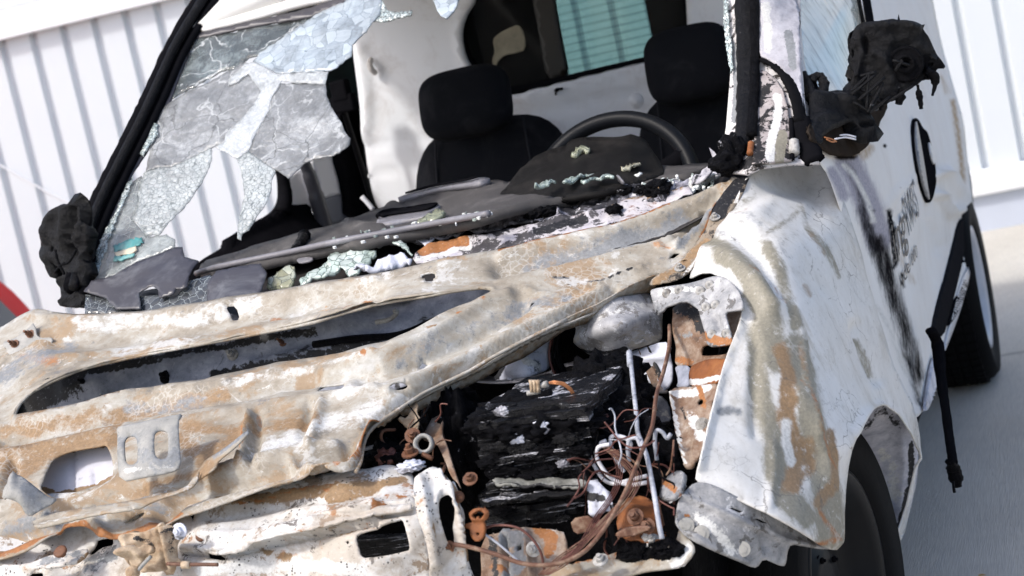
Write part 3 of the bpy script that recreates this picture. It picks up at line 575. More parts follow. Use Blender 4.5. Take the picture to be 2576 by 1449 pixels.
# folded lip under the right-hand edge
lip = c('E', [(1400, 195), (1230, 262), (1080, 345), (900, 440), (700, 545), (500, 650), (300, 768), (330, 800), (520, 700), (720, 600), (930, 480), (1010, 425), (1140, 395), (1280, 330), (1350, 275), (1390, 230)])
sheet('bonnet_lip', hood, lip, [(1671, 685, 'y', -.16), (1476, 779, 'y', -.27), (1244, 898, 'y', -.39), (1000, 1035, 'y', -.53), (1030, 1060, 'y', -.50), (1250, 935, 'y', -.36), (1400, 860, 'y', -.28), (1600, 750, 'y', -.17)], M_hood, (), 12, .002, [], [('brown', lip, 30, .5)], (.006, 10))
sheet('outer_skin', hood, c('D', [(120, 880), (300, 820), (560, 820), (560, 1100), (300, 1180), (120, 1140)]), Surf([(100, 1130, 'y', -.545), (310, 1100, 'y', -.52), (100, 1270, 'y', -.63), (310, 1240, 'y', -.61)]), burnt('lavender_skin', [(.46, .46, .52), (.60, .60, .66), (.68, .68, .73)], sc=3, mid=20, stains=('brown',), bump=.1), (), 9, .002, [(c('D', [(326, 860), (322, 1100)]), 4, -.008), (c('D', [(425, 990), (424, 1060)]), 4, -.008)], [('brown', c('D', [(180, 1060), (260, 1090), (400, 1060), (500, 1020)]), 12, .9), ('brown', c('D', [(228, 920), (330, 880), (480, 862)]), 9, .9)])  # brown strokes paint the shadow edges round the sunlit opening
# slotted reinforcement, torn flap, front strip, folded bracket, hinge plate
bo = c('D', [(522, 792), (560, 778), (700, 750), (795, 731), (816, 738), (792, 765), (798, 860), (806, 966), (760, 990), (650, 1010), (532, 1032), (520, 920)])
ov = lambda x0, x1, y0, y1, t=6: [(x0, y0+22), (x0+12, y0+5), ((x0+x1)/2, y0), (x1-10, y0+5), (x1, y0+24), (x1, y1-22), (x1-10, y1-5), ((x0+x1)/2, y1), (x0+14, y1-6), (x0+2, y1-24)]
h1 = c('D', ov(546, 606, 823, 954)); h2 = c('D', ov(682, 747, 795, 928))
SB = Surf([(296, 1077, 'y', -.67), (455, 1045, 'y', -.66), (304, 1213, 'y', -.75), (456, 1175, 'y', -.74), (380, 1130, 'y', -.735)])
sheet('slotted_bracket', hood, bo, SB, M_bracket, [h1, h2], 8, .003, [(h1+[h1[0]], 7, -.0025), (h2+[h2[0]], 7, -.0025), (c('D', [(530, 800), (700, 765), (800, 745)]), 6, .006)], [('grey', c('D', [(560, 850), (700, 960), (780, 900)]), 40, .6), ('white', c('D', [(560, 980), (760, 960)]), 10, .6)], None, 1)
fl = c('D', [(1098, 800), (1107, 812), (1040, 880), (968, 936), (958, 968), (900, 1010), (822, 1060), (850, 1025), (895, 960), (912, 932), (1000, 880)])
sheet('torn_flap', hood, fl, [(621, 1083, 'y', -.69), (545, 1160, 'y', -.735), (466, 1229, 'y', -.75), (505, 1172, 'y', -.72)], M_hood, (), 7, .0025, [], [('brown', c('D', [(930, 950), (900, 1000), (830, 1055)]), 14, .9), ('grey', c('D', [(950, 920), (1100, 806)]), 9, .7)])
fs = c('M', [(362, 800), (700, 700), (1200, 625), (1720, 540), (2120, 440), (2240, 290), (2290, 230), (2240, 400), (2110, 470), (1760, 580), (1560, 690), (1200, 740), (900, 800), (560, 880), (410, 912)])
sheet('front_strip', hood, fs, [(80, 1310, 'y', -.81), (300, 1275, 'y', -.81), (490, 1215, 'y', -.77), (95, 1330, 'y', -.83), (300, 1298, 'y', -.83)], M_hood, [], 8, .0025, [(c('M', [(380, 890), (900, 780), (1560, 660)]), 5, .004)], [('white', c('M', [(400, 860), (1200, 690)]), 8, .55)])
fb = c('M', [(0, 570), (20, 430), (70, 320), (140, 290), (220, 284), (290, 330), (380, 400), (480, 480), (570, 545), (660, 556), (600, 620), (480, 680), (340, 772), (280, 715), (240, 630), (130, 555), (60, 545)])
sheet('folded_bracket', hood, fb, [(0, 1255, 'y', -.78), (45, 1195, 'y', -.74), (140, 1250, 'y', -.76), (75, 1300, 'y', -.80), (40, 1225, 'y', -.79)], M_bracket, (), 7, .0025, [(c('M', [(150, 290), (130, 550)]), 6, .008), (c('M', [(60, 320), (20, 560)]), 5, -.006)], [('grey', c('M', [(300, 450), (400, 650)]), 40, .65), ('rust', c('M', [(300, 370), (420, 480)]), 8, .6)])
hb = c('D', [(3, 412), (60, 395), (110, 360), (150, 330), (163, 345), (168, 385), (185, 398), (235, 396), (238, 408), (200, 438), (60, 476), (40, 465)])
HB = Surf([(2, 862, 'y', -.20), (90, 817, 'y', -.18), (134, 860, 'y', -.215), (35, 897, 'y', -.235)])
hpl = sheet('hinge_plate', hood, hb, HB, M_bracket, [c('D', [(12, 440), (22, 432), (30, 440), (24, 452)])], 7, .003, [(c('D', [(150, 330), (170, 390), (235, 396)]), 6, .006)])
for q in ((137, 376), (68, 420)):
    p = HB.p(*c1('D', *q)); bolt('hinge_bolt', hood, p, (-.1, -.8, .55), .010, M_rbolt, .022)

# ------------------------------------------------------------------ scuttle and bulkhead seen through the slot and under the bonnet
SCU = Surf([(0, 1100, 'y', -.20), (0, 900, 'y', -.12), (700, 1000, 'y', -.20), (700, 800, 'y', -.12), (1260, 860, 'y', -.18), (1260, 690, 'y', -.10)])
scu_o = [(-80, 1120), (-60, 900), (300, 830), (700, 770), (1000, 725), (1270, 680), (1330, 760), (1250, 880), (900, 1020), (500, 1100), (100, 1140)]
ssc = [('soot', c('D', [(60, 760), (130, 660), (300, 570)]), 60, .9), ('soot', c('D', [(300, 560), (900, 440), (1400, 360)]), 14, .8), ('soot', c('D', [(960, 560), (1300, 500), (1667, 420)]), 22, .8)]
scut = sheet('scuttle_panel', van, scu_o, SCU, M_blue, (), 14, .002, [(c('D', [(1150, 470), (1400, 400), (1667, 350)]), 12, -.015), (c('D', [(1050, 510), (1400, 440), (1667, 390)]), 8, .012), (c('D', [(300, 620), (420, 580)]), 20, .015)], ssc, (.012, 8))
for q, rr, mm in (((742, 566), .015, M_char), ((1035, 466), .012, M_bolt), ((1258, 412), .008, M_rbolt), ((475, 655), .006, M_bolt), ((380, 590), .010, M_char)):
    bolt('scuttle_bolt', scut, SCU.p(*c1('D', *q)), (.1, -.8, .4), rr, mm, .03)
tube('hose', van, [SCU.p(*c1('E', x, y))+np.array([0, -.03, .0]) for x, y in ((-20, 480), (150, 455), (330, 440), (480, 380))], .007, M_char, 8)
tube('spring_clip', scut, [SCU.p(*c1('E', x, y))+np.array([0, -.04, 0]) for x, y in ((245, 383), (300, 372), (330, 345), (320, 335))], .005, M_bolt, 6)
def wquad(name, pts, mat, parent=van, thick=.004, seg=1):
    bm = bmesh.new(); bm.faces.new([bm.verts.new(p) for p in pts])
    if seg > 1: bmesh.ops.subdivide_edges(bm, edges=bm.edges[:], cuts=seg, use_grid_fill=True)
    o = bmlink(name, bm, mat, parent); m = o.modifiers.new('thick', 'SOLIDIFY'); m.thickness = thick
    return o
wquad('firewall', [(-.8, .06, .25), (.78, .06, .25), (.78, .06, .98), (-.8, .06, .98)], M_char)
wquad('cabin_bounce_floor', [(-.86, .30, .46), (.865, .30, .46), (.865, 1.52, .46), (-.86, 1.52, .46)], M_cream); wquad('underbody', [(-.84, .75, .22), (.78, .75, .22), (.78, 3.05, .22), (-.84, 3.05, .22)], M_char)  # unseen cabin floor raised and widened to stop sun, pale to bounce light
wquad('undertray', [(-.8, -.74, .36), (.70, -.74, .36), (.70, .2, .33), (-.8, .2, .33)], M_char)
wquad('far_inner_wing', [(-.80, -.75, .33), (-.80, .1, .33), (-.80, .1, .98), (-.80, -.75, .72)], M_char)
wquad('near_inner_wing', [(.66, -.60, .33), (.66, .1, .33), (.66, .1, .86), (.66, -.60, .60)], M_char)

# ------------------------------------------------------------------ front wing
fen_o = [(1885, 430), (1960, 413), (2020, 411), (2069, 411), (2088, 438), (2104, 468), (2136, 545), (2166, 629), (2185, 705), (2202, 779), (2223, 845), (2244, 907), (2272, 965), (2299, 1017), (2311, 1053), (2316, 1114), (2306, 1206), (2283, 1328), (2258, 1384), (2252, 1346), (2275, 1290), (2293, 1230), (2303, 1180), (2308, 1139)] + \
    [(2296, 1108), (2281, 1084), (2257, 1047), (2238, 1028), (2220, 1018), (2196, 1026), (2180, 1046), (2165, 1072), (2153, 1100), (2147, 1127), (2139, 1165), (2132, 1212), (2116, 1297), (2103, 1382), (2086, 1383), (2030, 1350), (1940, 1297), (1879, 1267), (1800, 1228), (1748, 1211), (1757, 1175), (1781, 1072), (1812, 956), (1842, 871), (1862, 825), (1868, 790), (1868, 767), (1854, 731), (1824, 703), (1781, 691), (1733, 703), (1740, 684), (1770, 645), (1800, 603), (1840, 520)]
FEN = Surf([(1885, 430, 'y', .04), (2069, 411, 'x', .835), (2104, 468, 'x', .862), (2166, 629, 'x', .89), (2202, 779, 'x', .90), (2244, 907, 'x', .91), (2299, 1017, 'x', .922), (2316, 1114, 'y', .24), (2306, 1206, 'y', .26), (2258, 1384, 'y', .28),
    (2220, 1018, 'x', .905), (2147, 1127, 'y', -.38), (2103, 1382, 'y', -.47), (1748, 1211, 'y', -.64), (1757, 1175, 'y', -.63), (1812, 956, 'y', -.47), (1868, 780, 'y', -.33), (1824, 703, 'y', -.27), (1733, 703, 'y', -.22), (1800, 603, 'y', -.13),
    (1960, 600, 'y', -.16), (2020, 480, 'x', .80), (2000, 800, 'y', -.30), (1960, 1000, 'y', -.45), (1930, 1200, 'y', -.57), (2080, 900, 'y', -.27), (2060, 1150, 'y', -.44), (2120, 700, 'x', .87), (1890, 1000, 'y', -.475)])
print('wing', [tuple(round(float(x), 2) for x in FEN.p(*q)) for q in ((1885, 430), (2000, 800), (1930, 1200), (2103, 1382), (2220, 1018), (2316, 1114), (2258, 1384), (2060, 1150))])
fr = [(c('F', [(390, 380), (440, 500), (430, 700), (440, 860)]), 14, -.008), (c('F', [(180, 120), (330, 140), (440, 240), (500, 330)]), 30, .02), (c('F', [(380, 60), (460, 130), (530, 290)]), 20, -.012), (c('F', [(600, 350), (640, 470), (650, 640), (690, 860)]), 9, .006),
      (c('F', [(500, 900), (510, 1000), (490, 1160)]), 9, .006), (c('F', [(620, 700), (700, 900), (760, 1100), (770, 1300)]), 22, .010), (c('F', [(850, 420), (900, 560), (940, 640)]), 14, -.010), (c('F', [(850, 860), (890, 790), (950, 755), (1010, 790), (1070, 880), (1100, 960)]), 12, .008),
      (c('F', [(180, 210), (260, 205), (330, 235), (375, 300), (380, 380), (340, 500), (290, 640), (240, 830), (200, 1000)]), 8, .008), (c('F', [(300, 30), (500, -80), (620, -60)]), 24, .012)]
fs_ = []
def fn(a, pts, wd, k=1): fs_.append((a, c('F', pts), wd, k))
fn('olive', [(330, 170), (440, 300), (500, 420), (520, 560), (600, 500), (640, 700), (680, 900), (720, 1100), (740, 1280)], 42, .95)
fn('olive', [(440, 420), (450, 600), (470, 760), (500, 830)], 34, .85); fn('olive', [(520, 880), (520, 1000), (560, 1130), (640, 1200)], 40, .95)
fn('olive', [(250, 90), (330, 110), (420, 190), (470, 300)], 30, .75); fn('olive', [(480, 80), (540, 180), (570, 300), (600, 420)], 20, .75); fn('olive', [(870, 470), (910, 560), (930, 620)], 10, .75); fn('olive', [(650, 10), (740, 120), (780, 210)], 12, .7); fn('olive', [(600, -80), (680, 60), (760, 180)], 10, .6)
fn('brown', [(545, 510), (570, 620), (560, 800), (600, 950), (590, 1080)], 26, .9); fn('brown', [(740, 860), (760, 960), (740, 1080), (690, 1150)], 20, .85); fn('brown', [(620, 490), (650, 700), (690, 860)], 9, .6); fn('brown', [(560, 1080), (660, 1010), (640, 900)], 24, .7)
fn('brown', [(640, 250), (660, 290)], 12, .7); fn('brown', [(660, 30), (720, 130)], 9, .55)
fn('rust', [(420, 190), (520, 250), (560, 330)], 7, .62); fn('rust', [(620, 640), (660, 730), (700, 860), (760, 1010)], 7, .6); fn('rust', [(700, 1180), (760, 1300), (690, 1320)], 8, .7)
fn('grey', [(420, 600), (440, 760)], 20, .6); fn('grey', [(290, 770), (340, 760), (365, 770)], 18, .75); fn('grey', [(310, -60), (420, -20), (520, 40), (570, 140)], 14, .5); fn('grey', [(240, 20), (330, 60), (430, 130)], 14, .5)
fn('white', [(340, 60), (420, 110), (480, 180), (530, 280)], 14, 1.0); fn('white', [(560, 820), (560, 900), (580, 980)], 16, .9); fn('white', [(160, 215), (240, 190), (320, 210), (370, 280)], 16, .9); fn('white', [(620, 200), (700, 400), (760, 600)], 40, .45)
fn('olive', [(240, 30), (320, -60), (430, -120)], 20, .5); fn('olive', [(440, 60), (540, 0), (600, -40)], 12, .55); fn('rust', [(300, -40), (400, -60)], 8, .5)
wing = sheet('front_wing', van, fen_o, FEN, M_fender, (), 11, .003, fr, fs_, (.004, 8), 1)
# scorched flange with bolts between bonnet and wing
gut_o = c('L', [(1230, 1320), (1240, 1280), (1400, 1200), (1560, 1060), (1680, 900), (1750, 740), (1820, 590), (1960, 440), (2080, 400), (2010, 580), (1870, 800), (1790, 900), (1690, 1050), (1600, 1180), (1490, 1290), (1380, 1305)])
GUT = Surf([(1635, 715, 'y', -.21), (1760, 600, 'y', -.12), (1840, 460, 'y', .0), (1880, 440, 'y', .03), (1790, 590, 'y', -.12), (1710, 705, 'y', -.20)])
gut = sheet('wing_flange', van, gut_o, GUT, M_flange, [c('L', [(1495, 1130), (1530, 1112), (1558, 1116), (1520, 1132)])], 8, .002, [], [('brown', c('L', [(1300, 1290), (1500, 1180), (1700, 960)]), 16, .7), ('soot', c('L', [(1800, 700), (1880, 560), (2000, 440)]), 30, .95), ('white', c('L', [(1500, 1270), (1640, 1090)]), 8, .6)], (.004, 20))
for q in ((1780, 770), (1490, 1190)): bolt('wing_bolt', gut, GUT.p(*c1('L', *q)), (.1, -.4, .9), .010, M_bolt, .012)
# bumper bracket at the foot of the wing
bk_o = c('F', [(130, 1112), (185, 1060), (240, 1066), (300, 1090), (420, 1150), (600, 1240), (770, 1340), (700, 1338), (620, 1326), (582, 1318), (570, 1350), (562, 1408), (540, 1408), (518, 1398), (468, 1376), (440, 1416), (410, 1410), (380, 1396), (250, 1342), (150, 1292), (106, 1240), (110, 1160)])
BK = Surf([(1714, 1243, 'y', -.66), (1748, 1211, 'y', -.645), (2003, 1320, 'y', -.555), (2104, 1382, 'y', -.48), (1700, 1325, 'y', -.69), (1970, 1425, 'y', -.59), (1900, 1405, 'y', -.63), (1850, 1310, 'y', -.655)])
bk = sheet('bumper_bracket', van, bk_o, BK, M_greyspeck, [c('F', [(327, 1168), (345, 1166), (385, 1182), (372, 1187)]), c('F', [(435, 1212), (455, 1214), (488, 1232), (470, 1232)])], 8, .003, [(c('F', [(130, 1120), (260, 1170), (420, 1240), (560, 1300), (700, 1330)]), 7, .010), (c('F', [(115, 1240), (250, 1330), (400, 1390)]), 8, .006), (c('F', [(150, 1235)]), 20, -.01), (c('F', [(470, 1270), (480, 1330)]), 12, -.012)],
   [('white', c('F', [(190, 1200), (270, 1260), (340, 1340)]), 30, .6), ('brown', c('F', [(560, 1280), (640, 1300), (740, 1335)]), 10, .7), ('grey', c('F', [(130, 1150), (260, 1210), (420, 1260)]), 20, .6), ('rust', c('F', [(145, 1195), (165, 1200)]), 6, .8)], (.003, 20))
for q in ((212, 1272), (382, 1337), (150, 1240)): bolt('bracket_bolt', bk, BK.p(*c1('F', *q)), (.25, -.95, .1), .012, M_bracket, .003)
# wheelhouse seen through the arch
lin = [(2140, 1130), (2150, 1060), (2200, 1000), (2260, 1020), (2300, 1090), (2313, 1150), (2300, 1250), (2262, 1370), (2200, 1449), (2120, 1449), (2110, 1300)]
sheet('wheelhouse_liner', van, lin, [(2150, 1060, 'y', .10), (2220, 1010, 'y', .10), (2300, 1090, 'y', .262), (2310, 1150, 'y', .30), (2262, 1370, 'y', .33), (2180, 1200, 'y', .27), (2130, 1400, 'y', .27)], M_liner, (), 10, .002, [(c('H', [(320, 800), (350, 950), (330, 1150)]), 8, .006)], [('soot', c('H', [(380, 860), (385, 1000), (345, 1180), (318, 1265)]), 9, .95), ('white', c('H', [(250, 900), (300, 980), (310, 1100)]), 24, .6), ('soot', c('H', [(170, 790), (250, 700), (330, 780)]), 14, .6)], (.004, 12))
def wheel(y, x, steer, hub, label):
    t = bmesh.new(); axis = Vector((math.cos(steer), math.sin(steer), 0)); cen = Vector((x, y, .312)); W = .098
    prof = [(.205, -.09), (.24, -W), (.285, -W-.004), (.302, -.082), (.310, -.06), (.312, 0), (.310, .06), (.302, .082), (.285, W+.004), (.24, W), (.205, .09)]
    lathe(t, prof, cen, axis, 64, True); o = bmlink('wheel', t, M_tyre, van, True)
    g = bmesh.new()
    for k in range(56):
        a = 2*math.pi*k/56; u = axis.cross(Vector((0, 0, 1))).normalized(); rd = u*math.cos(a)+Vector((0, 0, 1))*math.sin(a); tg = axis.cross(rd)
        for s, wo in ((-.052, .03), (-.018, .026), (.018, .026), (.052, .03)):
            addbox(g, cen+axis*s+rd*.3125, (wo, .026, .008), Matrix((axis, tg, rd)).transposed())
    bmlink('tread', g, M_tyre, o)
    d = bmesh.new(); lathe(d, [(.03, .05), (.06, .052), (.075, .035), (.12, .03), (.155, .05), (.175, .082), (.196, .092), (.208, .09), (.2, .07), (.19, 0)], cen, axis, 48); rim = bmlink('rim', d, hub, o, True)
    for k in range(5):
        a = 2*math.pi*k/5; u = axis.cross(Vector((0, 0, 1))).normalized(); rd = u*math.cos(a)+Vector((0, 0, 1))*math.sin(a)
        bolt('wheel_bolt', rim, cen+rd*.054+axis*.048, axis, .010, M_black, .014)
    return o
wheel(-.13, .715, R(-9), M_rim, '')
wheel(2.62, .800, 0, M_hub, '')
# ------------------------------------------------------------------ flank: door, sliding door, rear corner
SIDE = Surf([(2069, 411, 'y', .10), (2166, 629, 'x', .875), (2244, 907, 'x', .885), (2310, 1090, 'y', .30), (2060, 250, 'y', .30), (2003, 0, 'y', .55), (2120, 300, 'x', .878), (2200, 500, 'x', .898), (2290, 560, 'x', .912),
    (2350, 430, 'x', .915), (2380, 760, 'x', .90), (2330, 980, 'x', .885), (2450, 560, 'y', 3.18), (2440, 430, 'y', 3.2), (2400, 217, 'y', 3.15), (2347, 0, 'y', 3.05), (2180, 0, 'y', 1.10), (2459, 640, 'y', 3.15), (2437, 690, 'y', 2.35)])
print('flank', [tuple(round(float(x), 2) for x in SIDE.p(*q)) for q in ((2003, 0), (2069, 411), (2180, 0), (2300, 200), (2345, 400), (2400, 700), (2440, 500), (2318, 1037))])
side_o = [(1985, -140), (2003, 0), (2014, 120), (2022, 250), (2034, 340), (2060, 405), (2085, 440), (2120, 540), (2150, 640), (2185, 780), (2225, 910), (2262, 1000), (2290, 1060), (2318, 1042), (2330, 1005), (2347, 966), (2360, 925), (2372, 880), (2400, 800), (2425, 730), (2440, 690), (2452, 640), (2459, 629), (2451, 564), (2446, 499), (2433, 390), (2425, 304), (2399, 217), (2368, 108), (2347, 0), (2320, -140)]
win_h = [(2003, -120), (2014, 60), (2026, 180), (2050, 250), (2085, 290), (2150, 282), (2215, 268), (2222, 255), (2190, 110), (2160, -40), (2150, -120)]
sd = []
def dn(a, f, pts, wd, k=1): sd.append((a, c(f, pts), wd, k))
dn('lav', 'G', [(420, 500), (480, 620), (560, 800), (600, 950)], 36, 1.2); dn('lav', 'G', [(330, 560), (400, 700)], 18, .9); dn('char', 'H', [(240, -40), (280, 80), (325, 250), (385, 420), (415, 560)], 24, .72); dn('char', 'G', [(580, 960), (640, 1100), (690, 1300), (740, 1440)], 26, .7); dn('char', 'G', [(470, 640), (540, 820), (590, 1000)], 12, .5)
dn('soot', 'G', [(500, 780), (560, 950), (600, 1060), (640, 1200)], 22, .62); dn('soot', 'G', [(420, 520), (470, 640), (520, 800)], 18, .5); dn('soot', 'H', [(230, 0), (280, 200), (340, 400), (410, 600)], 22, .55); dn('white', 'G', [(400, 520), (470, 600), (540, 740), (570, 850)], 8, .85); dn('white', 'H', [(230, 250), (290, 350), (330, 480), (370, 560)], 9, .8)
dn('tan', 'G', [(470, 440), (560, 420), (520, 470)], 16, .62); dn('soot', 'G', [(660, 790), (680, 900), (700, 1060), (690, 1110)], 9, .9); dn('soot', 'G', [(735, 1150), (740, 1230)], 7, .8); dn('tan', 'G', [(720, 1050), (800, 1200)], 16, .45); dn('soot', 'H', [(360, 470), (400, 600), (420, 680)], 12, .7); dn('char', 'G', [(360, 470), (420, 480), (470, 460)], 10, .9)
for q in ((500, 540), (520, 643), (565, 463), (574, 780), (633, 408), (637, 423), (656, 797), (722, 661)): dn('soot', 'G', [q], 3.2, 1.2)
dn('tan', 'G', [(1030, 150), (1060, 330), (1080, 520), (1090, 620)], 9, .8); dn('tan', 'G', [(960, 10), (1000, 100)], 12, .5)
sr = [(c('G', [(645, 770), (720, 670), (810, 600)]), 5, .006), (c('G', [(700, 830), (810, 720)]), 6, -.006), (c('G', [(925, 580), (1000, 555), (1040, 640), (1085, 720), (1070, 780), (1010, 805), (970, 700), (925, 690)]), 7, .03), (c('G', [(930, 900), (940, 1040)]), 5, -.008), (c('G', [(900, 860), (930, 1000), (990, 980)]), 6, -.006)]
flank = sheet('side_panel', van, side_o, SIDE, M_body, [win_h], 11, .002, sr, sd, None, 1)
M_sideglass = glass('door_glass', (.50, .58, .56), .86, 0, rough=.12, grime=.25)
gl_o = [(2005, -120), (2014, 60), (2026, 180), (2050, 250), (2085, 290), (2150, 282), (2215, 268), (2222, 255), (2190, 110), (2160, -40), (2150, -120)]
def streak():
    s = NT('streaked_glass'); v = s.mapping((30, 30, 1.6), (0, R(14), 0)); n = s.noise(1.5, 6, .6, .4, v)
    col = s.ramp(n, [(.34, (.24, .28, .27)), (.46, (.48, .54, .52)), (.6, (.62, .68, .66)), (.72, (.66, .62, .52))])  # whitish-green reflection on the door pane is put into these colours
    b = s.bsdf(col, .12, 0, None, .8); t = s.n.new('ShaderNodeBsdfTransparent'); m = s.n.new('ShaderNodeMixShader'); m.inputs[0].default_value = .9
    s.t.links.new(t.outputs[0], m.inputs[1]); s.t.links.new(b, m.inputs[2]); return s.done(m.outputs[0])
sheet('door_window', flank, gl_o, SIDE, streak(), (), 16, .003, (), (), None, 0, True, -.012)
sheet('window_pillar', flank, [(2170, -120), (2186, 0), (2196, 60), (2218, 200), (2228, 255), (2214, 262), (2186, 110), (2172, 20), (2150, -120)], SIDE, M_black, (), 9, .004, (), (), None, 0, True, .004)
# mirror foot: dark scorched corner plate at the front of the window
sheet('mirror_base', flank, c('C', [(880, 800), (960, 880), (1040, 915), (1120, 918), (1190, 890), (1240, 830), (1300, 720), (1350, 620), (1300, 600), (1180, 690), (1050, 720), (900, 720)]), SIDE, plain('scorched_plate', (.030, .024, .020), .6, .6, 25, .15, spec=0), (), 7, .006, (), (), (.003, 25), 1, True, .014)
hd = c('G', [(793, 252), (815, 262), (840, 310), (875, 390), (900, 470), (914, 560), (915, 640), (900, 710), (880, 744), (865, 735), (835, 650), (805, 520), (790, 400), (784, 310)])
hp = sheet('door_handle', flank, hd, SIDE, M_black, (), 5, .012, [(c('G', [(850, 340), (880, 480), (890, 620)]), 9, .006)], (), None, 1, True, .008)
sheet('handle_cup', hp, c('G', [(793, 262), (806, 330), (830, 470), (850, 600), (872, 732), (850, 700), (820, 600), (797, 470), (786, 350)]), SIDE, plain('cup_grey', (.17, .17, .175), .4, .1, 4, 0), (), 5, .004, (), (), None, 1, True, .012)
sheet('handle_shine', hp, c('G', [(852, 395), (868, 420), (885, 490), (886, 528), (874, 515), (858, 450)]), SIDE, plain('shine_grey', (.42, .42, .42), .3, .05, 4, 0), (), 4, .004, (), (), None, 1, True, .018)  # pale sliver paints the shine on the black handle
ml = c('G', [(1072, 828), (1090, 850), (1100, 900), (1096, 960), (1070, 1100), (1030, 1240), (980, 1449), (900, 1449), (940, 1300), (990, 1120), (1020, 1000), (1050, 870)]) + c('H', [(590, 60), (560, 200), (525, 330), (510, 385), (470, 372), (490, 250), (540, 90)])
mo = c('G', [(1072, 828), (1090, 850), (1100, 900), (1096, 960), (1070, 1100)]) + c('H', [(605, 40), (575, 160), (545, 270), (512, 392), (468, 362), (480, 290), (520, 140)]) + c('G', [(960, 1240), (990, 1120), (1020, 1000), (1050, 870)])
sheet('side_moulding', flank, mo, SIDE, plain('moulding', (.016, .016, .018), .55, .25, 30, .1, spec=0), (), 7, .012, (), (), None, 1, True, .008)
sheet('sill_trim', flank, c('H', [(640, 60), (632, 140), (590, 280), (545, 400), (520, 460), (526, 410), (560, 280), (600, 140)]), SIDE, M_hub, (), 6, .008, (), (), None, 1, True, .006)
sheet('sill_trim', flank, c('H', [(470, 470), (486, 500), (482, 590), (450, 690), (430, 730), (424, 700), (440, 600), (455, 520)]), SIDE, M_liner, (), 6, .008, (), (), None, 1, True, .012)
sheet('rear_arch', flank, c('H', [(612, 120), (628, 160), (590, 270), (550, 330), (535, 340), (560, 240), (590, 190)]), SIDE, M_black, (), 6, .006, (), (), None, 1, True, .006)
sheet('tail_lamp', flank, c('G', [(1112, 480), (1122, 520), (1138, 610), (1150, 740), (1154, 850), (1150, 930), (1130, 890), (1115, 800), (1108, 640)]), Surf([(2431, 395, 'y', 3.20), (2450, 590, 'y', 3.2), (2436, 480, 'y', 3.19), (2446, 480, 'y', 3.24)]), M_black, (), 5, .03, (), (), None, 1)
# lettering along the door
Mlet = plain('lettering', (.010, .011, .013), .5, .3, 40, 0); Mlet2 = plain('lettering_blue', (.04, .06, .085), .5, .2, 40, 0)
def letters(word, o_px, e_px, hpx, mat, n):
    """set a word along the flank between two points; its height reaches hpx above the first"""
    cu = bpy.data.curves.new('letters', 'FONT'); cu.body = word; cu.resolution_u = 4; cu.offset = .006; cu.space_character = 1.12
    ob = bpy.data.objects.new('tmp', cu); COL.objects.link(ob); dg = bpy.context.evaluated_depsgraph_get(); me = bpy.data.meshes.new_from_object(ob.evaluated_get(dg)); bpy.data.objects.remove(ob)
    co = np.array([v.co[:] for v in me.vertices]); wmax = co[:, 0].max(); A, B, Hh = np.array(o_px, float), np.array(e_px, float), np.array(hpx, float)
    hh = .72; px = A+(B-A)*(co[:, :1]/wmax)+(Hh-A)*(co[:, 1:2]/hh)
    X = SIDE.at(px); d = CP-X; X = X+d/np.linalg.norm(d, axis=1)[:, None]*.02+np.array([.002, 0, 0])
    for v, q in zip(me.vertices, X): v.co = q
    bm = bmesh.new(); bm.from_mesh(me); bmesh.ops.subdivide_edges(bm, edges=bm.edges[:], cuts=1); bm.to_mesh(me); bm.free()
    return link(n, me, mat, flank, False)
letters('ing', c1('N', 505, 900), c1('N', 678, 560), c1('N', 420, 330), Mlet, 'lettering')
letters('RWS', c1('N', 692, 530), c1('N', 852, 205), c1('N', 604, -20), Mlet2, 'lettering')
letters('ice', c1('N', 610, 1250), c1('N', 722, 1010), c1('N', 560, 1060), Mlet, 'lettering'); letters('000', c1('N', 742, 975), c1('N', 826, 815), c1('N', 720, 790), Mlet, 'lettering')
# melted trim strip hanging off the sill
hs = [P(*c1('H', x, y), 'x', v) for x, y, v in ((470, 355, .93), (500, 420, .935), (515, 560, .94), (535, 700, .95), (555, 850, .955), (570, 950, .96))]
strip = tube('hanging_trim', van, hs, [.013, .014, .012, .010, .010, .010], M_black, 8, 6, .6, .06)
tube('trim_end', strip, [P(*c1('H', x, y), 'x', .957) for x, y in ((556, 940), (572, 975), (583, 1020), (590, 1052))], [.010, .014, .015, .009], M_char, 8, 5, .7, .12)
tube('trim_wisp', strip, [P(*c1('H', x, y), 'x', .957) for x, y in ((570, 1030), (573, 1062), (576, 1078))], .003, M_char, 6, 3)

# ------------------------------------------------------------------ windscreen plane and pillars
WN = np.cross(np.array([1.4, 0, 0]), np.array([0, .70, .59])); WN /= np.linalg.norm(WN); WP0 = np.array([0, 0, 1.055])
def wsc(pts, off=0):     # control points on the screen plane
    o = []
    for q in pts:
        X = onplane(q[0], q[1], WN, WP0+WN*off*(-1 if WN[1] > 0 else 1)); o.append((q[0], q[1], 'y', float(X[1])))
    return o
WS = Surf(wsc([(150, 740), (560, 0), (1860, 0), (1850, 430), (1000, 580), (1000, 200), (300, 400)]))
def cc(pts): return c('A', pts)
frit = cc([(922, 165), (1200, 105), (1450, 50), (1640, -10), (1700, -60), (1760, -60), (1640, 25), (1500, 80), (1200, 130), (935, 190), (880, 320), (815, 500), (760, 560), (740, 640), (715, 720), (640, 830), (620, 885), (600, 930), (560, 1020), (520, 1110), (480, 1200), (440, 1330), (395, 1400), (380, 1400), (430, 1220), (520, 1020), (600, 850), (700, 620), (800, 400)])
M_frit = plain('glass_border', (.045, .042, .05), .4, .4, 14, .1)
screen = sheet('windscreen', van, frit, WS, M_frit, (), 11, .005, (), (), None, 0, True, 0, 1.2)
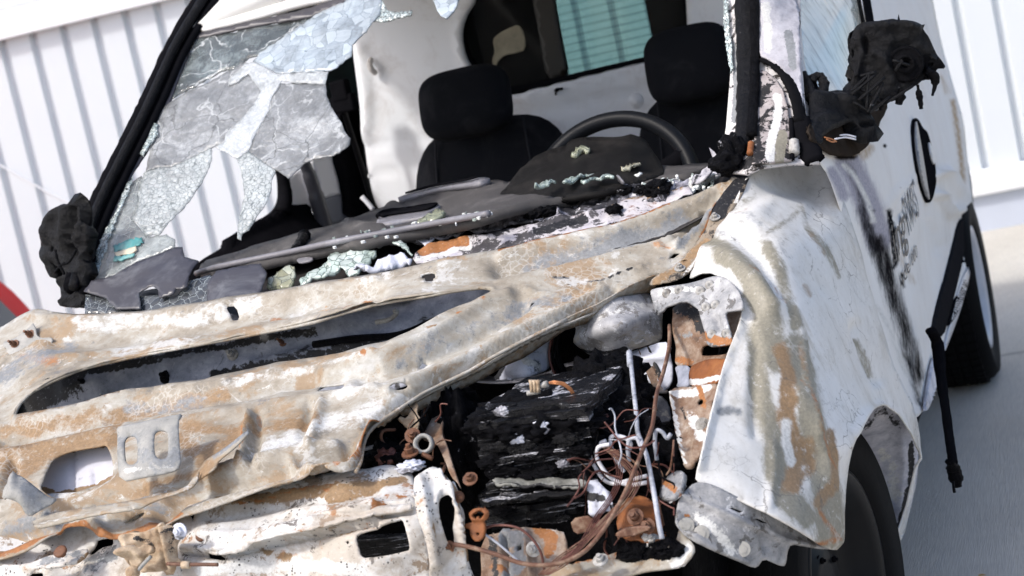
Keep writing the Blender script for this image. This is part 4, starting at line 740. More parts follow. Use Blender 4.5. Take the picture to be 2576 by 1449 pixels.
G_dark = glass('smoked_glass', (.085, .10, .10), .78, 0, rough=.08, grime=.5, var=3.2, crack=8); G_grey = glass('sooty_glass', (.235, .245, .25), .78, 60, (.12, .125, .13), .010, .12, 0, .35, .45, (.33, .34, .35), 2.5, 9)
G_blue = glass('crazed_blue_glass', (.33, .38, .42), .86, 36, (.15, .19, .22), .02, .5, 0, .15, .4, (.52, .58, .62), 1.5); G_white = glass('crazed_white_glass', (.50, .54, .535), .58, 95, (.12, .14, .14), .07, .4, 0, .3, .3, (.66, .7, .7))
G_milk = glass('milky_glass', (.60, .63, .64), .55, 120, (.3, .33, .34), .05, .4, 0, .3, .4, (.8, .83, .84)); G_clear = glass('grimy_glass', (.22, .24, .235), .70, 40, (.5, .54, .52), .014, .3, 0, .2, .5, var=2.2)
def frag(pts, mat, off=0, rag=1.6, st=9, name='glass_fragment', surf=None, lump=(.006, 7)):
    return sheet(name, screen, cc(pts), surf or WS, mat, (), st, .0025, (), (), lump, 0, True, off, rag)
frag([(925, 185), (1200, 135), (1500, 82), (1560, 60), (1480, 110), (1400, 165), (1300, 235), (1250, 262), (1200, 275), (1130, 330), (1050, 345), (960, 395), (880, 440), (820, 480), (850, 380), (890, 280)], G_dark, -.003)
frag([(1255, 262), (1300, 230), (1400, 165), (1480, 108), (1560, 58), (1650, 10), (1760, -60), (1870, -60), (1846, 0), (1835, 78), (1800, 110), (1770, 158), (1735, 185), (1702, 218), (1697, 272), (1655, 305), (1595, 345), (1520, 350), (1440, 350), (1340, 355), (1270, 320), (1225, 300)], G_blue, .002)
frag([(815, 500), (900, 440), (1000, 395), (1090, 350), (1180, 300), (1205, 305), (1120, 380), (1105, 415), (1160, 390), (1200, 350), (1240, 400), (1300, 385), (1260, 440), (1240, 490), (1180, 565), (1110, 640), (1086, 655), (1084, 682), (1020, 708), (960, 735), (880, 790), (830, 810), (760, 812), (700, 830), (725, 720), (745, 640), (765, 560)], G_grey, 0)
frag([(1105, 415), (1110, 385), (1190, 310), (1225, 300), (1270, 322), (1340, 358), (1450, 352), (1590, 350), (1580, 378), (1570, 410), (1460, 408), (1360, 392), (1345, 430), (1305, 480), (1300, 540), (1265, 600), (1235, 650), (1205, 735), (1150, 772), (1090, 740), (1040, 712), (1084, 680), (1088, 655), (1180, 560), (1240, 480), (1260, 440), (1230, 400), (1200, 360), (1150, 400)], G_milk, .003)
frag([(1350, 400), (1460, 410), (1570, 410), (1580, 470), (1600, 520), (1640, 580), (1665, 630), (1692, 668), (1690, 698), (1640, 742), (1580, 760), (1515, 772), (1470, 790), (1430, 830), (1392, 862), (1365, 845), (1340, 822), (1290, 795), (1240, 765), (1200, 738), (1230, 660), (1265, 600), (1300, 540), (1305, 480)], G_grey, .001)
frag([(1145, 775), (1205, 738), (1290, 798), (1336, 828), (1318, 870), (1312, 910), (1300, 960), (1275, 1010), (1240, 1065), (1205, 1115), (1170, 1135), (1165, 1165), (1150, 1160), (1147, 1130), (1165, 1060), (1180, 970), (1178, 890), (1165, 820)], G_white, .004, 2)
frag([(700, 830), (760, 812), (830, 812), (880, 790), (960, 737), (1020, 712), (1026, 760), (1005, 820), (975, 880), (930, 940), (885, 1000), (830, 1060), (795, 1100), (770, 1132), (705, 1135), (665, 1085), (640, 1060), (680, 980), (670, 930), (685, 880)], G_white, .002)
frag([(612, 900), (680, 850), (690, 880), (670, 935), (680, 985), (645, 1060), (665, 1090), (705, 1138), (770, 1135), (800, 1128), (838, 1150), (845, 1195), (760, 1225), (660, 1262), (560, 1330), (440, 1352), (470, 1250), (510, 1170), (550, 1060), (580, 970)], G_clear, 0)
frag([(555, 1195), (600, 1172), (650, 1158), (692, 1150), (694, 1180), (660, 1190), (640, 1215), (600, 1210), (556, 1225)], plain('teal_sticker', (.06, .27, .27), .5, .6, 60, .1, dust=((.35, .38, .37), .9)), .006, 3, 5, 'sticker'); frag([(560, 1225), (600, 1212), (660, 1196), (664, 1215), (640, 1230), (600, 1235), (565, 1242)], plain('cream_sticker', (.62, .55, .42), .5, .2, 30, .1), .0065, 1, 5, 'sticker'); frag([(552, 1245), (620, 1236), (652, 1226), (640, 1252), (590, 1260), (555, 1262)], plain('teal_sticker_pale', (.14, .36, .35), .5, .4, 60, .1, dust=((.4, .42, .4), .9)), .006, 3, 5, 'sticker')
M_slab = plain('painted_glass', (.050, .048, .057), .35, .12, 6, .02, dust=((.4, .42, .44), .25))
SL = Surf([(224, 700, 'y', -.01), (500, 640, 'y', .03), (220, 770, 'y', -.07), (500, 750, 'y', -.09), (620, 720, 'y', -.08), (740, 700, 'y', -.07)])
frag([(440, 1352), (540, 1325), (660, 1262), (760, 1225), (850, 1192), (880, 1192), (892, 1240), (925, 1248), (958, 1258), (930, 1300), (915, 1340), (905, 1385), (880, 1400), (850, 1395), (840, 1420), (770, 1440), (765, 1400), (735, 1380), (700, 1395), (672, 1412), (680, 1490), (560, 1490), (500, 1430), (400, 1400)], M_slab, 0, 1.2, 9, 'painted_glass', SL)
frag([(1000, 1440), (1010, 1370), (1050, 1320), (1160, 1290), (1260, 1275), (1290, 1320), (1280, 1370), (1250, 1440), (1230, 1480), (1000, 1480)], M_slab, .004, 1.2, 9, 'painted_glass', SL)
frag([(395, 1400), (500, 1400), (690, 1410), (840, 1410), (905, 1340), (1000, 1310), (1040, 1330), (1020, 1480), (780, 1500), (395, 1500)], M_ash if False else glass('black_crazed', (.05, .055, .06), .97, 60, (.45, .5, .5), .018, .4, 0, .15, .1, (.14, .15, .16)), -.012, 1, 9, 'glass_fragment', SL)
# remaining crumbs in the pillar seal, right and left
M_crumb = glass('glass_crumb', (.42, .50, .50), .8, 120, (.03, .035, .035), .09, .9, rough=.15, cellcol=(.75, .82, .8))
frag([(520, 1110), (560, 1050), (600, 960), (625, 890), (650, 850), (640, 920), (600, 1010), (560, 1100), (500, 1250), (470, 1330), (440, 1345), (480, 1210)], M_crumb, .006, 2.5, 7); frag([(720, 640), (745, 605), (770, 610), (765, 660), (735, 700), (700, 760), (680, 750), (705, 700)], M_crumb, .006, 2, 7)
sheet('glass_fragment', screen, c('B', [(622, -10), (650, 60), (672, 92), (705, 104), (735, 75), (760, 40), (775, -10), (760, -60), (640, -60)]), WS, G_blue, (), 6, .004, (), (), None, 0, True, 0, 1)
sheet('glass_fragment', screen, c('B', [(330, -5), (360, 60), (420, 70), (505, 60), (500, 85), (430, 100), (340, 125), (280, 120), (300, 60)]), WS, M_crumb, (), 6, .004, (), (), None, 0, True, 0, 1)

# far A pillar: seal outside, painted return inside
def strip_on(name, par, left, mat, wpx, off, y0=0, rad=.012, flat=1):
    pts = [onplane(q[0], q[1], WN, WP0) + np.array([0, -1, .8])*off for q in cc(left)]
    return tube(name, par, pts, rad, mat, 8, 8, flat, .05)
pa = [(372, 1405), (420, 1190), (500, 985), (590, 800), (680, 620), (760, 450), (850, 250), (960, 60), (1040, -60)]
far = strip_on('far_pillar', van, pa, M_black, 0, .010, rad=.022)
strip_on('pillar_seal', far, [(x+18, y+12) for x, y in pa], M_seal, 0, .020, rad=.011); strip_on('pillar_seal', far, [(x+40, y+20) for x, y in pa], M_black, 0, .004, rad=.010)
strip_on('pillar_paint', far, [(x-14, y-16) for x, y in pa[2:]], M_pillar, 0, .004, rad=.012)
HD = Surf([(480, 90, 'y', .80), (960, -20, 'y', .72), (540, 0, 'y', .95), (900, -120, 'y', .95)])
sheet('roof_edge', van, cc([(922, 165), (1000, 10), (1080, -120), (1800, -260), (1760, -70), (1640, -10), (1450, 25), (1200, 100)]), WS, M_body, (), 14, .012, (), (), None, 1, True, .004)
# near A pillar
PIL = Surf([(1845, 420, 'y', .03), (1900, 420, 'y', -.0), (1845, 0, 'y', .36), (1905, 0, 'y', .33), (1990, 410, 'y', .04), (2000, 0, 'y', .40), (2020, 330, 'y', .10), (1825, 200, 'y', .24)])
near = sheet('near_pillar', van, c('C', [(440, -150), (440, 0), (450, 200), (468, 400), (455, 560), (440, 740), (415, 900), (400, 990), (560, 1010), (640, 970), (810, 950), (985, 945), (960, 900), (900, 780), (885, 640), (868, 400), (855, 200), (850, 0), (845, -150)]), PIL, M_pillar, (), 7, .006,
  [(c('C', [(850, -100), (860, 300), (890, 660), (960, 900)]), 8, .012), (c('C', [(545, -100), (560, 400), (545, 800)]), 22, .004)],
  [('soot', c('C', [(640, 460), (650, 560), (640, 700), (640, 800), (600, 930)]), 16, 1.0), ('soot', c('C', [(690, 560), (690, 640), (660, 760)]), 10, .6), ('brown', c('C', [(680, 450), (720, 500), (700, 680)]), 14, .75), ('soot', c('C', [(840, 560), (870, 700), (900, 850)]), 9, .9), ('soot', c('C', [(560, 950), (480, 960), (420, 1010)]), 16, .9), ('olive', c('C', [(770, 760), (750, 860), (740, 930)]), 12, .65), ('white', c('C', [(740, 600), (740, 700), (700, 850), (680, 940)]), 16, .75), ('grey', c('C', [(700, 460), (720, 560), (700, 660)]), 16, .6), ('grey', c('C', [(480, 250), (500, 500), (490, 700)]), 10, .8), ('white', c('C', [(445, 500), (440, 700), (420, 900)]), 7, 1.0)], None, 0)
M_corner = burnt('scorched_corner', [(.20, .17, .165), (.36, .32, .31), (.46, .42, .41)], sc=9, mid=40, flake=((.012, .011, .011), .505), stains=('white', 'olive', 'soot'))
sheet('inner_corner', near, c('C', [(628, 425), (680, 430), (730, 475), (775, 550), (800, 640), (812, 780), (815, 948), (700, 965), (600, 968), (612, 800), (622, 600)]), PIL, M_corner, (), 6, .004, (), [('white', c('C', [(740, 580), (750, 660), (730, 740), (700, 840), (690, 940)]), 15, .8), ('olive', c('C', [(770, 800), (750, 880), (740, 945)]), 14, 1.0), ('soot', c('C', [(630, 470), (640, 620)]), 12, .9), ('soot', c('C', [(620, 760), (640, 880)]), 12, .7)], (.003, 26), 0, True, .008)
sheet('pillar_cap', near, c('C', [(632, -150), (632, 0), (636, 200), (640, 350), (690, 370), (760, 430), (820, 520), (860, 620), (888, 690), (882, 560), (870, 420), (862, 300), (852, 100), (835, 60), (800, -10), (795, -150)]), PIL, M_pillar2, (), 8, .006, (), [('white', c('C', [(660, 60), (680, 200), (690, 330)]), 14, .7), ('grey', c('C', [(790, 230), (810, 300), (830, 430)]), 13, .9), ('soot', c('C', [(850, 100), (870, 300)]), 5, .6)], (.003, 20), 1, True, .016)
def pil(pts, rad, mat, name, off=.014, flat=1, wob=.08):
    return tube(name, near, [PIL.p(*q)+np.array([.25, -.9, .3])*off for q in c('C', pts)], rad, mat, 9, 6, flat, wob)
pil([(545, -150), (548, 0), (558, 200), (565, 400), (560, 560), (552, 700), (540, 800), (520, 880), (495, 910)], [.021, .021, .021, .02, .018, .014, .012], M_seal, 'windscreen_seal', .012, .6); pil([(600, -150), (604, 0), (606, 300), (604, 500), (596, 650), (588, 800)], .010, M_char, 'windscreen_seal', .016); pil([(585, 845), (581, 875), (578, 905)], .006, M_orange, 'rusty_stub', .018)
pil([(640, 358), (700, 385), (760, 430), (810, 500), (845, 580), (862, 660), (868, 720)], [.006, .010, .013, .014, .013], M_rubber, 'door_seal', .014, .6); pil([(866, 700), (880, 780), (910, 850), (955, 935)], .020, M_black, 'door_gap', .004, .6); pil([(818, 700), (820, 800), (822, 930)], .005, M_black, 'hinge_rod', .010); pil([(832, 830), (834, 900)], .010, M_bolt, 'hinge_pin', .014)
sheet('glass_fragment', near, c('C', [(440, 0), (468, 0), (470, 150), (488, 300), (492, 420), (478, 440), (452, 280), (440, 150)]), PIL, M_crumb, (), 5, .004, (), (), None, 0, True, .010, 1.5)
sheet('peeled_paint', near, c('C', [(342, 855), (372, 880), (395, 915), (405, 960), (380, 965), (368, 930)]), Surf([(1783, 371, 'y', .06), (1811, 417, 'y', .02), (1795, 420, 'y', .03)]), M_pillar2, (), 5, .002, (), (), None, 0)
blob('melted_lump', near, PIL.p(*c1('C', 485, 880))+np.array([0, -.02, .0]), (.026, .02, .034), M_charash, .35, 2, 4, 3); blob('melted_lump', near, PIL.p(*c1('C', 455, 935))+np.array([0, -.02, 0]), (.03, .03, .022), M_char, .35, 2, 4, 5)

# ------------------------------------------------------------------ near mirror, burnt to its skeleton
def MP(x, y, v): 
    s = c1('C', x, y); return P(s[0], s[1], 'x', v)
_sd = lambda x, y: float(SIDE.p(*c1('C', x, y))[1])
MS = Surf([(*c1('C', 1170, 480), 'y', .27), (*c1('C', 1700, 400), 'y', .36), (*c1('C', 1300, 130), 'y', .30), (*c1('C', 1560, 130), 'y', .34), (*c1('C', 905, 780), 'y', _sd(905, 780)-.02), (*c1('C', 1290, 700), 'y', .26), (*c1('C', 890, 540), 'y', _sd(890, 540)-.02), (*c1('C', 1580, 560), 'y', .32), (*c1('C', 980, 840), 'y', _sd(905, 780))])
print('mirror', [tuple(round(float(x), 2) for x in MS.p(*c1('C', *q))) for q in ((920, 700), (1170, 500), (1450, 300), (1700, 390))])
mir = sheet('side_mirror', van, c('C', [(1150, 530), (1165, 480), (1180, 430), (1165, 380), (1152, 330), (1160, 260), (1172, 200), (1190, 155), (1230, 130), (1330, 126), (1440, 120), (1520, 130), (1565, 150), (1600, 200), (1625, 250), (1665, 310), (1690, 350), (1712, 385), (1700, 402), (1650, 350), (1600, 310), (1560, 330), (1590, 400), (1585, 460), (1540, 500), (1440, 540), (1380, 570), (1330, 620), (1250, 660), (1200, 600)]), MS, M_mirror,
  [c('C', [(1168, 290), (1180, 285), (1182, 320), (1172, 340)])], 5, .03, [(c('C', [(1210, 180), (1230, 300), (1190, 440)]), 10, .010), (c('C', [(1250, 150), (1400, 140), (1540, 160)]), 14, .010), (c('C', [(1290, 300), (1340, 330), (1390, 470)]), 12, .010), (c('C', [(1245, 230), (1255, 300)]), 6, -.015), (c('C', [(1470, 370)]), 30, -.008)], (), (.009, 26), 1, True, .004)
arm = sheet('mirror_arm', mir, c('C', [(885, 470), (930, 430), (960, 470), (990, 550), (1060, 545), (1130, 540), (1180, 530), (1230, 580), (1270, 640), (1300, 680), (1308, 710), (1295, 745), (1240, 750), (1200, 720), (1170, 700), (1100, 740), (1030, 770), (985, 800), (975, 840), (940, 830), (925, 760), (915, 660), (900, 560)]), MS, M_mirror, (), 7, .03, [(c('C', [(940, 600), (1050, 600), (1160, 600)]), 18, .022), (c('C', [(960, 700), (1100, 690)]), 14, .010), (c('C', [(1230, 720), (1290, 715)]), 6, -.02), (c('C', [(1000, 760), (1150, 700)]), 6, .008)], (), (.009, 26), 1, True, .004)
mc = MS.p(*c1('C', 1478, 372)); md = Vector((CP-mc)).normalized()
bm = bmesh.new(); lathe(bm, [(h_*.46, k_*.5) for h_, k_ in [(.002, .012), (.016, .012), (.017, .034), (.026, .036), (.028, .046), (.036, .046), (.038, .036), (.062, .030), (.066, .034), (.074, .028), (.078, .0), (.07, -.01)]], mc, md+Vector((.1, -.2, 0)), 36); mot = bmlink('mirror_motor', bm, charred('motor', .03, .5, 60), mir, True)
for a in ((1290, 430, 1150, 545), (1340, 450, 1190, 580), (1330, 480, 1240, 650), (1245, 430, 1235, 640), (1180, 500, 1330, 600), (1160, 590, 1260, 650), (1300, 560, 1250, 650), (1200, 440, 1290, 420), (1150, 530, 1250, 430), (1370, 560, 1250, 655), (1500, 500, 1340, 600), (1385, 350, 1480, 380), (1400, 410, 1440, 350)):
    tube('strut', mir, [MS.p(*c1('C', a[0], a[1]))+np.array([.01, -.03, 0]), MS.p(*c1('C', a[2], a[3]))+np.array([.01, -.03, 0])], .0032, M_mirror, 6, 4, None, .2)
def hang(n, pts, r, m=M_char):
    r = [q*.45 for q in r]; tube(n, mir, [MS.p(*q)+np.array([0, -.012, 0]) for q in c('C', pts)], r, m, 8, 4, .8, .12)
hang('hanging_flap', [(1600, 400), (1650, 440), (1655, 490), (1640, 550)], [.018, .026, .022, .012, .008]); hang('adjuster_screw', [(1555, 490), (1562, 540), (1570, 580), (1575, 628)], [.008, .018, .018, .013, .010]); hang('hanging_lug', [(1470, 520), (1455, 560), (1445, 600)], [.015, .028, .02]); hang('hanging_lug', [(1350, 570), (1345, 610), (1340, 635)], [.012, .016, .01])
sheet('mirror_shell', mir, c('C', [(1545, 275), (1600, 270), (1640, 300), (1680, 350), (1700, 395), (1660, 400), (1668, 445), (1600, 450), (1590, 380)]), MS, M_char, [c('C', [(1615, 370), (1640, 362), (1640, 380), (1620, 388)])], 6, .012, (), (), (.01, 30), 1, True, .0)
tube('melted_hook', arm, [MS.p(*q)+np.array([0, -.02, 0]) for q in c('C', [(890, 420), (920, 470), (950, 540), (1000, 540), (1018, 490), (1000, 445), (965, 440), (950, 470)])], [.009, .010, .011, .009, .008], M_mirror, 9, 6, None, .15)
for q in ([(1080, 800), (1140, 790), (1200, 802)], [(1110, 778), (1150, 776), (1200, 788)]): tube('bare_wire', arm, [MS.p(*k)+np.array([0, -.02, 0]) for k in c('C', q)], .0018, M_wpipe, 6, 4)
for q in ([(1020, 790), (1060, 800), (1090, 815)], [(1030, 800), (1060, 815), (1080, 815)]): tube('bare_wire', arm, [MS.p(*k)+np.array([0, -.02, 0]) for k in c('C', q)], .0016, M_copperb, 6, 4)

# far mirror
FM = Surf([(110, 520, 'y', .05), (215, 560, 'y', .02), (120, 690, 'y', .03), (210, 720, 'y', -.01)])
fm = sheet('far_mirror', van, c('J', [(320, 540), (340, 430), (370, 340), (440, 280), (520, 235), (570, 248), (630, 240), (662, 262), (665, 330), (672, 380), (710, 410), (722, 460), (715, 540), (705, 620), (660, 660), (650, 700), (720, 760), (680, 900), (640, 920), (630, 860), (590, 865), (550, 840), (540, 880), (565, 900), (545, 920), (545, 990), (600, 1000), (640, 960), (690, 1020), (660, 1090), (510, 1095), (485, 1040), (510, 1020), (500, 960), (470, 900), (480, 850), (510, 830), (490, 770), (440, 745), (405, 715), (410, 760), (430, 850), (400, 830), (375, 780), (360, 720), (325, 670)]), FM, M_mirror,
  [c('J', [(415, 600), (425, 590), (438, 610), (435, 640), (420, 635)])], 7, .03, [(c('J', [(520, 260), (520, 400), (500, 520)]), 7, .010), (c('J', [(600, 280), (600, 420), (560, 520)]), 7, -.016), (c('J', [(660, 420), (640, 540), (560, 480)]), 7, .014), (c('J', [(600, 640), (560, 600)]), 9, -.03), (c('J', [(360, 560), (350, 450)]), 7, .010)], (), (.008, 30), 1)
for q in ([(525, 600), (545, 690), (600, 800)], [(600, 710), (560, 740), (520, 790)], [(700, 600), (640, 700), (580, 720)]): tube('strut', fm, [FM.p(*k)+np.array([0, -.03, 0]) for k in c('J', q)], .003, M_char, 6, 4, None, .2)
# ------------------------------------------------------------------ cabin
BY = 1.50
bh_o = c('B', [(170, -350), (170, 0), (160, 270), (200, 560), (225, 800), (250, 1000), (300, 1250), (900, 1300), (2300, 1100), (2400, 600), (2400, -350)])
bh_w = c('B', [(900, -250), (860, 0), (815, 70), (785, 150), (780, 220), (800, 330), (860, 440), (940, 540), (1010, 566), (1060, 562), (1400, 480), (1845, 372), (2080, 320), (2108, 290), (2112, 200), (2100, 0), (2090, -250)])
BUL = Surf('y'and [(900, 100, 'y', BY), (1800, 100, 'y', BY), (1300, 450, 'y', BY-.02), (1100, 0, 'y', BY)])
bulk = sheet('bulkhead', van, bh_o, BUL, M_bulk, [bh_w], 16, .02, [(bh_w+[bh_w[0]], 12, .008), (c('B', [(200, 280), (240, 600), (235, 720), (215, 800)]), 14, .016), (c('B', [(225, 860), (500, 800), (640, 790)]), 5, -.006), (c('B', [(260, 1010), (440, 985)]), 5, -.006), (c('B', [(1030, 610), (1400, 540), (1860, 450)]), 7, .007), (c('B', [(1050, 690), (1400, 620), (1880, 525)]), 5, -.008)], (), None, 1)
bh_in = chaikin(bh_w, 1)
sheet('window_frame', bulk, [q-np.array([0, 0]) for q in bh_w] , Surf([(900, 100, 'y', BY+.035), (1800, 100, 'y', BY+.035), (1300, 450, 'y', BY+.03), (1100, 0, 'y', BY+.035)]), M_black, [[((q[0]-1440)*.975+1440, (q[1]+20)*.94-26) for q in bh_w]], 14, .03)
M_wing_glass = glass('bulkhead_glass', (.012, .013, .014), .42, 0, grime=.06, rough=.04, spec=.08)
sheet('window_pane', bulk, bh_w, Surf([(900, 100, 'y', BY+.05), (1800, 100, 'y', BY+.05), (1300, 450, 'y', BY+.05)]), M_wing_glass, (), 40, .004)
sheet('painted_reflection', bulk, c('B', [(968, 345), (985, 300), (970, 230), (1010, 190), (1060, 165), (1120, 140), (1155, 190), (1165, 290), (1100, 310), (1040, 320), (1000, 360), (990, 400), (975, 390)]), ('y', BY+.04), plain('reflection_tan', (.26, .235, .17), .7, .8, 18, .2), (), 6, .002, (), (), None, 1)  # yellowish reflection in the pane, painted as a flat patch
sheet('window_divider', bulk, c('B', [(1190, -250), (1200, 0), (1240, 200), (1285, 475), (1410, 445), (1370, 250), (1325, 0), (1310, -250)]), ('y', BY+.046), plain('smoked_divider', (.012, .0105, .008), .5, .4, 12, .05), (), 14, .02)
for q in ((1238, 722), (1803, 585)):
    p = BUL.p(*c1('B', *q)); bm = bmesh.new(); lathe(bm, [(.022, 0), (.020, .005), (.012, .006), (.010, .011), (.003, .012)], p, (0, -1, 0), 20); bmlink('round_cap', bm, M_bulk, bulk, True)
tube('coat_hook', bulk, [BUL.p(*c1('B', x, y))+np.array([0, o, 0]) for x, y, o in ((275, 345, -.01), (283, 370, -.03), (295, 400, -.03), (303, 420, -.015))], .009, M_cream, 8, 5)
tube('rubber_scrap', bulk, [BUL.p(*c1('B', x, y))+np.array([0, -.012, 0]) for x, y in ((1385, 512), (1350, 520), (1345, 550))], [.004, .006, .003], M_black, 6, 4)
# load space behind: dark box and tinted rear doors
def wbx(name, lo, hi, mat, par=van, bev=0):
    bm = bmesh.new(); addbox(bm, [(a+b)/2 for a, b in zip(lo, hi)], [b-a for a, b in zip(lo, hi)]); return bmlink(name, bm, mat, par, False, bev)
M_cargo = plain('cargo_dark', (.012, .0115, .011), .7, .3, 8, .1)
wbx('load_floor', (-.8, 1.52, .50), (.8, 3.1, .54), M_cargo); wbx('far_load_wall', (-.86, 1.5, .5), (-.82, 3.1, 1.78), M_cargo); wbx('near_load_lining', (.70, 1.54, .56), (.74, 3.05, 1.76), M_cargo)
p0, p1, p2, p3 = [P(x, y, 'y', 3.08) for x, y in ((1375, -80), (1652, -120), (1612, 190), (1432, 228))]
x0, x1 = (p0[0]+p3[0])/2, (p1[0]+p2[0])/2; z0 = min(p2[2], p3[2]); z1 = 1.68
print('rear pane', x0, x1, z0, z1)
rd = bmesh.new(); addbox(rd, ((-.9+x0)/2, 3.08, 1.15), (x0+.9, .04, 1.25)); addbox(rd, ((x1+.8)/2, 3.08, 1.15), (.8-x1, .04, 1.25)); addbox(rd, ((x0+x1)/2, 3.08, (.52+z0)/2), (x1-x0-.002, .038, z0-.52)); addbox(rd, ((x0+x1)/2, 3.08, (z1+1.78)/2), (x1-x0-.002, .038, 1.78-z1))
rear = bmlink('rear_door', rd, M_cargo, van)
def tint():
    s = NT('teal_tint'); sx = s.n.new('ShaderNodeSeparateXYZ'); s.L(s.co, sx.inputs[0])
    st = s.step(s.math('ABSOLUTE', s.math('SUBTRACT', s.math('FRACT', s.math('MULTIPLY', sx.outputs[2], 34)), .5)), .06, .14)
    col = s.mix(st, (.50, .74, .73), (.70, .93, .91)); t = s.n.new('ShaderNodeBsdfTransparent'); s.L(col, t.inputs[0]); g = s.n.new('ShaderNodeBsdfGlossy'); g.inputs['Roughness'].default_value = .05
    m = s.n.new('ShaderNodeMixShader'); m.inputs[0].default_value = .03; s.t.links.new(t.outputs[0], m.inputs[1]); s.t.links.new(g.outputs[0], m.inputs[2]); return s.done(m.outputs[0])
bm = bmesh.new(); addbox(bm, ((x0+x1)/2, 3.08, (z0+z1)/2), (x1-x0-.004, .004, z1-z0-.004)); bmlink('rear_window', bm, tint(), rear)
# roof and the far side, mostly out of the picture: they shade the cabin
rf = bmesh.new(); rows = []
for y, z, wx in ((.62, 1.655, .60), (.80, 1.74, .64), (1.2, 1.80, .68), (2.2, 1.82, .69), (3.1, 1.78, .68)): rows.append([rf.verts.new((wx*u, y, z-.05*abs(u)**3)) for u in (-1.1, -.95, -.6, 0, .6, .95, 1.1)])
for r0, r1 in zip(rows[:-1], rows[1:]):
    for k in range(6): rf.faces.new((r0[k], r0[k+1], r1[k+1], r1[k]))
ro = bmlink('roof', rf, M_body, van, True); m_ = ro.modifiers.new('thick', 'SOLIDIFY'); m_.thickness = .04; m_.offset = -1
wbx('far_load_side', (-.92, 1.62, .25), (-.88, 3.1, 1.74), M_body)
# far door and its window frame
DX = -.76
dsill = Surf([(505, 655, 'x', -.80), (700, 533, 'x', -.80), (520, 700, 'x', -.72), (800, 600, 'x', -.70), (860, 620, 'x', -.68)])
fdoor = sheet('far_door', van, [(430, 720), (500, 657), (560, 622), (640, 573), (700, 532), (722, 522), (760, 520), (782, 530), (800, 560), (860, 580), (880, 640), (600, 740)], dsill, M_black, (), 11, .03, [(c('K', [(0, 810), (540, 520), (700, 510)]), 8, .02)], (), None, 1)
tube('window_frame', fdoor, pp('K', 'x', (440, 130, -.80), (470, 230), (478, 330), (475, 430), (440, 520), (360, 590), (200, 690), (0, 800)), .010, M_rubber, 8, 6)
tube('window_frame', fdoor, pp('K', 'x', (470, 150, -.78), (500, 250), (520, 400), (505, 540)), [.016, .018, .02, .022], M_black, 8, 6)
WHT = plain('white_inner_post', (.70, .70, .72), .5, .04, 3, 0)
sheet('door_post', van, c('K', [(480, 60), (545, 250), (640, 180), (660, 170), (700, 300), (740, 420), (760, 510), (640, 500), (560, 495), (530, 480)]), ('x', -.80), WHT, (), 9, .02)
tube('post_trim', van, pp('K', 'x', (650, 40, -.74), (710, 180), (770, 360), (830, 560), (870, 700)), [.022, .026, .03, .03], plain('post_trim', (.05, .05, .06), .4, .2, 20, 0), 9, 6, .7)
sheet('post_panel', van, c('K', [(740, 40), (970, -60), (1010, 150), (1030, 290), (1050, 360), (960, 385), (840, 415), (800, 280)]), ('x', -.76), WHT, (), 9, .02)
sheet('post_shade', van, c('K', [(838, 418), (960, 387), (1056, 360), (1060, 480), (1064, 600), (880, 660), (860, 540)]), ('x', -.758), plain('post_shade_grey', (.14, .15, .18), .5, .15, 10, 0), (), 9, .02)  # straight-edged shadow on the lower post panel, painted as a grey sheet
sheet('rear_post', van, c('K', [(960, 40), (1000, -400), (1180, -420), (1180, 100), (1240, 250), (1290, 420), (1310, 520), (1060, 600), (1040, 300)]), ('x', -.74), M_black, (), 12, .02)
belt = tube('seat_belt', van, pp('B', 'y', (95, 520, 1.36), (110, 640), (160, 800), (210, 960), (270, 1160), (300, 1220)), .018, M_rubber, 8, 6, .25)
bm = bmesh.new(); addbox(bm, P(*c1('B', 92, 525), 'y', 1.35), (.05, .04, .06)); addbox(bm, P(*c1('B', 110, 600), 'y', 1.35), (.07, .035, .05)); bmlink('belt_guide', bm, M_black, belt, False, .006)
tube('belt_buckle', belt, pp('K', 'y', (1175, 400, 1.2), (1230, 460), (1270, 510)), .007, M_wpipe, 7, 4)
# seats
M_seam = plain('seat_seam', (.02, .021, .025), .8, .2, 200, .3, spec=.1)
def seat(name, cenx, hx0, hx1, hyt, hyb, y, bx0, bx1, byt):
    a, b = P(hx0, (hyt+hyb)/2, 'y', y), P(hx1, (hyt+hyb)/2-40, 'y', y); t, u = P((hx0+hx1)/2, hyt, 'y', y), P((hx0+hx1)/2+20, hyb, 'y', y)
    cen = (t+u)/2; hw = abs(b[0]-a[0])/2; hh = abs(t[2]-u[2])/2
    print(name, cen, hw, hh)
    rt = Matrix.Rotation(R(-14), 3, 'X')
    bm = bmesh.new(); bw = hw*1.9; top = u[2]+.035; superell(bm, (cen[0], y+.06, top-.33), (bw, .085, .335), .55, Matrix.Rotation(R(-12), 3, 'X'), 36, 20); s = bmlink('seat', bm, M_seat, van, True)
    bm = bmesh.new(); superell(bm, (cen[0], y, cen[2]), (hw*1.03, .062, hh*1.03), .55, rt, 40, 22); h = bmlink('headrest', bm, M_seat, s, True)
    r2 = Matrix.Rotation(R(-12), 3, 'X')
    for sx in (-.62, .62):
        bm = bmesh.new(); sweep(bm, [Vector((cen[0], y+.06, top-.33))+r2@Vector((bw*sx*(1-.12*q), -.080+.035*max(0, q-.5)**1.5, .335*q*.92)) for q in [-.6+.16*k for k in range(11)]], .003, 6); bmlink('seam', bm, M_seam, s, True)
    bm = bmesh.new(); superell(bm, (cen[0], y-.28, top-.62), (bw, .26, .09), .6); bmlink('cushion', bm, M_seat, s, True)
seat('far', 0, 1052, 1270, 172, 345, 1.20, 0, 0, 0); seat('near', 0, 1618, 1832, 66, 256, 1.20, 0, 0, 0)
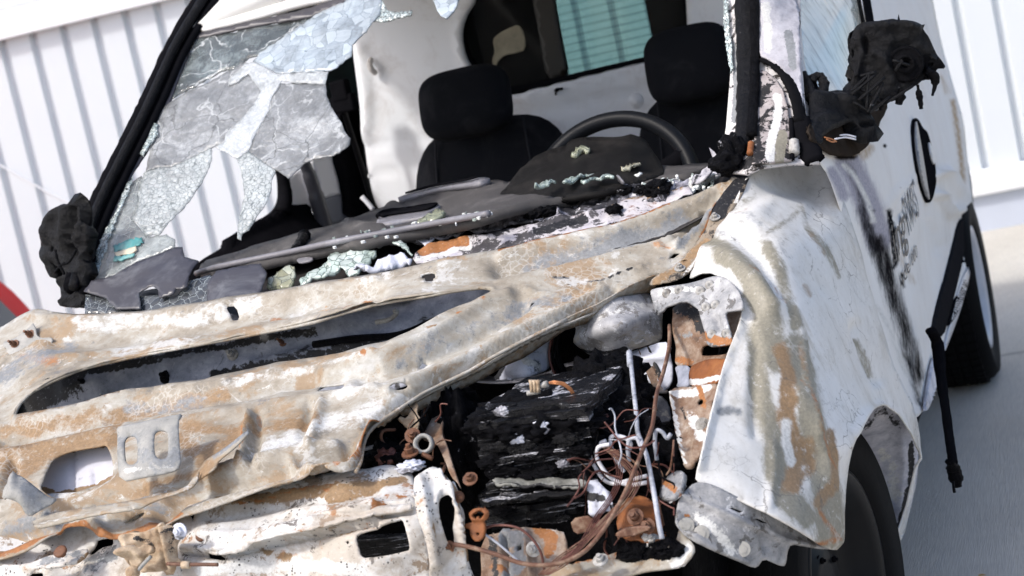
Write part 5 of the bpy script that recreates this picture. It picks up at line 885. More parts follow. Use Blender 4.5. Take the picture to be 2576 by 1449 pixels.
# dashboard
DASH = Surf([(500, 665, 'y', .30), (700, 590, 'y', .45), (930, 530, 'y', .50), (1200, 455, 'y', .50), (1500, 430, 'y', .50), (1830, 406, 'y', .34), (430, 740, 'y', .10), (566, 667, 'y', .12), (900, 590, 'y', .10), (1117, 553, 'y', .09), (1400, 490, 'y', .12), (1700, 440, 'y', .15), (1800, 425, 'y', .17)])
print('dash', [tuple(round(float(x), 2) for x in DASH.p(*q)) for q in ((500, 665), (930, 530), (1500, 430), (566, 667), (1117, 553), (1700, 440))])
da_o = c('K', [(-200, 960), (0, 895), (270, 815), (540, 742), (800, 665), (1060, 592), (1250, 530), (1355, 492), (1400, 450), (1450, 432), (1500, 446), (1700, 382), (1950, 320), (2220, 272), (2330, 245), (2400, 262), (2500, 270)]) + c('L', [(400, 330), (900, 330), (1350, 335), (1750, 308), (1800, 330), (1600, 400), (1200, 470), (800, 560), (300, 630), (0, 700)]) + c('K', [(2100, 600), (1880, 640), (1400, 740), (1000, 810), (560, 910), (0, 1020), (-250, 1060)])
dash = sheet('dashboard', van, da_o, DASH, M_dash, (), 11, .02, [(c('K', [(0, 960), (400, 860), (620, 850)]), 6, -.012), (c('K', [(1050, 620), (1200, 665), (1350, 670)]), 8, .012)], [('grey', c('K', [(0, 930), (300, 840), (600, 770), (900, 690), (1050, 670)]), 20, .0)], (.004, 12))
tube('dash_lip', dash, [DASH.p(*q)+np.array([0, -.02, .006]) for q in c('K', [(-200, 1070), (0, 1012), (560, 895), (1000, 800), (1400, 725), (1700, 668), (2000, 612), (2300, 560)])], .0065, M_dashl, 9, 6, None, .03)
vent = sheet('demister_vent', dash, c('K', [(1325, 600), (1345, 560), (1420, 535), (1560, 525), (1700, 500), (1800, 484), (1860, 492), (1830, 520), (1760, 560), (1740, 590), (1560, 620), (1400, 655), (1300, 665), (1310, 630)]), DASH, M_dashl, (), 7, .01, (), (), None, 1, True, .006)
sheet('vent_slot', vent, c('K', [(1338, 595), (1370, 570), (1440, 548), (1600, 530), (1760, 500), (1850, 492), (1810, 520), (1740, 548), (1560, 572), (1420, 592), (1350, 612)]), DASH, M_black, (), 6, .004, (), (), None, 1, True, .012)
tube('vent_rim', vent, [DASH.p(*q)+np.array([0, -.012, .008]) for q in c('K', [(1340, 590), (1380, 562), (1460, 545), (1560, 542), (1600, 535)])], .006, M_black, 7, 5)
tr = sheet('dash_tray', dash, c('K', [(1495, 448), (1600, 410), (1800, 350), (2000, 305), (2220, 275), (2300, 290), (2180, 330), (2000, 345), (1800, 375), (1620, 425), (1500, 460)]), DASH, M_dashl, (), 7, .012, (), (), None, 1, True, .012)
sheet('tray_recess', tr, c('K', [(1530, 445), (1700, 392), (1900, 345), (2100, 315), (2220, 290), (2100, 325), (1900, 355), (1700, 400)]), DASH, M_black, (), 6, .004, (), (), None, 1, True, .020)
tube('melted_knob', dash, [DASH.p(*q)+np.array([0, -.02, o]) for q, o in zip(c('K', [(640, 850), (690, 800), (720, 760), (740, 735)]), (0, .005, .008, .01))], [.010, .014, .012, .007], M_charash, 9, 5, None, .25)
# instrument hood
dome_o = c('B', [(995, 1180), (1010, 1130), (1050, 1080), (1120, 1000), (1200, 922), (1280, 880), (1400, 832), (1560, 808), (1780, 790), (1830, 800), (1870, 830), (1910, 885), (1945, 945), (1965, 965), (1960, 1010), (1800, 1060), (1600, 1110), (1300, 1160), (1050, 1200)])
DOME = Surf([(*c1('B', 1000, 1185), 'y', 0.160), (*c1('B', 1300, 1165), 'y', 0.080), (*c1('B', 1700, 1090), 'y', 0.080), (*c1('B', 1962, 990), 'y', 0.220), (*c1('B', 1210, 920), 'y', 0.400), (*c1('B', 1560, 806), 'y', 0.440), (*c1('B', 1800, 792), 'y', 0.440), (*c1('B', 1910, 885), 'y', 0.400), (*c1('B', 1500, 950), 'y', 0.240), (*c1('B', 1750, 930), 'y', 0.240), (*c1('B', 1200, 1050), 'y', 0.240), (*c1('B', 1870, 960), 'y', 0.270)])
dome = sheet('instrument_hood', van, dome_o, DOME, M_dome, (), 9, .012, [(c('B', [(1420, 830), (1560, 812), (1780, 796)]), 5, .006)], [('white', c('B', [(1270, 950), (1310, 920)]), 8, .62), ('brown', c('B', [(1180, 960), (1200, 1000)]), 12, .6), ('soot', c('B', [(1700, 900), (1760, 950), (1720, 1000)]), 30, .8), ('grey', c('B', [(1400, 1080), (1600, 1020)]), 40, .45)], (.006, 14), 1)
# steering wheel
ap = P(1520, 305, 'y', .60); rw = .185; tl = R(28)
sc_ = Vector((ap[0]+.005, .60-rw*-math.sin(tl)*-1+0, ap[2])) - Vector((0, math.sin(tl)*-rw, math.cos(tl)*rw))
sc_ = Vector((ap[0]+.01, .60-math.sin(tl)*rw, ap[2]-math.cos(tl)*rw))
sax = Vector((0, -math.cos(tl), math.sin(tl)))
bm = bmesh.new(); lathe(bm, [(rw+.018*math.cos(a), .018*math.sin(a)) for a in [2*math.pi*k/12 for k in range(12)]], sc_, -sax, 64, True); swl = bmlink('steering_wheel', bm, plain('wheel_rim', (.006, .007, .009), .4, .2, 60, .15, spec=.12), van, True)
bm = bmesh.new()
for a in (R(20), R(160), R(-90)):
    u = Vector((1, 0, 0)); v = Vector((0, math.sin(tl), math.cos(tl))); d = u*math.cos(a)+v*math.sin(a); sweep(bm, [sc_+d*.03-sax*.01, sc_+d*.1-sax*.02, sc_+d*rw], .014, 8, 1.8)
bmlink('spoke', bm, M_black, swl, True)
bm = bmesh.new(); superell(bm, sc_-sax*.02, (.075, .03, .06), .6, Matrix.Rotation(tl*-1, 3, 'X')); bmlink('horn_pad', bm, M_black, swl, True)

# ------------------------------------------------------------------ scuttle between screen and bonnet
TRAY = Surf([(220, 800, 'y', -.05), (560, 740, 'y', -.02), (943, 660, 'y', -.02), (1258, 600, 'y', .0), (1600, 520, 'y', .04), (1830, 430, 'y', .07), (600, 660, 'y', .10), (1100, 560, 'y', .11), (1500, 470, 'y', .16), (1800, 410, 'y', .2)])
sheet('scuttle_tray', van, [(150, 800), (300, 720), (500, 672), (900, 585), (1250, 510), (1600, 440), (1850, 400), (1850, 470), (1620, 570), (1260, 660), (950, 720), (600, 790), (200, 830)], TRAY, plain('soot_tray', (.014, .012, .012), .6, .5, 20, .4), (), 14, .003, (), (), (.008, 12), 1, True, -.03)
SCT = Surf([(1030, 655, 'y', -.045), (1258, 615, 'y', -.03), (1531, 555, 'y', .0), (1740, 470, 'y', .05), (1060, 610, 'y', .02), (1300, 555, 'y', .04), (1560, 500, 'y', .07), (1700, 465, 'y', .08)])
sheet('scuttle_rail', van, c('K', [(1610, 935), (1640, 900), (1690, 850), (1760, 812), (1860, 785), (1990, 770), (2100, 752), (2250, 720), (2350, 690)]) + c('L', [(100, 850), (290, 825), (420, 790), (500, 745), (640, 735), (740, 722), (830, 700), (950, 655), (1080, 600), (1200, 585), (1340, 560), (1480, 515), (1560, 500), (1600, 570), (1400, 650), (1200, 735), (900, 838), (500, 905), (0, 1020)]) + c('K', [(2100, 900), (1800, 960), (1640, 970)]), SCT, M_scuttle, (), 8, .003, [(c('K', [(1640, 900), (1860, 800), (2300, 740)]), 6, .006)],
   [('rust', c('K', [(1690, 870), (1800, 830), (1920, 805), (2060, 780)]), 13, 1.2), ('soot', c('L', [(300, 880), (420, 850), (580, 800), (700, 780)]), 13, .85), ('soot', c('L', [(960, 690), (1010, 740)]), 9, .7), ('brown', c('L', [(700, 700), (1100, 600), (1500, 520)]), 10, .6), ('white', c('K', [(1640, 940), (1900, 880), (2100, 830)]), 8, .8)], (.006, 26), 0, True, 0, .8)
ASH = Surf([(1258, 545, 'y', .08), (1258, 515, 'y', .12), (1500, 500, 'y', .10), (1500, 465, 'y', .15), (1740, 460, 'y', .09), (1760, 415, 'y', .18), (1100, 575, 'y', .07), (1100, 560, 'y', .09)])
sheet('ash_heap', van, c('K', [(1250, 815), (1400, 760), (1700, 700), (2000, 640), (2300, 585)]) + c('L', [(0, 690), (300, 625), (600, 590), (900, 540), (1200, 485), (1500, 430), (1700, 400), (1760, 330), (1840, 310), (1830, 400), (1700, 500), (1560, 560), (1350, 640), (1100, 640), (950, 690), (740, 735), (600, 740), (480, 780), (300, 810), (0, 820)]) + c('K', [(2300, 650), (2050, 700), (1850, 735), (1700, 760), (1500, 790)]), ASH, M_ash, (), 6, .006, [(c('L', [(0, 750), (300, 720), (450, 720)]), 6, .012), (c('L', [(480, 700), (500, 760)]), 6, .014), (c('L', [(1300, 500), (1340, 600)]), 8, .018), (c('L', [(900, 560), (1100, 560)]), 6, .008)],
   [('soot', c('L', [(250, 730), (460, 720)]), 12, .9), ('soot', c('L', [(1290, 500), (1340, 580)]), 11, 1.0), ('soot', c('L', [(560, 640), (700, 620)]), 9, .8), ('white', c('L', [(0, 690), (150, 670), (400, 640)]), 6, .8), ('white', c('L', [(1450, 450), (1600, 430)]), 10, .7), ('grey', c('L', [(900, 620), (1150, 560)]), 18, .6), ('white', c('L', [(1600, 500), (1700, 450), (1830, 430)]), 16, .85), ('brown', c('L', [(1150, 620), (1500, 560)]), 8, .5)], (.013, 26), 1, True, 0, 1.5)
for i, (x, y, r) in enumerate(((330, 745, .030), (420, 735, .025), (1310, 540, .034), (1340, 575, .022), (620, 640, .02), (1050, 560, .02), (960, 720, .02), (1180, 555, .018))):
    blob('charred_lump', van, ASH.p(*c1('L', x, y))+np.array([0, -.01, .006]), (r*.8, r*.7, r*.45), M_char if i < 4 else M_charash, .4, 2.2, 4, i)
bracket_p = c('K', [(1640, 755), (1720, 735), (1805, 728), (1800, 760), (1745, 800), (1720, 830), (1700, 800), (1670, 785)])
sheet('hinge_tab', van, bracket_p, [(1050, 595, 'y', .06), (1095, 590, 'y', .06), (1070, 620, 'y', .02)], M_bluepale, (), 5, .003); sheet('clip_plate', van, c('K', [(610, 945), (640, 925), (750, 915), (755, 950), (640, 975)]), [(745, 650, 'y', .02), (787, 646, 'y', .02), (755, 660, 'y', .01)], M_dashl, (), 5, .004)
sheet('pillar_foot', van, c('L', [(1575, 500), (1590, 450), (1640, 370), (1730, 325), (1770, 335), (1760, 380), (1700, 430), (1640, 470)]), [(1740, 460, 'y', .07), (1790, 420, 'y', .10), (1752, 425, 'y', .10), (1775, 440, 'y', .06)], M_pillar2, (), 6, .004, [(c('L', [(1640, 390), (1720, 350)]), 6, -.012)], [('soot', c('L', [(1600, 490), (1640, 400)]), 5, .7)], (.006, 30), 1)

# ------------------------------------------------------------------ loose broken glass and flakes lying on the scuttle and the dashboard
def shard(f, pts, surf, mat, name, label, group, th=.004, off=.006, lump=(.008, 40)):
    o = sheet(name, None, c(f, pts), surf, mat, (), 6, th, (), (), lump, 0, True, off, 1.2)
    tag(o, label, name.replace('_', ' '), group); return settle(o)
SG = 'glass pieces lying on the scuttle and dashboard'
shard('K', [(905, 900), (960, 870), (1060, 855), (1180, 852), (1300, 862), (1290, 900), (1250, 930), (1240, 970), (1180, 990), (1130, 1040), (1050, 1060), (1000, 1000), (920, 1050), (860, 1080), (760, 1110), (680, 1150), (640, 1155), (630, 1110), (700, 1060), (800, 1010), (890, 960)], Surf([(760, 705, 'y', -.05), (940, 630, 'y', .0), (840, 690, 'y', -.06), (850, 640, 'y', .0)]), M_shard, 'glass_sheet', 'largest sheet of crazed pale green glass lying behind the bonnet edge', SG, .006, .0)
shard('K', [(360, 1180), (380, 1100), (470, 1040), (540, 990), (600, 1000), (600, 1080), (570, 1170), (480, 1190)], Surf([(670, 725, 'y', -.06), (740, 670, 'y', -.01), (735, 720, 'y', -.06)]), glass('yellow_shard', (.36, .36, .24), .78, 45, (.12, .13, .1), .05, .5, cellcol=(.6, .66, .58)), 'glass_sheet', 'yellowish crumpled piece of glass beside the dark painted strip', SG, .008, .0)
shard('K', [(1655, 660), (1670, 625), (1760, 590), (1850, 555), (1882, 575), (1880, 610), (1800, 640)], Surf([(1050, 570, 'y', .07), (1117, 545, 'y', .12), (1100, 565, 'y', .08)]), glass('olive_shard', (.36, .38, .26), .75, 40, (.1, .12, .1), .04, .5), 'glass_shard', 'wedge of olive tinted glass lying against the dashboard vent', SG, .01, .012)
shard('K', [(1430, 815), (1500, 815), (1560, 860), (1580, 920), (1605, 945), (1540, 900), (1500, 850)], Surf([(990, 616, 'y', .0), (1035, 654, 'y', -.04), (1010, 640, 'y', -.03)]), M_shard, 'glass_shard', 'curled clear glass shard standing beside the orange rusted rail', SG, .004, .01)
shard('K', [(1110, 1060), (1250, 1010), (1420, 950), (1500, 925), (1560, 940), (1620, 965), (1500, 985), (1300, 1030)], Surf([(891, 687, 'y', -.09), (1000, 650, 'y', -.05), (1030, 662, 'y', -.07)]), M_bluepale, 'ash_slab', 'bluish ash slab flaking beside the bonnet edge', None, .012, .006, (.012, 40))
LBL = [('L', (300, 620), (470, 585), 8, 'thin strip of pale broken glass below the left end of the instrument hood'), ('L', (520, 585), (820, 520), 8, 'green tinted glass sliver under the middle of the instrument hood'), ('L', (690, 585), (960, 535), 6, 'long white glass sliver nearest the ash heap')]
for f, a, b, wv, lb in LBL:
    pts = [(a[0], a[1]), ((a[0]+b[0])/2, (a[1]+b[1])/2-wv), (b[0], b[1]-wv), (b[0]+8, b[1]+4), ((a[0]+b[0])/2, (a[1]+b[1])/2+wv), (a[0]+10, a[1]+wv+4)]
    shard(f, pts, DASH, M_shard, 'glass_shard', lb, SG, .006, .03)
shard('L', [(965, 420), (1025, 480), (1020, 515), (990, 505)], Surf([(1551, 442, 'y', .10), (1569, 470, 'y', .10), (1560, 460, 'y', .11)]), M_dashl, 'pointed_flake', 'small grey pointed flake standing upright before the instrument hood', None, .003, 0, None)
shard('L', [(1030, 470), (1090, 440), (1180, 425), (1190, 440), (1100, 470), (1040, 490)], DASH, glass('mottled_shard', (.5, .48, .36), .8, 60), 'glass_shard', 'cream and green shard right of the pointed grey flake', SG, .006, .03)
shard('L', [(1135, 490), (1180, 465), (1200, 470), (1170, 498)], ASH, M_wchip, 'paint_flake', 'leaf shaped white flake lying on the ash by the instrument hood', None, .003, .02, None)
shard('L', [(715, 650), (790, 612), (815, 618), (780, 650), (745, 680)], ASH, M_wchip, 'paint_flake', 'white triangular flake in the middle of the ash heap', None, .003, .02, None)
shard('L', [(590, 250), (640, 225), (700, 205), (750, 215), (740, 232), (680, 240), (630, 275)], DOME, glass('dome_crumbs', (.4, .42, .3), .85, 70, (.05, .06, .05), .06, .6), 'glass_crumbs', 'green and yellow glass crumbs on top of the instrument hood', None, .01, .006, (.012, 50))
rr = random.Random(4)
chips = []
for i in range(64):
    t = rr.random(); x = 40+t*1500; y = 715-t*260+rr.uniform(-26, 26); s = rr.uniform(4, 17); chips.append(('L', x, y, s, s*rr.uniform(.35, .7)))
for i in range(26):
    t = rr.random(); chips.append(('L', 1580+rr.uniform(-10, 200), 560-t*150+rr.uniform(-20, 20), rr.uniform(8, 20), rr.uniform(6, 14)))
for i in range(40):
    t = rr.random(); x = 900+t*1400; chips.append(('K', x, 815-(x-1000)*.19+rr.gauss(-20, 34), rr.uniform(5, 24), rr.uniform(3, 9)))
base = {}
for i, (f, x, y, sx, sy) in enumerate(chips):
    n = rr.randint(5, 7); a0 = rr.random()*6; pts = [(x+sx*math.cos(a0+6.283*k/n)*rr.uniform(.7, 1.2), y+sy*math.sin(a0+6.283*k/n)*rr.uniform(.7, 1.2)-sx*.18*math.cos(a0+6.283*k/n)) for k in range(n)]
    px = c(f, pts); S_ = ASH if f == 'L' else DASH
    X = [Vector(q) for q in S_.at(px)+np.array([0, -.005, .006])]
    bm = bmesh.new(); tp = [bm.verts.new(q) for q in X]; bt = [bm.verts.new(q-Vector((0, -.001, .004))) for q in X]
    bm.faces.new(tp); bm.faces.new(bt[::-1])
    for k in range(n): bm.faces.new((tp[k], tp[(k+1) % n], bt[(k+1) % n], bt[k]))
    o = bmlink('paint_chip', bm, M_wchip if rr.random() < .7 else M_shard, None); settle(o)
    tag(o, 'tiny pale chip of flaked paint or glass strewn over the burnt scuttle', 'chip', 'chips strewn over the burnt scuttle')
# ------------------------------------------------------------------ front crossmember under the bonnet
BM_ = Surf([(0, 1300, 'y', -.70), (300, 1320, 'y', -.72), (909, 1181, 'y', -.66), (1037, 1178, 'y', -.64), (600, 1235, 'y', -.69), (560, 1330, 'y', -.785), (880, 1265, 'y', -.76), (1050, 1255, 'y', -.74), (100, 1449, 'y', -.80), (700, 1449, 'y', -.80), (1075, 1449, 'y', -.78), (-60, 1400, 'y', -.79)])
be_o = [(-80, 1260), (200, 1240), (400, 1240), (600, 1215), (760, 1200), (870, 1180), (909, 1180), (950, 1172), (988, 1168), (1020, 1172), (1037, 1185), (1045, 1230), (1062, 1300), (1078, 1380), (1085, 1500), (-80, 1500)]
bst = [('brown', c('E', [(0, 1120), (150, 1080), (330, 1050)]), 14, .75), ('rust', c('E', [(0, 1085), (60, 1075), (160, 1130), (330, 1120)]), 14, .5), ('rust', c('E', [(200, 1190), (240, 1170)]), 12, .7), ('brown', c('D', [(880, 1130), (1100, 1100), (1300, 1080), (1667, 1040)]), 16, .8), ('rust', c('D', [(1050, 1130), (1380, 1050), (1470, 1060)]), 8, .55), ('brown', c('D', [(1150, 1330), (1280, 1370)]), 22, .6), ('grey', c('M', [(1050, 1260), (1300, 1200)]), 30, .6), ('grey', c('M', [(1100, 1380), (900, 1400)]), 20, .5), ('white', c('D', [(900, 1420), (1300, 1400), (1600, 1420)]), 30, .7), ('brown', c('E', [(10, 1290), (120, 1260)]), 10, .6)]
beam = sheet('front_crossmember', van, be_o, BM_, M_beam, [c('E', [(128, 1290), (150, 1262), (240, 1240), (310, 1210), (325, 1225), (352, 1330), (345, 1350), (170, 1375), (150, 1365), (140, 1330)]), c('E', [(88, 1308), (98, 1302), (104, 1312), (96, 1320)]), c('M', [(1010, 1170), (1080, 1080), (1110, 1010), (1300, 1010), (1305, 1070), (1285, 1100), (1150, 1120), (1040, 1195)]), c('M', [(2360, 1170), (2390, 1155), (2480, 1175), (2560, 1230), (2575, 1270), (2370, 1232)]), c('M', [(245, 1385), (265, 1365), (480, 1380), (510, 1500), (240, 1500)]), c('M', [(2185, 760), (2220, 740), (2240, 745), (2215, 830)])], 10, .004,
  [(c('E', [(0, 1215), (120, 1190), (250, 1165), (360, 1150)]), 8, .010), (c('E', [(0, 1240), (200, 1200), (360, 1180)]), 7, -.014), (c('D', [(820, 1330), (1000, 1340), (1150, 1290), (1350, 1250), (1667, 1190)]), 8, .016), (c('D', [(840, 1350), (1000, 1360), (1200, 1310), (1667, 1215)]), 8, -.016), (c('D', [(900, 1270), (1100, 1280), (1300, 1220), (1667, 1150)]), 16, .012), (c('D', [(930, 1180), (1200, 1130), (1667, 1060)]), 14, -.012), (c('M', [(560, 1400), (560, 1300)]), 20, .01), (c('M', [(1000, 1290), (1040, 1443)]), 12, .008)], bst, (.008, 10), 1)
for f, q, rr_ in (('E', (233, 1172), .0095), ('D', (905, 1275), .0095)):
    p = BM_.p(*c1(f, *q)); bm = bmesh.new(); d = Vector((.1, -.6, .75)); lathe(bm, [(rr_*.7, -.004), (rr_*.7, .002), (rr_*1.15, .0025), (rr_*1.2, .005), (rr_*.9, .0065), (rr_*.35, .006), (rr_*.3, .001)], p, d, 24); bmlink('rubber_bush', bm, M_rbolt, beam, True)
sheet('pressed_flange', beam, c('D', [(800, 1335), (850, 1292), (900, 1262), (1000, 1244), (1080, 1250), (1150, 1236), (1250, 1206), (1400, 1180), (1667, 1138)]) + c('E', [(330, 1148), (355, 1142), (352, 1172), (205, 1200)]) + c('D', [(1667, 1186), (1400, 1242), (1250, 1266), (1150, 1292), (1065, 1348), (980, 1358), (900, 1338), (820, 1345)]), Surf([(455, 1385, 'y', -.80), (560, 1345, 'y', -.79), (700, 1320, 'y', -.80), (943, 1290, 'y', -.785), (1030, 1270, 'y', -.77), (600, 1395, 'y', -.83), (943, 1300, 'y', -.79)]), M_beam, (), 8, .004, [(c('D', [(820, 1342), (980, 1352), (1150, 1290), (1667, 1182)]), 4, .006)], [('grey', c('D', [(860, 1300), (960, 1290)]), 16, .55), ('brown', c('D', [(1300, 1230), (1500, 1190)]), 6, .5)], (.004, 16))
wbx_ = bmesh.new(); _p = P(*c1('E', 240, 1300), 'y', -.70); addbox(wbx_, _p+np.array([0, 0, -.01]), (.16, .02, .035), Matrix.Rotation(R(4), 3, 'Y')); bmlink('inner_bar', wbx_, M_battery, beam, False, .004)
# wing support plate to the left of the latch and its bush
wp = sheet('support_tongue', beam, c('M', [(-20, 1310), (280, 1310), (520, 1210), (760, 1160), (1000, 1110), (1020, 1170), (1000, 1230), (880, 1310), (760, 1345), (440, 1365), (340, 1420), (250, 1500), (-20, 1500)]), Surf([(0, 1430, 'y', -.83), (100, 1410, 'y', -.83), (220, 1385, 'y', -.80), (60, 1449, 'y', -.84), (170, 1420, 'y', -.83)]), M_beam, (), 8, .004, [(c('M', [(280, 1360), (450, 1350), (760, 1330), (1000, 1190)]), 6, .008)], [('grey', c('M', [(500, 1280), (900, 1200)]), 30, .55), ('brown', c('M', [(900, 1290), (1010, 1200)]), 8, .7)], (.005, 14))
p = at(*c1('M', 715, 1190), depth(P(*c1('M', 715, 1190), 'y', -.84))); bm = bmesh.new(); lathe(bm, [(a_*.55, b_*.55) for a_, b_ in [(.010, -.004), (.010, .008), (.019, .009), (.020, .015), (.014, .018), (.004, .016)]], p, (.1, -.6, .75), 24); bmlink('rubber_bush', bm, M_rbolt, beam, True)
# bonnet catch
CT = Surf([(308, 1350, 'y', -.85), (430, 1330, 'y', -.84), (340, 1430, 'y', -.86), (450, 1400, 'y', -.85)])
M_latch = burnt('latch_bronze', [(.12, .08, .05), (.30, .21, .13), (.48, .38, .27), (.62, .52, .4)], sc=22, mid=70, rust=.1, stains=('soot', 'white'))
lat = sheet('bonnet_catch', van, c('M', [(1345, 990), (1400, 960), (1700, 930), (1830, 880), (1960, 850), (2020, 900), (2050, 1050), (2040, 1220), (2090, 1270), (2080, 1310), (1980, 1360), (1850, 1395), (1570, 1400), (1480, 1320), (1450, 1240), (1390, 1100)]), CT, M_latch, [c('M', [(1500, 1255), (1560, 1290), (1570, 1330), (1490, 1320)])], 7, .012, [(c('M', [(1880, 900), (1940, 1100), (1990, 1330)]), 14, .016), (c('M', [(1830, 930), (1880, 1130), (1900, 1340)]), 6, -.014), (c('M', [(1420, 1000), (1480, 1180)]), 10, .010)], [('soot', c('M', [(1850, 960), (1990, 900), (2010, 1150)]), 10, .6), ('soot', c('M', [(1540, 1000), (1700, 1040)]), 10, .6)], (.008, 30))
sheet('catch_pawl', lat, c('M', [(1440, 1130), (1520, 1080), (1640, 1060), (1700, 1100), (1760, 1060), (1850, 1090), (1850, 1140), (1760, 1230), (1700, 1300), (1660, 1330), (1600, 1300), (1580, 1230), (1500, 1200)]), CT, M_latch, (), 6, .008, [(c('M', [(1470, 1140), (1620, 1110), (1720, 1180)]), 10, .012)], (), (.006, 30), 1, True, .030)
tube('catch_spring', lat, [CT.p(*c1('M', x, y))+np.array([0, -.03, 0]) for x, y in ((1850, 1140), (1780, 1210), (1720, 1280), (1690, 1310))], .003, M_bracket, 7, 5); blob('catch_roller', lat, CT.p(*c1('M', 1640, 1320))+np.array([0, -.03, 0]), (.012, .009, .010), M_latch, .1, 2, 3, 1)
tube('catch_screw', lat, [CT.p(*c1('M', x, y))+np.array([0, -.02, 0]) for x, y in ((1990, 1250), (2200, 1258), (2400, 1258), (2570, 1260))], .003, M_rustrod, 8, 5); tube('screw_nut', lat, [CT.p(*c1('M', x, y))+np.array([0, -.02, 0]) for x, y in ((2160, 1262), (2250, 1264))], .006, M_latch, 6, 2)
bolt('catch_bolt', lat, CT.p(*c1('M', 2060, 930))+np.array([0, .0, 0]), (0, -1, .25), .013, M_bluepale, .014)
# upright bracket beside the engine
UP = Surf([(1040, 1200, 'y', -.80), (1120, 1190, 'y', -.77), (1060, 1449, 'y', -.86), (1170, 1400, 'y', -.80), (1090, 1300, 'y', -.83)])
up_o = c('E', [(362, 1048), (400, 1012), (440, 990), (465, 992), (476, 1012), (482, 1042), (500, 1022), (512, 1040), (518, 1062), (536, 1052), (545, 1090), (560, 1112), (558, 1150), (575, 1180), (580, 1260), (582, 1320), (592, 1400), (640, 1500), (440, 1500), (424, 1400), (410, 1290), (375, 1180)])
upr = sheet('upright_bracket', van, up_o, UP, M_beam, [c('E', [(470, 1150), (480, 1122), (495, 1120), (512, 1150), (522, 1230), (530, 1310), (520, 1332), (505, 1320), (490, 1260), (476, 1200)])], 8, .003, [(c('E', [(470, 1020), (500, 1100), (540, 1250), (560, 1400)]), 8, .016), (c('E', [(455, 1150), (470, 1090), (500, 1085), (530, 1150), (545, 1320)]), 5, .008), (c('E', [(390, 1050), (420, 1200), (450, 1400)]), 14, .01)], [('brown', c('E', [(480, 1010), (540, 1100), (570, 1250), (585, 1380)]), 9, .75), ('rust', c('E', [(500, 1320), (520, 1340)]), 8, .7), ('brown', c('E', [(440, 1230), (450, 1350)]), 10, .55)], (.006, 16))
bolt('bracket_bolt', upr, UP.p(*c1('E', 550, 1122)), (.6, -.8, .1), .009, M_rbolt, .016); bolt('bracket_bolt', upr, UP.p(*c1('E', 515, 1325)), (0, -1, .1), .008, M_rbolt, .012)
# lower rail
sheet('lower_rail', van, c('E', [(860, 1500), (920, 1440), (1000, 1410), (1100, 1382), (1240, 1362), (1400, 1345), (1440, 1335), (1452, 1300), (1462, 1250), (1500, 1290), (1530, 1330), (1500, 1380), (1440, 1410), (1300, 1430), (1200, 1450), (1100, 1500)]), Surf([(1340, 1449, 'y', -.72), (1560, 1400, 'y', -.70), (1700, 1360, 'y', -.69), (1400, 1470, 'y', -.76), (1720, 1400, 'y', -.71)]), M_hood, (), 8, .004, [(c('E', [(920, 1440), (1240, 1362), (1440, 1340)]), 6, .01)], [('rust', c('E', [(1000, 1410), (1240, 1370)]), 8, .7), ('white', c('E', [(1440, 1400), (1500, 1330)]), 14, .8)], (.005, 16))
bolt('rail_bolt', van, P(*c1('E', 1138, 1385), 'y', -.755), (0, -.5, .85), .012, M_bolt, .014)

# ------------------------------------------------------------------ engine bay
EB = van
# domes and covers at the back
sheet('blower_cover', EB, c('E', [(1010, 392), (1060, 345), (1150, 310), (1300, 285), (1345, 280), (1375, 350), (1395, 430), (1390, 480), (1320, 500), (1250, 522), (1180, 545), (1110, 542), (1075, 530), (1045, 490), (1050, 440)]), Surf([(1440, 800, 'y', -.22), (1630, 740, 'y', -.16), (1660, 860, 'y', -.22), (1560, 890, 'y', -.25), (1470, 880, 'y', -.24), (1550, 820, 'y', -.28)]), M_cover, (), 9, .004, [(c('E', [(1040, 470), (1180, 420), (1380, 370)]), 20, .012)], [('soot', c('E', [(1060, 520), (1160, 530), (1240, 512)]), 8, .9), ('white', c('E', [(1100, 380), (1300, 330)]), 26, .5)], (.004, 14))
sheet('suspension_dome', EB, c('E', [(690, 640), (720, 590), (770, 500), (850, 450), (930, 418), (958, 500), (950, 560), (920, 600), (860, 622), (760, 640)]), Surf([(1240, 950, 'y', -.24), (1400, 850, 'y', -.20), (1300, 860, 'y', -.24), (1330, 930, 'y', -.29), (1390, 920, 'y', -.22)]), M_bluepale, (), 9, .004, [(c('E', [(770, 600), (850, 480)]), 10, .01)], [('white', c('E', [(830, 560), (880, 590)]), 14, .7), ('soot', c('E', [(760, 520), (700, 620)]), 20, .9)], (.006, 16))
sheet('bay_ledge', EB, c('E', [(570, 612), (700, 625), (790, 628), (900, 615), (1010, 560), (1150, 550), (1160, 620), (1000, 630), (880, 640), (700, 650), (600, 640)]), Surf([(1170, 945, 'y', -.08), (1500, 910, 'y', -.08), (1300, 955, 'y', -.12)]), M_bluepale, (), 9, .004, (), [('soot', c('E', [(950, 600), (1150, 590)]), 12, .8)])
sheet('side_panel_plate', EB, c('E', [(1155, 560), (1200, 540), (1290, 515), (1400, 478), (1425, 500), (1435, 600), (1430, 660), (1380, 700), (1330, 640), (1260, 630), (1180, 600)]), Surf([(1520, 905, 'y', -.22), (1690, 860, 'y', -.24), (1690, 980, 'y', -.27)]), M_bluepale, (), 9, .004, [(c('E', [(1160, 600), (1300, 560), (1430, 540)]), 10, .012)], [('soot', c('E', [(1180, 600), (1300, 640)]), 10, .8)])
sheet('side_plate', EB, c('E', [(1310, 720), (1380, 700), (1420, 740), (1430, 820), (1340, 840), (1320, 800)]), ('y', -.24), M_blue, (), 9, .004, (), [('white', c('E', [(1350, 760), (1420, 790)]), 14, .5)])
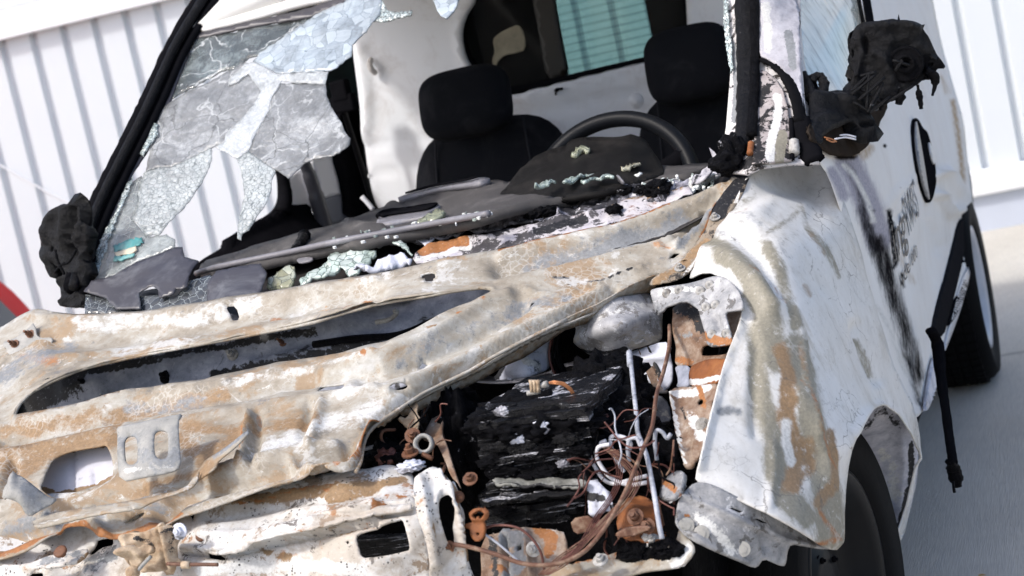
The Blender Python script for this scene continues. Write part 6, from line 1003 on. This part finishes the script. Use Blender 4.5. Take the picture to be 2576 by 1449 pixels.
sheet('angle_stay', EB, c('E', [(1280, 480), (1300, 465), (1335, 460), (1355, 500), (1370, 560), (1400, 610), (1420, 640), (1400, 660), (1420, 690), (1360, 690), (1335, 620), (1310, 560)]), Surf([(1600, 850, 'y', -.22), (1640, 860, 'y', -.22), (1680, 985, 'y', -.27)]), M_rustpanel, (), 7, .006, [(c('E', [(1320, 470), (1390, 640)]), 5, .01)], [('soot', c('E', [(1330, 520), (1400, 650)]), 16, .75)], (.004, 20))
bolt('stay_bolt', EB, P(*c1('E', 1294, 478), 'y', -.24), (0, -.3, 1), .012, M_bolt, .022); bolt('stay_bolt', EB, P(*c1('E', 1318, 690), 'y', -.30), (.1, -.4, .9), .015, M_bolt, .020)
# headlamp surround on the right
p1 = c('I', [(0, 345), (20, 322), (150, 300), (300, 280), (410, 252), (470, 230), (540, 214), (600, 220), (650, 245), (700, 295), (740, 350), (765, 420), (772, 492), (700, 500), (620, 512), (635, 580), (655, 655), (672, 720), (682, 778), (600, 790), (475, 802), (455, 690), (430, 600), (412, 545), (400, 482), (365, 455), (320, 434), (270, 440), (215, 452), (150, 470), (120, 510), (90, 535), (60, 540), (40, 500), (25, 440)])
HS = Surf([(1636, 740, 'y', -.26), (1760, 700, 'y', -.27), (1865, 770, 'y', -.36), (1780, 870, 'y', -.38), (1700, 760, 'y', -.29), (1840, 860, 'y', -.40), (1650, 790, 'y', -.28)])
pl1 = sheet('lamp_bracket', EB, p1, HS, M_greyspeck, (), 7, .004, [(c('I', [(430, 270), (480, 400), (500, 480), (470, 530)]), 4, -.004), (c('I', [(540, 560), (570, 650)]), 8, -.01), (c('I', [(90, 520), (160, 462), (320, 425), (400, 480)]), 5, .006)], [('rust', c('I', [(470, 720), (570, 750), (680, 760)]), 16, .85), ('brown', c('I', [(460, 690), (660, 670)]), 8, .7), ('soot', c('I', [(480, 250), (720, 330)]), 4, .4), ('white', c('I', [(100, 350), (240, 330), (400, 320)]), 16, .6), ('soot', c('I', [(60, 420), (60, 530)]), 5, .6)])
for q in ((242, 333), (418, 340), (140, 360), (497, 290), (545, 455), (465, 475), (514, 700), (632, 692)):
    p = HS.p(*c1('I', *q)); bm = bmesh.new(); lathe(bm, [(.0085, 0), (.0075, .003), (.003, .0035), (.0005, .001)], p, (.2, -.95, .2), 12); bmlink('spot_weld', bm, M_bolt, pl1, True)
R2 = Surf([(1700, 770, 'y', -.24), (1860, 830, 'y', -.33), (1700, 920, 'y', -.30), (1820, 900, 'y', -.34)])
sheet('inner_wing_plate', EB, c('I', [(190, 440), (420, 420), (560, 560), (760, 470), (775, 560), (740, 640), (690, 780), (640, 870), (600, 970), (330, 965), (200, 950), (205, 800), (180, 640)]), R2, M_rustpanel, [c('I', [(422, 858), (438, 790), (560, 790), (690, 786), (670, 830), (640, 868), (440, 882)])], 8, .004, [(c('I', [(200, 945), (340, 955)]), 6, .006)], [('soot', c('I', [(250, 480), (400, 520), (420, 640)]), 28, .75), ('rust', c('I', [(230, 900), (330, 930)]), 16, .7), ('grey', c('I', [(260, 700), (400, 720)]), 20, .5)], (.006, 16))
sheet('rust_plate', EB, c('I', [(318, 1045), (330, 1000), (350, 950), (420, 920), (520, 895), (640, 895), (650, 930), (600, 1010), (570, 1112), (440, 1122), (325, 1130)]), Surf([(1735, 950, 'y', -.36), (1830, 900, 'y', -.40), (1810, 965, 'y', -.43)]), M_orange, (), 7, .004, (), [('white', c('I', [(330, 1090), (440, 1090), (580, 1060)]), 9, 1.0)], (.005, 20))
sheet('dark_gusset', EB, c('I', [(200, 950), (340, 960), (318, 1050), (325, 1130), (215, 1140), (235, 1080)]), Surf([(1700, 920, 'y', -.30), (1735, 930, 'y', -.33), (1705, 970, 'y', -.34)]), M_blue, (), 7, .004)
LP = Surf([(1690, 985, 'y', -.42), (1800, 965, 'y', -.46), (1770, 1150, 'y', -.58), (1700, 1080, 'y', -.50), (1730, 1180, 'y', -.58)])
lp = sheet('lamp_panel', EB, c('I', [(160, 1175), (215, 1128), (330, 1130), (450, 1120), (570, 1108), (560, 1180), (520, 1300), (480, 1449)]) + c('E', [(1600, 830), (1570, 900), (1530, 985), (1500, 1012), (1482, 1000), (1468, 930), (1450, 850), (1432, 760), (1424, 705)]), LP, M_rustpanel, [c('I', [(386, 1255), (398, 1238), (422, 1230), (440, 1248), (436, 1275), (412, 1284), (392, 1275)])], 7, .004, [(c('E', [(1440, 700), (1460, 850), (1495, 1000)]), 5, .012), (c('E', [(1500, 780), (1600, 740)]), 6, .006), (c('E', [(1500, 780), (1530, 900), (1520, 980)]), 6, .006)], [('white', c('E', [(1450, 700), (1520, 690), (1580, 670)]), 14, .9), ('white', c('E', [(1520, 800), (1560, 880)]), 20, .7), ('white', c('E', [(1440, 720), (1470, 880), (1495, 990)]), 4, 1.0), ('rust', c('E', [(1540, 660), (1570, 750)]), 10, .8), ('soot', c('E', [(1470, 750), (1490, 800)]), 8, .6)], (.004, 20))
bolt('panel_bolt', lp, LP.p(*c1('E', 1560, 825)), (.1, -1, .1), .012, M_bolt, .008)
# burnt fuse and battery block: a stack of charred layers
def layer_box(px0, px1, py, y0, y1, h, jit, mat, parent, name):
    a, b = P(px0, py, 'y', y0), P(px1, py-(px1-px0)*.05, 'y', y0); bm = bmesh.new(); n = 14; ring = []
    x0_, x1_, z = a[0], b[0], a[2]
    pr = [(x0_+(x1_-x0_)*i/n, y0) for i in range(n+1)]+[(x1_, y0+(y1-y0)*i/6) for i in range(1, 7)]+[(x1_-(x1_-x0_)*i/n, y1) for i in range(1, n+1)]+[(x0_, y1-(y1-y0)*i/6) for i in range(1, 6)]
    lo = []; hi = []
    for x, y in pr:
        jx, jy = random.uniform(-jit, jit), random.uniform(-jit, jit); lo.append(bm.verts.new((x+jx, y+jy, z))); hi.append(bm.verts.new((x+jx+random.uniform(-.002, .002), y+jy+random.uniform(-.002, .002), z+h+random.uniform(-.0015, .0015))))
    m = len(pr)
    for i in range(m): bm.faces.new((lo[i], lo[(i+1) % m], hi[(i+1) % m], hi[i]))
    bm.faces.new(hi); bm.faces.new(lo[::-1])
    return bmlink(name, bm, mat, parent)
blk = None
M_ashlayer = burnt('ash_layer', [(.05, .05, .055), (.22, .22, .25), (.6, .6, .64)], sc=18, mid=60, lo=.4, hi=.6, stains=())
rows = []
y_ = c1('E', 0, 775)[1]; 
L_rows = [(1195+3, 1480, 1068), (1198, 1482, 1082), (1202, 1484, 1096), (1203, 1484, 1110), (1207, 1486, 1124), (1210, 1486, 1138), (1213, 1484, 1152), (1216, 1484, 1166), (1222, 1482, 1180), (1232, 1478, 1194), (1238, 1478, 1208), (1240, 1476, 1222), (1238, 1484, 1236), (1236, 1478, 1250), (1215, 1484, 1264), (1206, 1486, 1278), (1204, 1480, 1292), (1212, 1470, 1306), (1226, 1450, 1320), (1240, 1430, 1334)]
for i, (a, b, yy) in enumerate(reversed(L_rows)):
    mt = M_battery
    o = layer_box(a+random.uniform(-4, 4), b+random.uniform(-8, 8), yy, -.60+random.uniform(-.008, .008)+ (.02 if i in (5, 6) else 0), -.34, .0135 if i % 3 else .010, .006, mt, blk or van, 'battery_block' if blk is None else 'burnt_layer')
    blk = blk or o
TOPB = P(1340, 1050, 'y', -.5)
for i, (x, y, s) in enumerate(((1290, 1040, .05), (1350, 1035, .055), (1420, 1040, .05), (1450, 1070, .04), (1320, 1070, .05), (1240, 1060, .04), (1390, 1065, .05), (1460, 1120, .035))):
    blob('burnt_crust', blk, P(x, y, 'y', -.50 if y < 1050 else -.57), (s*1.1, s, s*.55), M_char, .45, 2.6, 4, i+20)
for i, (q, sx) in enumerate((((728, 770), .022), ((890, 825), .02), ((898, 850), .018), ((790, 885), .024), ((980, 985), .018))):
    p = P(*c1('E', *q), 'y', -.615); blob('ash_flake', blk, p, (sx*.5, .003, sx*.34), M_bluepale if i % 2 else M_ashlayer, .5, 2.5, 4, i+40)
for i in range(22):
    x, y = random.uniform(650, 1070), random.uniform(790, 1210); q_ = random.uniform(.007, .017); blob('burnt_crust', blk, P(*c1('E', x, y), 'y', -.612), (q_*1.6, .008, q_*.7), random.choice((M_char, M_battery, M_charash)), .5, 2.6, 3, i+150)
# other charred lumps
for i, (q, yv, s) in enumerate((((1130, 690), -.36, (.05, .05, .06)), ((1200, 640), -.34, (.05, .04, .04)), ((1230, 720), -.38, (.05, .05, .05)), ((1090, 760), -.40, (.05, .05, .05)), ((1180, 800), -.45, (.06, .05, .05)), ((1250, 830), -.45, (.045, .05, .045)), ((1150, 880), -.5, (.06, .05, .05)), ((1270, 900), -.5, (.06, .05, .045)), ((1390, 1000), -.5, (.055, .05, .045)), ((1440, 960), -.5, (.04, .04, .04)), ((560, 900), -.45, (.04, .05, .09)), ((530, 800), -.35, (.05, .05, .06)), ((300, 900), -.5, (.05, .04, .05)), ((280, 980), -.56, (.05, .04, .035)))):
    blob('charred_lump', EB, P(*c1('E', *q), 'y', yv), s, M_charash if i % 3 == 1 else M_char, .45, 2.4, 4, i+60)
for i in range(16):
    x, y = 1250+random.random()*200, 1325+random.random()*45-0; blob('charred_crumb', EB, P(*c1('E', x, y), 'y', -.70), (.016, .014, .012), M_charash if i % 4 == 0 else M_char, .5, 2, 3, i+90)
sheet('pale_bottle', EB, c('E', [(1095, 1100), (1110, 1060), (1140, 1050), (1165, 1090), (1170, 1140), (1150, 1200), (1120, 1215), (1100, 1180), (1092, 1140)]), Surf([(1490, 1240, 'y', -.60), (1530, 1240, 'y', -.63), (1510, 1300, 'y', -.63), (1510, 1210, 'y', -.6)]), M_bluepale, (), 6, .01, [(c('E', [(1130, 1080), (1130, 1190)]), 12, .02)], [('soot', c('E', [(1110, 1120), (1150, 1130)]), 12, .75)], (.006, 24))
sheet('slat_fin', EB, c('E', [(690, 1050), (760, 1042), (860, 1040), (960, 1045), (1060, 1060), (1090, 1075), (1050, 1092), (960, 1085), (860, 1075), (760, 1082), (700, 1075)]), Surf([(1240, 1210, 'y', -.63), (1480, 1220, 'y', -.63), (1350, 1225, 'y', -.64)]), burnt('olive_fin', [(.03, .03, .026), (.18, .18, .16), (.42, .42, .40)], sc=16, mid=60, stains=('soot',)), (), 6, .004, (), [('soot', c('E', [(700, 1070), (1050, 1085)]), 4, .7)], (.008, 24), 1, True, 0, 1.5)
sheet('slat_fin', EB, c('E', [(640, 1125), (760, 1105), (900, 1100), (1040, 1100), (1050, 1115), (900, 1125), (790, 1140), (660, 1150)]), Surf([(1210, 1255, 'y', -.64), (1450, 1240, 'y', -.64), (1350, 1260, 'y', -.65)]), M_battery, (), 6, .004, (), (), (.008, 24), 1, True, 0, 2)
# wires and pipes
def wire(name, pts, rad, mat, f='E', ax='y', wob=0, n=7):
    rad = [q*.45 for q in rad] if isinstance(rad, (list, tuple)) else rad*.45
    return tube(name, van, pp(f, ax, *pts), rad, mat, n, 7, None, wob)
for k in range(11):
    o = (k % 4-1.5)*13; w_ = random.uniform(-6, 6); dy = -.20+.012*(k//4)
    wire('loom_wire', [(965+o*.9, 425, dy), (952+o*.8+w_, 480, dy-.02), (945+o*1.0, 540, dy-.03), (965+o*1.1+w_, 600, dy-.04), (990+o, 660, dy-.06)], .0055, M_char if k % 5 else M_copper)
for k in range(9):
    j = lambda a: random.uniform(-a, a)
    wire('bare_copper_strand', [(918, 655+j(4), -.54), (950, 650+j(6), -.545), (990, 660+j(9), -.54), (1018, 685+j(10), -.535), (1032+j(6), 712+j(12), -.53)], .0032, M_copperb)
term = wire('battery_terminal', [(835, 695, -.55), (870, 690), (885, 685)], .010, M_bolt)
for x in (852, 866, 880): tube('terminal_stud', term, pp('E', 'y', (x+2, 690, -.56), (x-2, 640)), [.0032, .0032, .0032, .004], M_latch, 8, 3)
tube('cable_lug', term, pp('E', 'y', (880, 668, -.555), (920, 655)), [.004, .0055], M_bolt, 8, 3)
for k in range(8):
    j = lambda a: random.uniform(-a, a); a = k*6
    wire('copper_wire', [(1168+j(4), 785+j(6), -.52), (1120, 790+a*.6, -.54), (1060-a*.3, 808+a, -.56), (1012+a*.8, 850+a*.4, -.575), (1006+a, 900+j(6), -.58), (1045+a*.5, 935+j(8), -.58), (1090, 945+j(8), -.575)], .0018, M_copper)
for k in range(7):
    j = lambda a: random.uniform(-a, a); a = (k-3)*7
    wire('copper_wire', [(1130+j(8), 890+j(8), -.56), (1180+a, 930, -.60), (1255+a*1.4, 990+j(8), -.64), (1285+a, 1050, -.66), (1240+a, 1140+j(8), -.69), (1150+a, 1230, -.72), (1080+a*.6, 1300+j(6), -.74), (980+a, 1385+a*.6, -.76), (900+a, 1445, -.77)], .0019, random.choice((M_copper, M_copper, M_rustrod)))
for k in range(4):
    j = lambda a: random.uniform(-a, a); a = (k-1.5)*8
    wire('copper_wire', [(1150+a, 900, -.57), (1200+a, 960, -.61), (1215+a, 1030, -.64), (1190+a, 1110, -.67), (1120+a, 1210, -.71), (1050+a, 1330, -.75), (960+a, 1400+j(6), -.77)], .0018, M_copper)
wire('black_cable', [(1180, 1240, -.66), (1195, 1290), (1205, 1345), (1190, 1360)], .014, M_char)
wire('long_pipe', [(1258, 535, -.36), (1266, 600, -.40), (1274, 680, -.45), (1284, 770, -.50), (1290, 850, -.54), (1308, 900, -.58), (1330, 960, -.61), (1350, 1060, -.65), (1364, 1140, -.68), (1380, 1240, -.71), (1392, 1295, -.72)], [.0085, .0085, .009], M_pipe); wire('pipe_end', [(1256, 525, -.35), (1260, 580, -.39)], .012, M_pipe)
wire('rusty_pipe', [(1422, 415, -.27), (1420, 500, -.34), (1398, 600, -.42), (1368, 700, -.49), (1350, 830, -.57), (1310, 930, -.62), (1262, 1050, -.68), (1215, 1150, -.72), (1140, 1270, -.76), (1060, 1355, -.79), (960, 1398, -.81), (830, 1400, -.82), (700, 1358, -.82), (600, 1330, -.82), (530, 1318, -.82)], .0075, M_rustrod)
for k, pts in enumerate(([(1160, 890, -.58), (1110, 915), (1095, 955), (1115, 1000), (1150, 1050), (1195, 1068), (1260, 1052, -.62), (1330, 1035)], [(1175, 905, -.60), (1128, 918), (1122, 960), (1165, 1030), (1215, 1062), (1270, 1072, -.63), (1332, 1062)], [(1195, 865, -.57), (1178, 885), (1185, 930), (1215, 990), (1235, 1020)], [(1195, 868, -.57), (1240, 880), (1262, 905), (1250, 940)], [(1256, 975, -.58), (1250, 925), (1258, 885), (1285, 880), (1300, 905), (1310, 935)], [(1370, 970, -.57), (1362, 900), (1368, 850), (1392, 855), (1412, 880), (1428, 862)])):
    wire('bent_pipe', pts, .0075, M_wpipe if k < 4 else M_pipe)
wire('thin_rod', [(1375, 1120, -.66), (1382, 1170), (1398, 1240)], .004, M_rustrod); wire('thin_copper', [(640, 1262, -.79), (700, 1240), (790, 1248), (850, 1290), (890, 1350), (905, 1420)], .0045, M_copper); wire('thin_copper', [(650, 1270, -.80), (720, 1320), (790, 1380), (830, 1410)], .004, M_pipe)
rw_ = random.Random(11)
for k in range(38):
    x, y = rw_.uniform(1060, 1420), rw_.uniform(800, 1250); yy = rw_.uniform(-.68, -.54); pts = [(x, y, yy)]; a = rw_.uniform(0, 6.28)
    for q in range(rw_.randint(3, 6)):
        a += rw_.uniform(-.9, .9); x += math.cos(a)*rw_.uniform(30, 70); y += math.sin(a)*rw_.uniform(30, 70); yy += rw_.uniform(-.03, .02); pts.append((min(1440, max(1000, x)), min(1400, max(760, y)), yy))
    wire('stray_wire', pts, rw_.choice((.0015, .0022, .003, .0036)), rw_.choice((M_copper, M_copper, M_char, M_pipe, M_rustrod)))
for k in range(10):
    x, y = rw_.uniform(180, 480), rw_.uniform(780, 980); yy = rw_.uniform(-.58, -.5); pts = [(x, y, yy)]; a = rw_.uniform(0, 6.28)
    for q in range(4): a += rw_.uniform(-.9, .9); x += math.cos(a)*40; y += math.sin(a)*40; pts.append((min(520, max(170, x)), min(985, max(740, y)), yy))
    wire('stray_wire', pts, rw_.choice((.0025, .0035)), rw_.choice((M_copper, M_char, M_rustrod)))
# rusty lower parts
rp = sheet('rusty_mount', EB, c('E', [(1200, 1250), (1215, 1180), (1250, 1120), (1310, 1110), (1360, 1140), (1390, 1200), (1395, 1300), (1330, 1310), (1240, 1300)]), Surf([(1560, 1280, 'y', -.66), (1670, 1290, 'y', -.66), (1610, 1350, 'y', -.70)]), M_orange, (), 7, .006, [(c('E', [(1280, 1210)]), 30, .02)], [('soot', c('E', [(1220, 1270), (1330, 1290)]), 14, .6)], (.006, 20))
for q in ((1282, 1205), (1330, 1245)): bolt('rusty_bolt', rp, P(*c1('E', *q), 'y', -.70), (0, -.8, .5), .013, M_rbolt, .02)
sheet('rusty_tongue', EB, c('E', [(1190, 1280), (1240, 1250), (1320, 1242), (1352, 1250), (1300, 1275), (1230, 1292)]), ('y', -.72), M_rustrod, (), 6, .006); sheet('mottled_tab', EB, c('E', [(1378, 1125), (1390, 1080), (1410, 1040), (1440, 1018), (1480, 1015), (1482, 1040), (1460, 1090), (1430, 1120), (1395, 1130)]), Surf([(1660, 1250, 'y', -.66), (1720, 1190, 'y', -.64), (1690, 1250, 'y', -.68)]), M_greyspeck, (), 6, .008, (), [('rust', c('E', [(1400, 1060), (1440, 1090)]), 14, .7), ('soot', c('E', [(1385, 1110), (1400, 1050)]), 5, .7)], (.004, 30))
lug = sheet('rusty_lug', EB, c('E', [(592, 1190), (610, 1172), (640, 1165), (672, 1172), (680, 1190), (672, 1215), (655, 1222), (660, 1250), (655, 1290), (625, 1312), (600, 1285), (598, 1255), (575, 1250), (580, 1232), (610, 1228), (598, 1210)]), Surf([(1180, 1290, 'y', -.80), (1230, 1280, 'y', -.80), (1200, 1350, 'y', -.81)]), M_orange, [c('E', [(612, 1195), (630, 1182), (652, 1182), (660, 1195), (648, 1212), (625, 1214)]), c('E', [(622, 1275), (630, 1268), (638, 1275), (630, 1284)])], 5, .006, [(c('E', [(605, 1195), (640, 1172), (670, 1190), (650, 1215), (612, 1215), (605, 1195)]), 4, .006)])
sheet('engine_case', EB, c('E', [(640, 1290), (760, 1260), (980, 1250), (1000, 1320), (980, 1400), (900, 1460), (640, 1500)]), Surf([(1220, 1350, 'y', -.70), (1420, 1330, 'y', -.68), (1300, 1449, 'y', -.74)]), M_rustpanel, [c('E', [(790, 1325), (812, 1322), (814, 1345), (792, 1348)])], 8, .01, [(c('E', [(740, 1280), (750, 1449)]), 6, -.02), (c('E', [(830, 1280), (850, 1449)]), 10, .02)], [('grey', c('E', [(740, 1290), (800, 1300), (810, 1400), (750, 1440)]), 26, .8), ('rust', c('E', [(880, 1260), (940, 1290), (920, 1350)]), 18, .9), ('soot', c('E', [(690, 1290), (700, 1450)]), 20, .6), ('rust', c('E', [(690, 1400), (740, 1420)]), 16, .7)], (.01, 14))
bolt('case_bolt', EB, P(*c1('E', 862, 1338), 'y', -.735), (0, -.9, .3), .012, M_bolt, .016); sheet('red_bracket', EB, c('E', [(1010, 1215), (1100, 1200), (1110, 1260), (1030, 1280)]), ('y', -.64), M_rustrod, (), 7, .006)
# lock and hose fittings at the left end of the bay
wire('bay_pipe', [(160, 925, -.56), (220, 915), (265, 935), (300, 950, -.58), (345, 970)], .0075, M_pipe); wire('bay_pipe', [(270, 930, -.57), (235, 890), (240, 850), (290, 845, -.55)], .006, M_rustrod); wire('bay_pipe', [(295, 790, -.5), (305, 830), (325, 880), (330, 930)], .006, M_rustrod); wire('bay_pipe', [(410, 790, -.46), (415, 740), (440, 735, -.44), (460, 760)], .006, M_rustrod)
sheet('rusty_web', EB, c('E', [(395, 880), (430, 820), (470, 740), (480, 690), (495, 700), (488, 780), (480, 860), (500, 900), (530, 1000), (560, 1090), (545, 1060), (520, 1040), (490, 960), (460, 900), (430, 890)]), Surf([(1060, 1100, 'y', -.52), (1115, 1000, 'y', -.42), (1140, 1200, 'y', -.68)]), M_rustpanel, (), 6, .005, (), [('soot', c('E', [(480, 760), (530, 1000)]), 8, .5)])
tube('rusty_arm', van, pp('E', 'y', (430, 690, -.40), (470, 685), (490, 668)), [.005, .0045, .005], M_rustrod, 7, 4); wire('rusty_arm', [(485, 860, -.50), (495, 920, -.54), (500, 980, -.58), (485, 1020, -.62)], .007, M_rustrod)
sheet('lock_plate', EB, c('E', [(335, 800), (360, 760), (375, 730), (385, 745), (378, 780), (395, 800), (380, 850), (360, 890), (340, 870), (350, 840), (330, 830), (305, 800), (312, 790)]), Surf([(1020, 1050, 'y', -.55), (1050, 1020, 'y', -.53), (1040, 1100, 'y', -.57)]), M_latch, (), 5, .006, (), (), (.006, 40))
bm = bmesh.new(); lathe(bm, [(.010, 0), (.016, 0), (.0165, .012), (.014, .016), (.010, .012)], P(*c1('E', 412, 905), 'y', -.60), (.2, -.9, .3), 24, True); bmlink('hose_ring', bm, M_bracket, EB, True)
bolt('rusty_bolt', EB, P(*c1('E', 352, 945), 'y', -.63), (.1, -.3, 1), .014, M_rbolt, .02); bolt('rusty_bolt', EB, P(*c1('E', 362, 870), 'y', -.60), (.3, -.8, .5), .013, M_rbolt, .022); tube('rusty_stud', van, pp('E', 'y', (400, 945, -.62), (445, 965)), .004, M_rbolt, 7, 3)
blob('white_clump', EB, P(*c1('E', 352, 995), 'y', -.66), (.022, .015, .008), M_bluepale, .5, 2.4, 4, 3); blob('frayed_braid', EB, P(*c1('E', 258, 965), 'y', -.58), (.02, .018, .018), M_copper, .4, 3, 4, 8)
for q, mm in (((600, 1050), M_rbolt), ((862, 1418), M_bolt), ((1330, 1300), M_bolt), ((1350, 1305), M_bolt)): bolt('bay_bolt', EB, P(*c1('E', *q), 'y', -.70), (.1, -.6, .7), .012, mm, .016)
